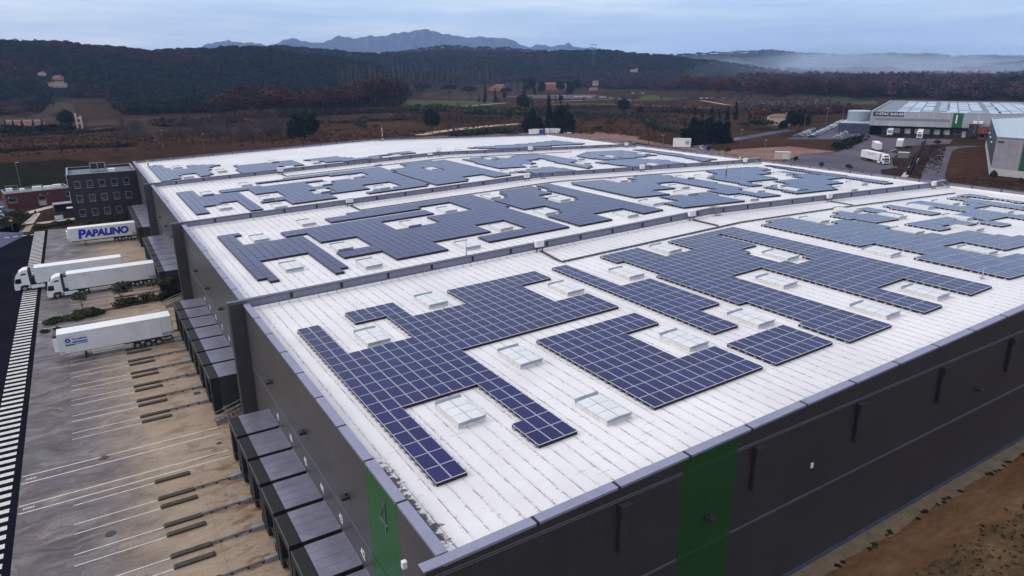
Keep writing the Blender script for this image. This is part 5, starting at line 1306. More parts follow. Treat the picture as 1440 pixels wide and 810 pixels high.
# entrance offices of the neighbour
a0, _ = nloc(1361,185); a1, _ = nloc(1374,185); a2, _ = nloc(1388,185)
no = empty('entrance_office', (*(NF+NA*a0-NN*7), 0), (0,0,NROT), 'two storey entrance office half black half red brown in front of the neighbouring warehouse', 'office')
W1, W2 = a1-a0, a2-a0
b = MB(); b.box(0,W1,0,4.75,0,7.6); b.build('wall', M['brick'], no); b = MB(); b.box(W1+.02,W2,-.8,4.75,2.9,6.6); b.box(W1+.02,W2,.8,4.75,0,2.89); b.build('wall', P('red brown panel', (.20,.045,.03), .6), no)
b = MB(); b.box(-.1,W1,-.1,4.7,7.61,7.75); b.box(W1+.1,W2+.1,-.9,4.7,6.61,6.72); b.build('coping', M['coping'], no)
window(no, 2.2, -.002, 3.7, W1-3.4, 3.0); window(no, W1+2.2, -.802, 3.9, W2-W1-4.0, 1.5); window(no, W1+1.0, .798, .4, W2-W1-2.0, 2.3)
for x in (1.5, 4.0): MB().box(x, x+1.7, 1.5, 3.2, 7.76, 9.0).build('roof_unit', M['white'], no, bevel=.1)
# annex and tank
an = empty('annex_building', (*(NF-NA*16+NN*2.0), 0), (0,0,NROT), 'long low dark blue annex beside the neighbouring warehouse', 'annex')
b = MB(); b.box(0,15.95,0,70,0,5.6); b.build('wall', P('dark blue cladding', (.045,.05,.10), .5), an); b = MB(); b.box(.2,15.7,.2,69.8,5.601,5.75); b.build('roof', M['nroof'], an); MB().box(-.1,16,-.1,.19,5.605,5.9).build('coping', M['coping'], an)
tk = empty('storage_tank', (*(NF-NA*8.5+NN*26), 0), (0,0,0), 'round grey metal water tank behind the dark blue annex', 'tank')
MB().tube((0,0,5.76),(0,0,11.2),6.2,6.2,36).build('shell', cladding('corrugated tank', (.24,.30,.36), 0, .35, 1.2), tk); MB().tube((0,0,11.21),(0,0,11.6),6.3,5.6,36).build('roof', M['nroof'], tk)
# the grey building at the right edge
rb = empty('corner_warehouse', (0,0,0), (0,0,0), 'grey warehouse at the right edge of view, with white plinth and green band', 'warehouse')
FP = [(268.3,116),(366,162.4),(440,150),(440,20),(268.8,20)]; RH = 12.9
b = MB()
for i in range(5):
    if i == 0: continue
    p, q = FP[i], FP[(i+1) % 5]; b.quad((*p,2.2),(*q,2.2),(*q,RH),(*p,RH))
b.build('wall', cladding('mid grey cladding', (.24,.23,.26), 1, .5, 1.1), rb)
b = MB(); b.quad((*FP[0],2.2),(*FP[1],2.2),(*FP[1],RH),(*FP[0],RH)); b.build('wall', P('dark teal cladding', (.045,.07,.095), .35, .1), rb)
b = MB(); n = 5
for i in range(5):
    p, q = np.array(FP[i]), np.array(FP[(i+1) % 5]); c = np.array([360, 90.]); p2 = p+(p-c)/np.linalg.norm(p-c)*.25; q2 = q+(q-c)/np.linalg.norm(q-c)*.25
    b.quad((*p2,-1),(*q2,-1),(*q2,2.25),(*p2,2.25)); b.quad((*p2,2.25),(*q2,2.25),(*q,2.25),(*p,2.25))
b.build('plinth', P('whitewashed plinth', (.42,.40,.42), .8, 0, .15, .8), rb)
b = MB(); b.poly([(*p, RH-.5) for p in FP]); o = b.build('roof', M['nroof'], rb)
b = MB()
for i in range(5):
    p, q = np.array(FP[i]), np.array(FP[(i+1) % 5]); d = (q-p)/np.linalg.norm(q-p); nr_ = np.array([-d[1], d[0]])*.5
    if (np.array([360,90.])-p) @ nr_ < 0: nr_ = -nr_
    b.hexa([(*p,RH-.45),(*q,RH-.45),(*(q+nr_),RH-.45),(*(p+nr_),RH-.45),(*p,RH+.12),(*q,RH+.12),(*(q+nr_),RH+.12),(*(p+nr_),RH+.12)])
b.build('coping', M['nroof'], rb)
ge = onx(1434, 240, 268.5)[1]; b = MB(); b.box(268.2,268.3,ge-6,ge+.4,2.3,RH-.3); b.build('colour_band', P('deep green band', (.008,.07,.03), .5), rb)
MB().box(268.0,268.3,113.6,115.4,11.2,11.7).build('wall_notice', M['dark2'], rb)
for t_ in (.25,.45,.65): p = np.array(FP[0])*(1-t_)+np.array(FP[1])*t_; MB().box(p[0]-.5,p[0]-.02,p[1]+.1,p[1]+.6,8.6,9.1).build('wall_lamp', M['white'], rb)
# ------------------------------------------------------------------ ground around
sheet('lot_asphalt', [(1085,228),(1105,226),(1130,216),(1178,214),(1215,199),(1240,193.5),(1340,196),(1335,202),(1281,205),(1262,214),(1255,226),(1262,236),(1255,244),(1200,246),(1110,234)], 'asphalt3', .016)
sheet('car_park', [(1105,195.5),(1150,184),(1190,168),(1222,160),(1222,189),(1240,193.5),(1215,198),(1178,196)], 'asphalt3', .020)
ribbon('access_road', [(1000,213),(985,207),(990,203),(1010,200),(1040,195),(1062,191),(1090,186),(1115,183)], 7.5, 'asphalt2', .018)
ribbon('road_edge', [(988,210),(984,206),(991,202.4),(1010,199),(1040,194)], .9, 'track', .03)
sheet('brown_field', [(1003,213),(1040,198.5),(1075,193),(1178,197),(1185,206),(1170,213),(1110,221),(1060,224)], 'field', .012)
sheet('pink_bank', [(1003,213),(1050,209),(1110,206),(1175,213),(1130,217),(1098,226),(1060,224)], 'pinktrack', .015)
sheet('brown_field', [(1300,246),(1318,207),(1345,203),(1390,206),(1390,240),(1380,252)], 'field', .012)
sheet('verge', [(1280,246),(1303,202),(1318,206),(1300,250)], 'darkfield', .014)
ribbon('gravel_drive', [(1372,205.5),(1340,207),(1326,212),(1320,225),(1313,243),(1312,256)], [5,6,7,7,7,7], 'asphalt3', .022)
ribbon('ditch_edge', [(1300,199),(1288,222),(1277,246)], 1.6, 'asphalt', .02)
sheet('pale_slab', [(1286,224),(1293,222),(1284,236),(1277,236)], 'beige', .02); sheet('pale_slab', [(1270,243),(1281,241),(1276,249),(1267,249)], 'beige', .02)
sheet('grass_island', [(1252,213),(1272,206),(1300,203),(1293,212),(1283,218),(1258,216)], 'dryfield', .024)
sheet('planted_bed', [(1254,222),(1280,224),(1276,234),(1256,234)], 'darkfield', .024); sheet('planted_bed', [(1238,239),(1258,236),(1274,239),(1268,247),(1240,246)], 'darkfield', .024)
ribbon('kerb_line', [(1247,216),(1268,218),(1283,219)], .5, 'beige', .04); ribbon('kerb_line', [(1250,213),(1270,207)], .5, 'beige', .04)
ribbon('dirt_track', [(738,192),(780,189.5),(830,191),(880,195),(930,204),(985,211),(1030,219)], [9,10,9,9,9,9,9], 'pinktrack', .014)
sheet('bare_ground', [(700,196),(735,187),(850,186),(900,193),(880,200),(820,196)], 'pinktrack', .010)
sheet('bare_ground', [(470,206),(540,196),(640,190),(690,187),(720,190),(600,200)], 'pinktrack', .010)
ribbon('pale_track', [(588,190),(615,185.5),(650,181),(680,178),(708,175.5)], [7,9,10,10,10], 'track', .02); ribbon('pale_track', [(708,175.5),(730,174)], [10,6], 'track', .02)
sheet('meadow', [(560,141),(600,140.5),(690,142),(696,146),(660,149),(640,151.5),(610,151),(575,147)], 'meadow', .012)
sheet('meadow', [(893,141),(905,134.5),(925,134),(938,137),(960,139),(940,141)], 'meadow', .012)
sheet('meadow', [(1130,138.5),(1190,137.5),(1230,138.5),(1235,147),(1190,147),(1140,144)], 'meadow', .012)
sheet('dry_field', [(600,129),(640,130),(690,133),(720,135),(700,140),(640,139.5),(590,137)], 'dryfield', .010)
sheet('dry_field', [(1000,140),(1040,136),(1140,137),(1150,147),(1085,150),(1030,147)], 'dryfield', .010)
ribbon('pale_path', [(655,149.5),(680,147.5),(712,144.5)], 5, 'track', .02)
ribbon('pale_path', [(775,143),(820,141),(870,139.5),(895,141)], 5, 'track', .02); ribbon('pale_path', [(845,137.5),(870,139),(885,141.5)], 4, 'track', .022)
ribbon('pale_path', [(968,142),(985,141),(1000,143.5),(1020,147),(1030,148)], 4, 'track', .02)
ribbon('pink_path', [(770,146.5),(820,146),(880,147),(930,149),(1000,151)], [10,9,8,8,8], 'pinktrack', .016)
sheet('far_car_park', [(700,136),(740,133.5),(835,133),(860,137.5),(830,139),(760,138)], 'asphalt3', .012)
for nm, pts, mt in (('dark_field', [(735,152),(860,150),(1000,152),(1060,156),(1000,160),(880,158),(760,158)], 'darkfield'), ('brown_field', [(830,176),(900,163),(1000,161),(1010,178),(960,190),(880,192)], 'field'),
                    ('brown_field', [(180,186),(300,180),(560,168),(600,178),(540,196),(380,208),(190,210)], 'field'), ('dry_field', [(110,190),(125,170),(215,166),(320,163),(360,168),(200,181)], 'dryfield'),
                    ('dry_field', [(-60,176),(20,160),(60,146),(95,143),(105,150),(108,170),(60,178)], 'dryfield'), ('brown_field', [(-120,230),(-60,205),(100,196),(180,190),(190,208),(100,222)], 'field')):
    sheet(nm, pts, mt, .008)
scatter_scrub('scrub', 5000, [(-60,224),(-40,182),(200,175),(560,165),(760,160),(1010,160),(1000,195),(890,192),(740,185),(480,200),(200,212)], size=.95, mat='l_scrub', seed=2, hgt=.4)
scatter_scrub('scrub', 1500, [(540,155),(760,150),(1060,150),(1060,165),(760,176),(560,170)], size=1.5, mat='l_scrub', seed=9, hgt=.5)
scatter_scrub('scrub', 900, [(1280,250),(1310,205),(1330,206),(1320,250),(1440,285),(1440,262),(1390,250),(1340,250)], size=.45, mat='l_scrub', seed=12, hgt=.4)
scatter_scrub('scrub', 160, [(1060,238),(1110,236),(1250,250),(1440,284),(1440,300),(1240,262)], size=.6, mat='l_scrub', seed=13, hgt=.4)
# ------------------------------------------------------------------ houses
HOUSES = []
def house(px, py, w, d, h, rot, wall, lab, roof='tile', wing=None, hip=True, z=None):
    q = G(px, py); HOUSES.append((math.hypot(q[0], q[1]), math.atan2(q[1], q[0]), w/2)); o = empty('house', (q[0], q[1], q[2]-.3), (0,0,rot), lab, 'house')
    def blk(x0,x1,y0,y1,h_):
        b = MB(); b.box(x0,x1,y0,y1,0,h_); b.build('wall', M[wall], o)
        b = MB(); e = .4; m = (y0+y1)/2; rh = (y1-y0)*.22; k = (y1-y0)*.42 if hip else 0
        v = [(x0-e,y0-e,h_+.002),(x1+e,y0-e,h_+.002),(x1+e,y1+e,h_+.002),(x0-e,y1+e,h_+.002),(x0-e+k,m,h_+rh),(x1+e-k,m,h_+rh)]
        b.add(v, [(0,1,5,4),(1,2,5),(2,3,4,5),(3,0,4),(3,2,1,0)]); r_ = b.build('roof', M[roof], o)
        MB().box(x1-2.2,x1-1.5,m-.35,m+.35,h_+rh*.3,h_+rh+.8).build('chimney', M[wall], r_)
        n = max(2, int((x1-x0)/3.2))
        for fl in range(max(1, int(h_/2.8))):
            for i in range(n):
                x = x0+(x1-x0)*(i+.5)/n; w_ = empty('window', (x, y0, .9+fl*2.8), parent=o)
                MB().box(-.5,.5,-.03,-.002,0,1.3).build('pane', M['glass'], w_); b = MB(); b.box(-.95,-.52,-.06,-.003,-.02,1.32); b.box(.52,.95,-.06,-.003,-.02,1.32); b.build('shutter', M['shutter'], w_)
    blk(0,w,0,d,h)
    if wing: blk(*wing)
    MB().box(w*.5-.5,w*.5+.5,-.06,-.003,.05,.85).build('door', M['shutter'], o); return o
FACE = YAW-math.pi/2
house(73,123,15,10,5.5,FACE+.1,'cream','cream villa with blue shutters among trees on the left hillside',wing=(-14,-.02,2,10,4.6))
house(74,113,11,8,4.6,FACE-.05,'pink','small pink house just above the cream villa on the left hillside')
house(54,107,8,6,4.5,FACE+.2,'cream','tiny pale house highest among the trees on the left hillside')
house(693,128,20,14,8.2,FACE-.1,'pink','pink farmhouse with clay roof right of the three umbrella pines',wing=(-9,-.02,1,10,4.6))
house(761,127,30,14,10.0,FACE-.05,'orange','large orange manor house among dark trees in the valley',wing=(30.02,46,2,12,8.5))
house(834,121,10,8,8.5,FACE,'cream','narrow pale house by itself at the edge of the brown wood',hip=True)
house(829,128,14,8,4.2,FACE,'pink','low pink outbuilding below the narrow pale house')
house(887,101.5,12,9,5,FACE,'cream','pale house on the wooded slope left of the mist',wing=(12.02,17,1,6,8.5)); house(1081,176,13,9,5.4,NROT+.35,'cream','cream house with orange tiled roof beside the parked cars',wing=(13.02,20,2,9,4.2))
for px, py, lab in ((1128,83.5,'tiny pale house on the misty far hill, left of two'), (1171,86,'tiny house pair on the misty far hill above the wood'), (1177,96,'tiny pink house low on the far hill above the wood'), (1260,95.5,'tiny pale house in the mist above the neighbouring roof'), (1294,77.5,'long low house on the far ridge line'), (1370,95,'long pale house in the mist at far right'), (1316,90.5,'tiny pale house on the fold of the far right hill')):
    try: house(px, py, 22 if 'long' not in lab else 46, 14, 8, FACE-.3, 'cream', lab)
    except ValueError: pass
hs = empty('ruined_house', tuple(G(108,181)), (0,0,FACE), 'narrow white two storey ruin at the end of the dark hedge', 'house')
b = MB(); b.box(0,1.2,0,.4,0,10.5); b.box(3.3,4.6,0,.4,0,8.8); b.box(1.201,3.299,0,.4,3.2,4.4); b.box(1.201,3.299,0,.4,6.6,7.8); b.box(0,.4,.401,1.4,0,8); b.build('wall', M['cream'], hs)
fa = empty('farm_shed', tuple(G(6,177)), (0,0,FACE+.05), 'long low pink shed with tiled roof behind the dark hedge', 'shed')
b = MB(); b.box(0,26,0,7,0,2.8); b.build('wall', M['pink'], fa); b = MB(); b.extr_y([(0,0),(0,.01),(26,.01),(26,0)],0,0.01); b = MB(); b.hexa([(-.4,-.4,2.81),(26.4,-.4,2.81),(26.4,7.4,2.81),(-.4,7.4,2.81),(-.4,2.5,4.0),(26.4,2.5,4.0),(26.4,4.5,4.0),(-.4,4.5,4.0)]); b.build('roof', M['tile'], fa)
# site cabins
def cabin(px, py, w, d, h, mat, lab, rot=0.0, name='site_cabin', cat='cabin', door=None, vent=None):
    q = G(px, py); o = empty(name, tuple(q), (0,0,rot), lab, cat)
    b = MB(); b.box(0,w,0,d,.15,h); b.build('body', M[mat], o, bevel=.04)
    b = MB(); b.box(-.05,w+.05,-.05,d+.05,h+.001,h+.12); b.build('roof', M['kerb'], o)
    b = MB()
    for x in (.2, w-.5): b.box(x,x+.3,.2,.5,0,.149); b.box(x,x+.3,d-.5,d-.2,0,.149)
    b.build('foot', M['dark2'], o)
    if door: MB().box(door[0],door[1],-.05,-.002,.2,h-.35).build('door', M[door[2]], o)
    if vent: MB().box(vent[0],vent[1],-.04,-.002,vent[2],vent[3]).build('louvre', M[vent[4]], o)
    return o
cabin(743.5,189.5,6.0,2.5,2.9,'white','white site cabin with red trimmed roof, left of the blue container',FACE-.15)
cabin(748.5,188.8,6.3,2.6,2.8,'blue','bright blue container between white site cabins',FACE-.18,'container','container',(2.9,2.96,'dark2'))
cabin(766,188.2,2.6,2.5,2.9,'white','narrow white cabin with a red door frame beside the blue container',FACE-.2,door=(.1,.38,'red'))
cabin(773,187.6,6.2,2.5,2.7,'white','long white site cabin right of the blue container, by the white car',FACE-.22,door=(3.0,3.1,'dark2'))
cabin(946,206.8,8.2,4.0,3.9,'white','white technical cabin with a grey louvre in front of the dark conifers',FACE-.35,vent=(5.9,7.7,1.4,3.2,'deflector'))
cabin(1089.5,224.5,6.0,3.2,3.0,'cream','pale yellow transformer cabin at the edge of the grey lot',FACE-.3,'transformer_cabin',vent=(2.6,5.2,.4,2.4,'kerb'))
# perimeter fence
fpts = [gz(*p) for p in ((838,199),(880,203.5),(930,209.5),(985,217),(1030,222))]
fe = empty('perimeter_fence', tuple(fpts[0]), label='brown wire fence with thin posts along the pink track behind the warehouse', cat='fence')
b = MB(); o0 = fpts[0]; k = 0; wires = MB()
for a, c in zip(fpts[:-1], fpts[1:]):
    n = max(1, int(np.linalg.norm(c-a)/3.0))
    for i in range(n):
        p = a+(c-a)*i/n-o0; pb = MB(); pb.tube((p[0],p[1],0),(p[0],p[1],2.0),.05,.05,5); pb.build('post', M['wood'], fe)
    for z in (.3,.8,1.3,1.9): wires.tube((*(a-o0)[:2],z),(*(c-o0)[:2],z),.018,.018,4)
wires.build('wire', M['dark2'], fe)
lamp(230,190+19,9,'lamp post at the back of the warehouse, left of the dark pine'); lamp(428.5,207,8,'lamp post by the dark pine behind the back parapet'); lamp(287,212,8,'lamp post among the bare trees behind the back parapet'); lamp(1041,206,8,'lamp post by the curving access road')
lamp(932,208,6,'double headed lamp post left of the white technical cabin',2); lamp(1074,225,8,'lamp post in the brown field, left of the transformer cabin'); lamp(1130,187,10,'tall lamp post at the near end of the parked cars'); lamp(1161,180,12,'tall lamp post above the parked cars'); lamp(1184,172,11,'tall lamp post at the far end of the parked cars')
ht = [gz(*p) for p in ((1301,200),(1289,222),(1278,246))]
hf = empty('mesh_fence', tuple(ht[0]), label='black mesh fence running down beside the ditch of the grey lot', cat='fence')
b = MB()
for a, c in zip(ht[:-1], ht[1:]):
    for z in np.arange(.1, 2.0, .16): b.tube((*(a-ht[0])[:2],z),(*(c-ht[0])[:2],z),.03,.03,4)
    n = int(np.linalg.norm(c-a)/2.6)
    for i in range(n): p = a+(c-a)*i/n-ht[0]; pb = MB(); pb.box(p[0]-.04,p[0]+.04,p[1]-.04,p[1]+.04,0,2.1); pb.build('post', M['dark'], hf)
b.build('wire', M['dark'], hf)
# electricity pylon on the ridge
q = None
pr_ = 1750.0; a_ = az_of_col(834.5); qx, qy = pr_*math.cos(a_), pr_*math.sin(a_); qz = float(hterr(qx, qy))
topz = CAM_H+pr_*elev_tan(834.5, 61.5); py_ = empty('electricity_pylon', (qx, qy, qz), (0,0,FACE), 'lattice electricity pylon with a ring shaped head on the wooded ridge', 'pylon')
Hh = max(30, topz-qz); b = MB()
for sx in (-1,1):
    for sy in (-1,1):
        b.tube((sx*3.2,sy*3.2,0),(sx*1.5,sy*.8,Hh-10),.35,.25,4)
for k in range(8):
    z = (Hh-10)*k/8; z2 = (Hh-10)*(k+1)/8; w_ = 3.2-1.7*k/8; b.tube((-w_,-1,z),(w_-.2,-1,z2),.16,.16,4); b.tube((w_,1,z),(-w_+.2,1,z2),.16,.16,4)
b.build('lattice_leg', M['dark2'], py_)
b = MB(); n = 10; pr2 = [(4.2*math.sin(2*math.pi*i/n)*1.1, Hh-5+5*-math.cos(2*math.pi*i/n)) for i in range(n+1)]
for p, s in zip(pr2[:-1], pr2[1:]): b.tube((p[0],0,p[1]),(s[0],0,s[1]),.35,.35,4)
b.tube((-9,0,Hh-2),(9,0,Hh-2),.3,.3,4); b.tube((-9,0,Hh-2),(-4,0,Hh-4.4),.2,.2,4); b.tube((9,0,Hh-2),(4,0,Hh-4.4),.2,.2,4); b.build('cross_arm', M['dark2'], py_)
# neighbour lorries
t = empty('articulated_truck', (267.0, 153.0, .02), (0,0,0), 'white articulated truck with red and grey lettering driving across the grey lot', 'truck')
hd = math.atan2(-.87, -.49); t.rotation_euler.z = hd+math.pi
off = empty('trailer', (3.2,-1.27,0), parent=None); bpy.data.objects.remove(off)
trailer(t, fridge=False, skirts=False); tractor(t, -3.2)
me = text_mesh('Trans', 1.1, .003, .01, .1, 'LEFT'); me.materials.append(M['red']); o = link('company_name', me, t, (5.0,2.57,3.1), (R_(90),0,R_(180))); o.location.x = 8.6
me = text_mesh('PORT', 1.1, .003, .01, .1, 'LEFT'); me.materials.append(M['deflector']); link('company_name', me, t, (5.7,2.57,3.1), (R_(90),0,R_(180)))
def ntrail(x, along, rot, lab, name='semi_trailer', tr=False):
    p = NF+NA*along-NN*x; t = empty(name, (p[0], p[1], .02), (0,0,rot), lab, 'truck' if tr else 'trailer'); trailer(t, fridge=not tr, skirts=False)
    if tr: tractor(t, -3.15)
    return t
DR = math.atan2(NN[1], NN[0])
c, _ = nloc(1260.5,188); p = NF+NA*(c+1.27)+NN*(-14.2); 
t = empty('semi_trailer', (p[0]-NA[0]*2.55, p[1]-NA[1]*2.55, .02), (0,0,DR), 'white trailer standing on the second dock of the neighbouring warehouse', 'trailer'); trailer(t, skirts=False)
c, _ = nloc(1302.5,188); p = NF+NA*(c-1.27)+NN*(-14.2); t = empty('articulated_truck', (p[0], p[1], .02), (0,0,DR), 'white truck with its cab facing us on the fifth dock of the neighbouring warehouse', 'truck'); trailer(t, fridge=False, skirts=False); tractor(t, -3.15)
q = gz(1237,215); t = empty('semi_trailer', (q[0]+9, q[1]+9.5, .02), (0,0,math.atan2(-.62,-.78)), 'white trailer seen from behind its red edged rear doors, waiting beyond the driving truck', 'trailer'); trailer(t, skirts=False, L=12.0)
q = gz(1262,210); t = empty('semi_trailer', (q[0]+10, q[1]+6, .02), (0,0,math.atan2(-.45,-.89)), 'white trailer parked third from the left in front of the neighbouring docks', 'trailer'); trailer(t, skirts=False, L=11.0)
def barrier(px, py, mat, lab):
    o = empty('plastic_barrier', tuple(gz(px,py)), (0,0,.4), lab, 'barrier', 'plastic barriers on the grey lot'); MB().hexa([(-.6,-.3,0),(.6,-.3,0),(.6,.3,0),(-.6,.3,0),(-.5,-.12,1.1),(.5,-.12,1.1),(.5,.12,1.1),(-.5,.12,1.1)]).build('body', M[mat], o, bevel=.05); MB().box(-.52,.52,-.2,-.16,.45,.75).build('band', M['white'], o)
barrier(1205,212.5,'blue','blue plastic barrier left of the driving white truck'); barrier(1209.5,210.5,'blue','blue plastic barrier touching the rear of the driving white truck'); barrier(1224,207,'red','red and white barrier beyond the driving truck'); barrier(1240,212,'red','red cone shaped barrier behind the driving truck cab')
b = empty('concrete_block', tuple(gz(1270,222)), (0,0,NROT), 'grey concrete cube box in the planted island of the lot', 'concrete box'); MB().box(-2,2,-1.2,1.2,0,2.2).build('body', M['gravel'], b, bevel=.1); MB().box(-2.1,2.1,-1.3,1.3,2.21,2.35).build('lid', M['kerb'], b)
# ------------------------------------------------------------------ cars
CARP = {}
def car_proto(kind, cmat):
    L, Hc = (4.2, 1.48) if kind == 'hatch' else (4.6, 1.42)
    b = MB(); b.extr_y([(0,.28),(-.0,.62),(.12,.78),(1.05,.92),(L-.5,.96),(L-.03,.90),(L,.40),(L-.15,.26),(.2,.22)], 0, 1.78); body = b.mesh('body', [cmat])
    t0, t1 = (1.75, L-.35) if kind == 'hatch' else (1.85, L-1.0)
    b = MB(); b.hexa([(1.0,.06,.93),(L-.12 if kind == 'hatch' else L-.55,.06,.95),(L-.12 if kind == 'hatch' else L-.55,1.72,.95),(1.0,1.72,.93),(t0,.24,Hc-.06),(t1,.24,Hc-.06),(t1,1.54,Hc-.06),(t0,1.54,Hc-.06)]); gl = b.mesh('window', [M['glass']])
    b = MB(); b.hexa([(t0-.05,.22,Hc-.058),(t1+.05,.22,Hc-.058),(t1+.05,1.56,Hc-.058),(t0-.05,1.56,Hc-.058),(t0+.1,.3,Hc),(t1-.1,.3,Hc),(t1-.1,1.48,Hc),(t0+.1,1.48,Hc)]); rf = b.mesh('roof', [cmat])
    b = MB(); b.box(-.02,.06,.1,.42,.60,.74); hl1 = b.mesh('headlight', [M['glazing']]); b = MB(); b.box(-.02,.06,1.36,1.68,.60,.74); hl2 = b.mesh('headlight', [M['glazing']])
    return body, gl, rf, hl1, hl2, L
CC = {'white': P('white car paint', (.72,.73,.76), .25, 0, .04, 1, .5, coat=.5), 'silver': P('silver car paint', (.36,.38,.42), .3, .5, .05, 1, .5, coat=.5), 'black': P('black car paint', (.018,.018,.022), .25, 0, .1, 1, .5, coat=.5),
      'red': P('red car paint', (.30,.02,.025), .3, 0, .1, 1, .5, coat=.5), 'blue': P('blue car paint', (.03,.07,.20), .3, 0, .1, 1, .5, coat=.5)}
for cn in CC:
    for kd in ('hatch', 'saloon'): CARP[cn, kd] = car_proto(kd, CC[cn])
def car(x, y, rot, cn, kd, lab, group, z=.02):
    body, gl, rf, h1, h2, L = CARP[cn, kd]; o = empty('parked_car', (x,y,z), (0,0,rot), lab, 'car', group)
    for nm, me in (('body',body),('window',gl),('roof',rf),('headlight',h1),('headlight',h2)): link(nm, me, o)
    for wx in (.82, L-.85):
        for wy in (.10, 1.68): wheel(wx, wy, .32, o, CW, CR)
    return o
pk = random.Random(5)
def carrow(p0, d, n, pitch, rot, desc, group, skip=.08):
    for i in range(n):
        if pk.random() < skip: continue
        jit = pk.uniform(-.55,.55)
        cn = pk.choices(['white','silver','black','red','blue'], [10,5,3,1,2])[0]; kd = pk.choice(['hatch','saloon'])
        p = np.array(p0)+np.array(d)*pitch*i+np.array([math.cos(rot), math.sin(rot)])*jit; car(p[0], p[1], rot+pk.uniform(-.03,.03), cn, kd, f'{cn} {"hatchback" if kd == "hatch" else "saloon"} car {desc}', group)
rd_ = math.atan2(NA[1], NA[0])
carrow((334.5,237.2), NN, 46, 2.85, rd_, 'in the long right-hand row on the neighbouring car park', 'cars on the neighbouring car park')
carrow((331.0,243.0), NN, 18, 2.85, rd_, 'in the short left-hand row on the neighbouring car park', 'cars on the neighbouring car park')
carrow((341.0,226.0), NN, 14, 2.9, rd_, 'in the row against the dark blue annex', 'cars beside the blue annex', .03)
q0, q1 = gz(776,134.6), gz(832,137.0); dq = (q1-q0)/np.linalg.norm(q1-q0); carrow(q0[:2], dq[:2], 34, 4.6, FACE+1.4, 'in the far car park below the orange manor', 'cars in the far car park', .25)
q0, q1 = gz(820,135.6), gz(842,136.4); dq = (q1-q0)/np.linalg.norm(q1-q0); carrow(q0[:2], dq[:2], 14, 4.2, FACE+1.4, 'at the right end of the far car park below the orange manor', 'cars in the far car park', .1)
q0, q1 = gz(701,130.5), gz(745,134.0); dq = (q1-q0)/np.linalg.norm(q1-q0); carrow(q0[:2], dq[:2], 12, 9.5, FACE+1.2, 'near the pink farmhouse', 'cars near the pink farmhouse', .2)
q0 = gz(888,131.5); carrow(q0[:2], (math.cos(FACE),math.sin(FACE)), 4, 5.0, FACE, 'at the edge of the brown wood beyond the fields', 'cars at the wood edge', 0)
q0 = gz(952,139); carrow(q0[:2], (math.cos(FACE),math.sin(FACE)), 10, 7.0, FACE, 'in the distant line right of the green mound', 'cars in the distant line', .3)
q = gz(792.5,188.2); car(q[0], q[1], FACE-.2, 'white', 'saloon', 'white car parked alone by the site cabins behind the warehouse', None)
for i, (px, py) in enumerate(((-1,318),(-3,307),(1,300))):
    q = gz(px, py); car(q[0]-2.4, q[1], .35, ('white','white','silver')[i], 'hatch', ('nearest white car at the left edge beside the gatehouse','second white car at the left edge beside the gatehouse','silver car at the left edge by the gatehouse wall')[i], 'cars beside the gatehouse')
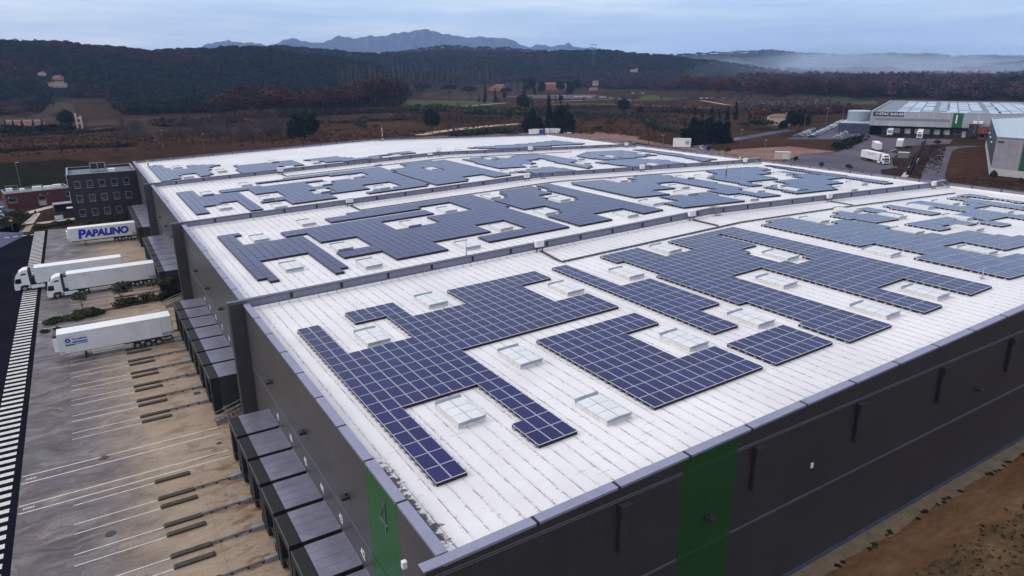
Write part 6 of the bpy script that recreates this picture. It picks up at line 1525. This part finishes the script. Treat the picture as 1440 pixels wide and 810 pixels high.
# ------------------------------------------------------------------ people
def person(p, rot, top, legs, lab, pose='stand', vest=True, sc=1.0):
    """continuous skinned figure, about 1.76 m tall, facing local -y"""
    bm = []; E_ = []; Rr = []
    def n(x, y, z, r, par=None):
        bm.append((x,y,z)); Rr.append(r); i = len(bm)-1
        if par is not None: E_.append((par, i))
        return i
    st = .16 if pose == 'walk' else 0
    pel = n(0,0,.95,.145); sp1 = n(0,-.01,1.15,.135,pel); ch = n(0,-.01,1.34,.155,sp1); nk = n(0,-.02,1.49,.062,ch); hd0 = n(0,-.03,1.58,.085,nk); hd1 = n(0,-.03,1.68,.092,hd0); n(0,-.02,1.74,.06,hd1)
    for s in (-1,1):
        sw = s*st; hip = n(.10*s,0,.86,.10,pel); kn = n(.11*s,-.02-sw*.8,.50,.065,hip); an_ = n(.11*s,.02-sw*1.6,.10,.045,kn); n(.12*s,-.14-sw*1.6,.04,.04,an_)
        shd = n(.19*s,-.01,1.40,.068,ch); 
        if pose == 'work': el = n(.25*s,-.16,1.18,.048,shd); wr = n(.16*s,-.36,1.12,.034,el); fd = (0,-1,-.2)
        else: el = n(.25*s,.03+sw*.5,1.14,.048,shd); wr = n(.27*s,-.06+sw*1.3,.90,.034,el); fd = (0,-.25,-1)
        wp = bm[wr]; pa = n(wp[0]+fd[0]*.08, wp[1]+fd[1]*.08, wp[2]+fd[2]*.08, .036, wr)
        for k, (dx, ln) in enumerate(((-.03,.075),(-.01,.085),(.01,.08),(.03,.065))):
            a = n(bm[pa][0]+dx, bm[pa][1]+fd[1]*.04, bm[pa][2]+fd[2]*.04, .010, pa); n(bm[a][0], bm[a][1]+fd[1]*ln-.015, bm[a][2]+fd[2]*ln, .008, a)
        th = n(wp[0]-s*.035, wp[1]+fd[1]*.05-.02, wp[2]+fd[2]*.05, .011, wr); n(bm[th][0]-s*.015, bm[th][1]+fd[1]*.04-.01, bm[th][2]+fd[2]*.04, .009, th)
    me = bpy.data.meshes.new('body'); me.from_pydata(bm, E_, []); o = bpy.data.objects.new('body', me); COL.objects.link(o)
    md = o.modifiers.new('skin', 'SKIN'); sv = me.skin_vertices[0].data
    for i, r in enumerate(Rr): sv[i].radius = (r, r); sv[i].use_root = (i == 0)
    o.modifiers.new('sub', 'SUBSURF').levels = 1; o.modifiers['sub'].render_levels = 1
    bpy.context.view_layer.update(); m2 = bpy.data.meshes.new_from_object(o.evaluated_get(bpy.context.evaluated_depsgraph_get())); bpy.data.objects.remove(o)
    m2.materials.clear()
    for m_ in (M['skin'], M[legs], M['dark']): m2.materials.append(m_)
    idx = []
    for f in m2.polygons: z = f.center.z; idx.append(2 if z < .13 else 1 if z < .92 and abs(f.center.x) < .23 else 0)
    m2.polygons.foreach_set('material_index', idx); m2.polygons.foreach_set('use_smooth', [True]*len(m2.polygons))
    root = empty('person', tuple(p), (0,0,rot), lab, 'person'); link('body', m2, root)
    # jacket: the upper body surface taken a little outwards
    bmj = bmesh.new(); bmj.from_mesh(m2); hand = lambda c: (pose == 'work' and c.y < -.34) or (pose != 'work' and c.z < .92 and abs(c.x) > .2)
    bmesh.ops.delete(bmj, geom=[f for f in bmj.faces if not (.86 < f.calc_center_median().z < 1.49) or hand(f.calc_center_median()) or (f.calc_center_median().z < .92 and abs(f.calc_center_median().x) > .2)], context='FACES')
    bmj.normal_update()
    for v in bmj.verts: v.co += v.normal*.018
    mj = bpy.data.meshes.new('jacket'); bmj.to_mesh(mj); bmj.free(); mj.materials.clear(); mj.materials.append(M[top]); mj.polygons.foreach_set('material_index', [0]*len(mj.polygons)); mj.polygons.foreach_set('use_smooth', [True]*len(mj.polygons)); link('jacket', mj, root)
    bh = bmesh.new(); bmesh.ops.create_uvsphere(bh, u_segments=14, v_segments=9, radius=.108)
    bmesh.ops.delete(bh, geom=[f for f in bh.faces if f.calc_center_median().z < -.01 and f.calc_center_median().y < .03], context='FACES')
    mh = bpy.data.meshes.new('hair'); bh.to_mesh(mh); bh.free(); mh.materials.append(M['white'] if vest else M['dark']); link('helmet' if vest else 'hair', mh, root, (0,-.02,1.69))
    b = MB(); b.tube((-.03,-.120,1.67),(-.03,-.100,1.67),.012,.012,6); b.tube((.03,-.120,1.67),(.03,-.100,1.67),.012,.012,6); b.box(-.025,.025,-.118,-.104,1.585,1.595); b.hexa([(-.015,-.14,1.62),(.015,-.14,1.62),(.015,-.10,1.62),(-.015,-.10,1.62),(-.008,-.125,1.66),(.008,-.125,1.66),(.008,-.10,1.66),(-.008,-.10,1.66)]); b.build('face', M['skin'], root)
    if sc != 1: root.scale = (sc,)*3
    return root
rp = roofpt(1021, 244.5, 0); person((rp[0], rp[1], roofz(rp[0])), .3, 'hivis', 'navy', 'person in yellow jacket and dark trousers standing upright on the second bay roof', 'stand')
rp = ony(1040, 229, FW[1]+2.2); person((rp[0], FW[1]+2.2, roofz(rp[0])), 1.2, 'hivis', 'navy', 'person in yellow jacket half hidden behind the middle parapet, near the far wall', 'work')
rp = ony(208, 231, 205.0); person((rp[0], 205.0, roofz(rp[0])), -.6, 'hivis', 'navy', 'person in yellow jacket at the far dock corner of the farthest roof bay', 'work')
b = MB(); b.box(-.35,.35,-.2,.2,0,.3); b.box(-.3,.3,-.03,.03,.301,.42); tag(b.build('tool_bag', M['dark'], loc=(rp[0]+1.6,204.5,roofz(rp[0]+1.6)), bevel=.03), 'dark tool bag on the roof beside the far worker', 'bag')
q = gz(51, 304); person(q, .5, 'navy', 'navy', 'person in dark clothes walking on the beige path by the gatehouse', 'walk', False)
# ================================================================== trees one can tell apart
ptree('oak_red', 393,165, 40,42, 'broad russet oak standing alone at the left end of the brown tree row', name='oak_tree')
for k, (px, py, h, w_) in enumerate([(415,163,28,34),(439,162,30,34),(459,161,34,34),(481,160,30,36),(501,158,34,36),(524,157,40,40),(548,155,42,40),(378,160,34,40),(352,158,36,40),(372,152,30,44),(320,156,24,40),(366,166,32,36),(428,161,30,30),(450,160,32,30),(470,159,33,32),(492,158,34,34),(512,157,38,36),(536,156,44,40),(557,153,38,34),(330,164,30,40),(305,166,26,34),(345,162,38,36)]):
    ptree(('oak_brown','oak_red','oak_brown')[k % 3], px,py,h,w_, 'brown leafed oak in the dense tree row across the fields', 'oaks in the row across the fields', 'oak_tree')
ptree('dark_pine', 428,206,44,38, 'large dark round pine close behind the back parapet of the warehouse', name='pine_tree')
ptree('umbrella', 265,165,27,36, 'wide green umbrella pine alone beside the wood on the left', name='umbrella_pine')
for px, py, h, w_, lab in ((594,139.5,21,24,'first of three umbrella pines on the green meadow, leftmost'),(632,140.5,20,19,'middle one of three umbrella pines on the green meadow'),(661,142,19,21,'rightmost of three umbrella pines on the green meadow'),(712,141.5,17,14,'small umbrella pine in front of the pink farmhouse')):
    ptree('umbrella', px,py,h,w_,lab,'umbrella pines in a row' if 'three' in lab else None,'umbrella_pine')
ptree('oak_brown', 567,138,16,12,'small dark round tree between the oak row and the umbrella pines')
for px, py, h, w_, lab in ((682,145,24,4.5,'tallest cypress on the meadow, right of the umbrella pines'),(697,144,18,4,'second cypress on the meadow, left of the farmhouse'),(674,143.5,9,3,'shortest cypress on the meadow edge'),(701,143.5,6,2.5,'dwarf cypress beside the pale path'),(709,138,16,4,'cypress at the farmhouse wall'),
    (1034,169,25,5,'tall single cypress in the field left of the orange tree'),(1023.5,169,18,4,'right one of two short cypresses in the field'),(1020.5,170,17,4,'left one of two short cypresses in the field'),(1054,168,12,4,'small cypress just left of the orange tree')):
    ptree('cypress', px,py,h,w_,lab,name='cypress_tree')
ptree('cypress', 771,181,44,10, 'slim tall cypress in the dark clump behind the site cabins', name='cypress_tree')
for px, py, h, w_, lab in ((787,186,46,24,'broad dark conifer right of the slim cypress, behind the site cabins'),(797,187,36,22,'lower conifer at the right end of the clump behind the site cabins'),(748,183,38,14,'dark pointed conifer left of the slim cypress'),(757,186,28,14,'short conifer between the pointed one and the slim cypress'),(741,186,26,14,'leftmost conifer of the clump behind the site cabins')):
    ptree('conifer', px,py,h,w_,lab,name='conifer_tree')
ptree('dark_pine', 736,158,24,16, 'dark rounded tree left of the clump behind the site cabins', name='pine_tree')
for px, py, h, w_, lab in ((975,203,46,18,'leftmost of the big dark conifers by the curving road'),(985,203,42,18,'second of the big dark conifers by the curving road'),(998,202,44,22,'tallest of the big dark conifers by the curving road'),(1010,201,38,20,'fourth of the big dark conifers by the curving road'),(1021,200,36,16,'rightmost of the big dark conifers, nearest the road'),(962,203,28,16,'lowest dark conifer at the left of the group by the road')):
    ptree('conifer', px,py,h,w_,lab,'big dark conifers by the curving road','conifer_tree')
for px, py, h, w_, lab in ((912,203,36,20,'tallest olive green tree along the track, leftmost'),(921,203,30,16,'second olive green tree along the track'),(933,204,28,20,'middle olive green tree along the track'),(945,204,26,18,'olive green tree just left of the white technical cabin')):
    ptree('olive', px,py,h,w_,lab,'olive green trees along the track','olive_tree')
ptree('shrub', 953,190,12,10,'yellowing bush between olive trees and dark conifers',name='bush',cat='bush')
ptree('dark_pine', 876,160,20,16, 'single small dark tree in the open field at mid distance', name='pine_tree')
ptree('oak_brown', 901,163,14,8,'thin brown tree in the open field, right of the single dark tree')
ptree('dark_pine', 608,187,31,21, 'small dark pine beside the pale track', name='pine_tree'); ptree('bare', 632,188,22,18, 'leafless bushy tree at the edge of the pale track')
ptree('bare', 645,180,40,18, 'tall thin leafless tree behind the pale track')
ptree('oak_orange', 1068,172,18,26, 'orange autumn tree beside the cream house'); 
for px, py, h, w_, lab in ((1060,181,15,20,'dark green bush under the orange autumn tree, left'),(1076,182,13,20,'dark green bush under the orange autumn tree, right'),(1045,180,8,12,'low bush left of the orange tree')):
    ptree('shrub', px,py,h,w_,lab,name='bush',cat='bush')
for px, py, h, w_, lab in ((1112,184,26,16,'dark round pine right of the cream house, leftmost'),(1123,184,24,18,'dark round pine right of the cream house, middle'),(1131,184,22,14,'dark round pine right of the cream house, beside the lamp'),(1100,186,16,10,'small green tree against the cream house')):
    ptree('dark_pine', px,py,h,w_,lab,name='pine_tree')
for px, py, h, w_, lab in ((1404,133,23,24,'left one of two dark round oaks rising out of the brown wood at right'),(1429,133,24,24,'right one of two dark round oaks rising out of the brown wood at right')):
    ptree('dark_pine', px,py,h,w_,lab,name='oak_tree')
for k, (px, py, h, w_) in enumerate([(243,203,26,12),(258,206,30,13),(272,203,28,14),(285,208,34,14),(298,204,32,13),(312,206,34,14),(326,203,30,12),(340,206,30,14),(356,205,26,13),(230,199,20,12)]):
    ptree('bare', px,py,h,w_*1.3, 'thin leafless tree in the brown field behind the back parapet', 'thin leafless trees in the brown field')
for k in range(64):
    px = rng.uniform(170,400); py = 187+rng.uniform(0,1)*(24-(px-170)*.05); hh = rng.uniform(17,31)
    ptree('bare', px, py, hh, hh*rng.uniform(.45,.8), 'thin leafless tree in the brown field behind the back parapet', 'thin leafless trees in the brown field')
for k in range(70):
    px = rng.uniform(400,1015); py = rng.uniform(158,184) if px < 880 else rng.uniform(158,178); hh = rng.uniform(3,8)
    if 585 < px < 740 and py > 172: continue
    ptree('shrub', px, py, hh, hh*rng.uniform(1.1,2.2), 'low dark bush scattered over the brown fields behind the warehouse', 'low dark bushes on the brown fields', 'bush', 'bush')
for cols_, row_, hw_ in (((430,500,575),(176,172,168),2.2),((745,830,905),(163,162,164),3.0),((900,960,1015),(158,158,160),3.5),((780,840,880),(152.5,152,153),3.5)):
    hedge([tuple(G(c_, r_)) for c_, r_ in zip(cols_, row_)], 9, hw_, {430:'straggling brown hedge left of the dark pine in the fields',745:'long low hedge across the field behind the site cabins',900:'brown hedge above the big dark conifers',780:'faint far hedge below the far car park'}[cols_[0]], 'l_bush' if cols_[0] in (745,780) else 'l_brown', 1500, .75, 70+cols_[0])
for k in range(46):
    px = rng.uniform(740,1060); py = rng.uniform(138,158); hh = rng.uniform(8,15)
    if 868 < px < 884: continue
    ptree('bare', px, py, hh, hh*rng.uniform(.6,1.0), 'small leafless tree scattered over the purple fields at mid distance', 'small leafless trees at mid distance')
for k, (px, py) in enumerate([(1056,138),(1072,140),(1090,139),(1104,141),(1120,139),(1137,141),(1152,140),(1168,143),(1180,139),(1196,142),(1212,141),(1228,140),(1010,138),(1030,136),(985,136),(965,134)]):
    hh = rng.uniform(19,29); ptree('oak_brown' if k % 3 else 'oak_red', px, py, hh, hh*rng.uniform(.8,1.05), 'tall reddish brown tree at the front edge of the valley wood', 'reddish trees at the front of the valley wood')
for k in range(58):
    px = 478+k*3.75+rng.uniform(-1.5,1.5); py = 129+rng.uniform(-3,4)
    ptree('poplar', px, py, rng.uniform(26,36), rng.uniform(4,6.5), 'pale leafless poplar in the long belt before the pine wood', 'leafless poplars before the pine wood', 'poplar_tree')
for k, (px, py, h, w_) in enumerate([(737,137,24,10),(745,135,26,10),(752,134,20,9),(728,136,22,9),(762,135,18,10),(800,133,22,12),(811,132,20,12),(788,131,16,12),(720,137,20,8)]):
    ptree(('cypress','dark_pine','cypress','poplar','dark_pine','conifer','dark_pine','dark_pine','poplar')[k], px,py,h,w_*(.5 if k in (0,2) else 1), 'dark tree in the grove in front of the orange manor', 'trees in front of the orange manor')
for px, py, h, w_, lab in ((1275.5,263,9,8,'small tree by the far wall, left of the steel brace'),(1395,256,16,10,'young tree at the foot of the white plinth'),(1118.5,229,9,6,'small shrub on the lot edge, right of the transformer cabin'),(1155,236,8,7,'second small shrub on the lot edge'),(1193,240,9,8,'third small shrub on the lot edge, below the driving truck'),(996,215,10,7,'shrub at the start of the curving road'),(1023,218,11,8,'taller shrub behind the far parapet near the hi-vis workers'),(1434,262,12,7,'young tree at the right edge of view below the plinth'),(1317,205,8,10,'round bush by the neighbour office entrance'),(1367,200,9,9,'round bush at the red brown entrance office'),(1276,212,7,10,'yellow green bush on the lot island')):
    ptree('shrub', px,py,h,w_,lab,name='shrub',cat='shrub')
hedge([tuple(G(1,186.5)), tuple(G(50,188)), tuple(G(103,184))], 6, 5.5, 'long dark clipped hedge in front of the low pink shed', 'l_cyp', 2600, .9, 41)
ptree('dark_pine', 95,181,24,20, 'round dark tree at the right end of the long dark hedge', name='pine_tree')
for k, (px, py) in enumerate(((8,177),(19.5,178),(47,177),(59,176),(32,178))): ptree('cypress', px,py,9,3.2,'short cypress in line in front of the low pink shed','short cypresses by the pink shed','cypress_tree')
for k, (px, py, h, w_) in enumerate(((20,166,22,26),(38,172,18,24),(80,172,18,22),(45,150,16,20))): ptree('bare', px,py,h,w_,'rounded leafless tree in the pale field on the left','rounded leafless trees on the left')
hedge([tuple(G(400,164.5)),tuple(G(470,161)),tuple(G(560,157.5))], 12, 6, 'dark undergrowth along the foot of the brown oak row', 'l_brown', 2600, .9, 60, 'thicket'); hedge([tuple(G(580,157)),tuple(G(600,158)),tuple(G(618,155))], 16, 7, 'dark thicket between the brown fields and the meadow', 'l_bush', 1500, 1.1, 43, 'thicket'); hedge([tuple(G(655,160)),tuple(G(700,160)),tuple(G(735,162))], 16, 7, 'dark thicket behind the pale track', 'l_bush', 1800, 1.1, 44, 'thicket'); hedge([tuple(G(622,153.5)),tuple(G(640,153))], 8, 4, 'small dark hedge below the meadow', 'l_bush', 600, .9, 45)
hedge([tuple(G(640,192)),tuple(G(680,189)),tuple(G(715,186))], 7, 4, 'line of dark bushes on the near side of the pale track', 'l_bush', 1800, .55, 46, 'bush_row'); hedge([tuple(G(225,176)),tuple(G(245,178)),tuple(G(330,172))], 14, 6, 'tangled brown thicket at the edge of the left field', 'l_brown', 1800, 1.0, 47, 'thicket')
hedge([tuple(G(0,192.5)),tuple(G(120,187)),tuple(G(180,183))], 5, 2.5, 'low dark bank of brambles across the left field', 'l_scrub', 1500, .7, 48, 'bramble_bank'); hedge([tuple(G(0,214)),tuple(G(90,209)),tuple(G(185,206))], 6, 2.2, 'dark brambles along the far side of the green lawn', 'l_scrub', 1500, .6, 49, 'bramble_bank')
hedge([tuple(G(1050,154)),tuple(G(1100,153)),tuple(G(1180,152))], 20, 8, 'dark thicket in front of the bare trees, left of the neighbouring warehouse', 'l_twig', 2600, 1.2, 50, 'thicket'); hedge([tuple(G(1090,163)),tuple(G(1140,160)),tuple(G(1190,158))], 20, 7, 'brown thicket behind the parked cars', 'l_brown', 1800, 1.2, 51, 'thicket'); hedge([tuple(G(1180,210)),tuple(G(1200,199)),tuple(G(1214,196))], 6, 3, 'clipped dark hedge at the corner of the grey lot', 'l_cyp', 1300, .5, 52)
# ------------------------------------------------------------------ the woods (one mass)
def woods():
    r = np.random.default_rng(21)
    lim_c = LIM_C
    lim_y = LIM_Y
    protos = {}
    def mk(kind, n, size, seed):
        sh = {'pine': sh_round(7,.5,.34,.62,.5), 'oak': sh_round(8,.5,.42,.55,.5), 'tall': sh_round(9,.42,.46,.55,.45)}[kind]
        V, Fq = leaf_cloud(n, sh, size, seed); return V, Fq
    P_ = {k: [mk(k, 90 if k != 'tall' else 130, .115 if k != 'tall' else .095, s) for s in range(4)] for k in ('pine', 'oak', 'tall')}
    Vs, Fs, Ts = [], [], []; nv = 0
    N = 42000; cols = r.uniform(-230, 1640, N); rad = np.exp(r.uniform(math.log(560), math.log(4300), N))
    for c, q in zip(cols, rad):
        a = az_of_col(c)
        if any(hr-75 < q < hr+14 and -hw-7 < (ha-a)*hr-hw < hw+7 for hr, ha, hw in HOUSES): continue
        x, y = q*math.cos(a), q*math.sin(a); z = float(hterr(x, y))
        # the row at which a flat ground point this far away would show
        pv = np.array([x, y, z-CAM_H]); row = 405+F_PX*float(pv @ _dn)/float(pv @ _fw)
        lim = np.interp(c, lim_c, lim_y)
        if row > lim+(2.2*math.sin(c*.11)+1.8*math.sin(c*.047+1) if c > 690 else 1.2*math.sin(c*.13)): continue
        nz = math.sin(x*.0061+1.3)+math.sin(y*.0053-x*.0021)+.6*math.sin(x*.017+y*.013)
        if c > 690 and row > 105+4*math.sin(c*.02):
            kind = 'tall'; h = r.uniform(8,15) if c < 1040 else r.uniform(9,23)
            base = np.array([(.056,.034,.039),(.047,.033,.041),(.066,.034,.032),(.042,.033,.038)][r.integers(4)])
            if r.random() < .06: base = np.array((.024,.030,.022))
        else:
            low = row > lim-14
            red = nz > 1.25 or (low and 300 < c < 620 and r.random() < .7) or (low and 70 < c < 170 and r.random() < .6) or (low and r.random() < .25) or (c < 40 and low)
            if red: kind = 'oak'; h = r.uniform(7,11); base = np.array([(.050,.025,.018),(.060,.028,.019),(.040,.024,.019)][r.integers(3)])
            else:
                kind = 'pine'; h = r.uniform(6.5,13.5); base = np.array([(.015,.024,.014),(.012,.020,.013),(.020,.028,.014)][r.integers(3)])
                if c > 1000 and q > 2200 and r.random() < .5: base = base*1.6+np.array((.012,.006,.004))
        if z > 6 and q > 1800 and c > 950:
            if math.sin(x*.011)*math.sin(y*.009+1) > .45 and r.random() < .75: continue      # clearings
        g = 1+max(0, q-1200)/2600; w_ = h*r.uniform(.8,1.15)*g**.8; h *= g**.25
        V, Fq = P_[kind][r.integers(4)]; an = r.uniform(0, 6.28); ca, sa = math.cos(an), math.sin(an)
        W = np.c_[(V[:,0]*ca-V[:,1]*sa)*w_+x, (V[:,0]*sa+V[:,1]*ca)*w_+y, V[:,2]*h+z-h*.10]
        Vs.append(W); Fs.append(Fq+nv); nv += len(W)
        Ts.append(np.clip(base*r.uniform(.85,1.15), 0, 1)*r.uniform(.85,1.15,(len(Fq),1)))
    print('wood trees', len(Vs))
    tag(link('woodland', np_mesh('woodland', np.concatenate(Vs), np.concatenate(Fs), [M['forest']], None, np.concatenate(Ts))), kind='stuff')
woods()
# ------------------------------------------------------------------ air: haze box and low mist banks
def volume(name, dens, col, anis=.0):
    m = bpy.data.materials.new(name); m.use_nodes = True; t = NT(m); t.n.remove(t.n['Principled BSDF'])
    v = t.n.new('ShaderNodeVolumePrincipled'); v.inputs['Color'].default_value = (*col, 1); v.inputs['Density'].default_value = dens; v.inputs['Anisotropy'].default_value = anis
    t.l.new(v.outputs[0], t.n['Material Output'].inputs['Volume']); return m
HAZE = True
if HAZE:
    zt = max(CAM_H+60, max(v.co.z for v in bpy.data.objects['mountain_range'].data.vertices)+30)
    b = MB(); b.box(-12500, 12500, -12500, 12500, -2, zt)
    tag(b.build('haze', volume('haze air', .82e-4, (.40,.585,1.0))), kind='stuff')
    def mist_mat(dens):
        m = volume('mist', dens*1.15, (.66,.79,1.0)); t = NT(m); v = [n_ for n_ in t.n if n_.type == 'PRINCIPLED_VOLUME'][0]
        f = t.noise(t.scaled(t.pos(), (.0042, .0042, .016)), 1.0, 3, .6); r_ = t.n.new('ShaderNodeMapRange'); r_.inputs[1].default_value = .36; r_.inputs[2].default_value = .72; r_.inputs[3].default_value = .28; r_.inputs[4].default_value = 2.6
        t.l.new(f, r_.inputs[0]); t.l.new(t.math('MULTIPLY', r_.outputs[0], dens*1.15), v.inputs['Density']); return m
    def mist(c, q, w_, l_, h, dens, z0=0, seed=0):
        a = az_of_col(c); bm = bmesh.new(); bmesh.ops.create_icosphere(bm, subdivisions=4, radius=1); r = np.random.default_rng(seed); ph = r.uniform(0,6.28,6)
        for v in bm.verts:
            k = 1+.22*math.sin(v.co.x*4+ph[0])+.18*math.sin(v.co.y*5+ph[1])+.12*math.sin(v.co.x*9+v.co.y*7+ph[2])
            v.co = Vector((v.co.x*l_*k, v.co.y*w_*k, max(v.co.z, -.15)*h*(k+.15*math.sin(v.co.x*7+ph[3]))))
        me = bpy.data.meshes.new('mist_bank'); bm.to_mesh(me); bm.free(); me.materials.append(mist_mat(dens))
        tag(link('mist_bank', me, None, (q*math.cos(a), q*math.sin(a), z0), (0,0,a)), kind='stuff')
    mist(1330,1800,520,420,52,7e-4,0,1); mist(1180,2050,480,360,60,6.5e-4,0,2); mist(1450,1550,420,330,42,6.5e-4,0,3); mist(1050,2300,460,300,58,6e-4,0,4); mist(1290,2750,620,330,92,4.5e-4,0,5)
    mist(1130,3000,640,300,110,4e-4,0,6); mist(1430,2700,560,320,90,4.2e-4,0,7); mist(1250,3350,900,300,150,2.6e-4,0,8); mist(980,2500,420,300,60,3.6e-4,0,9)
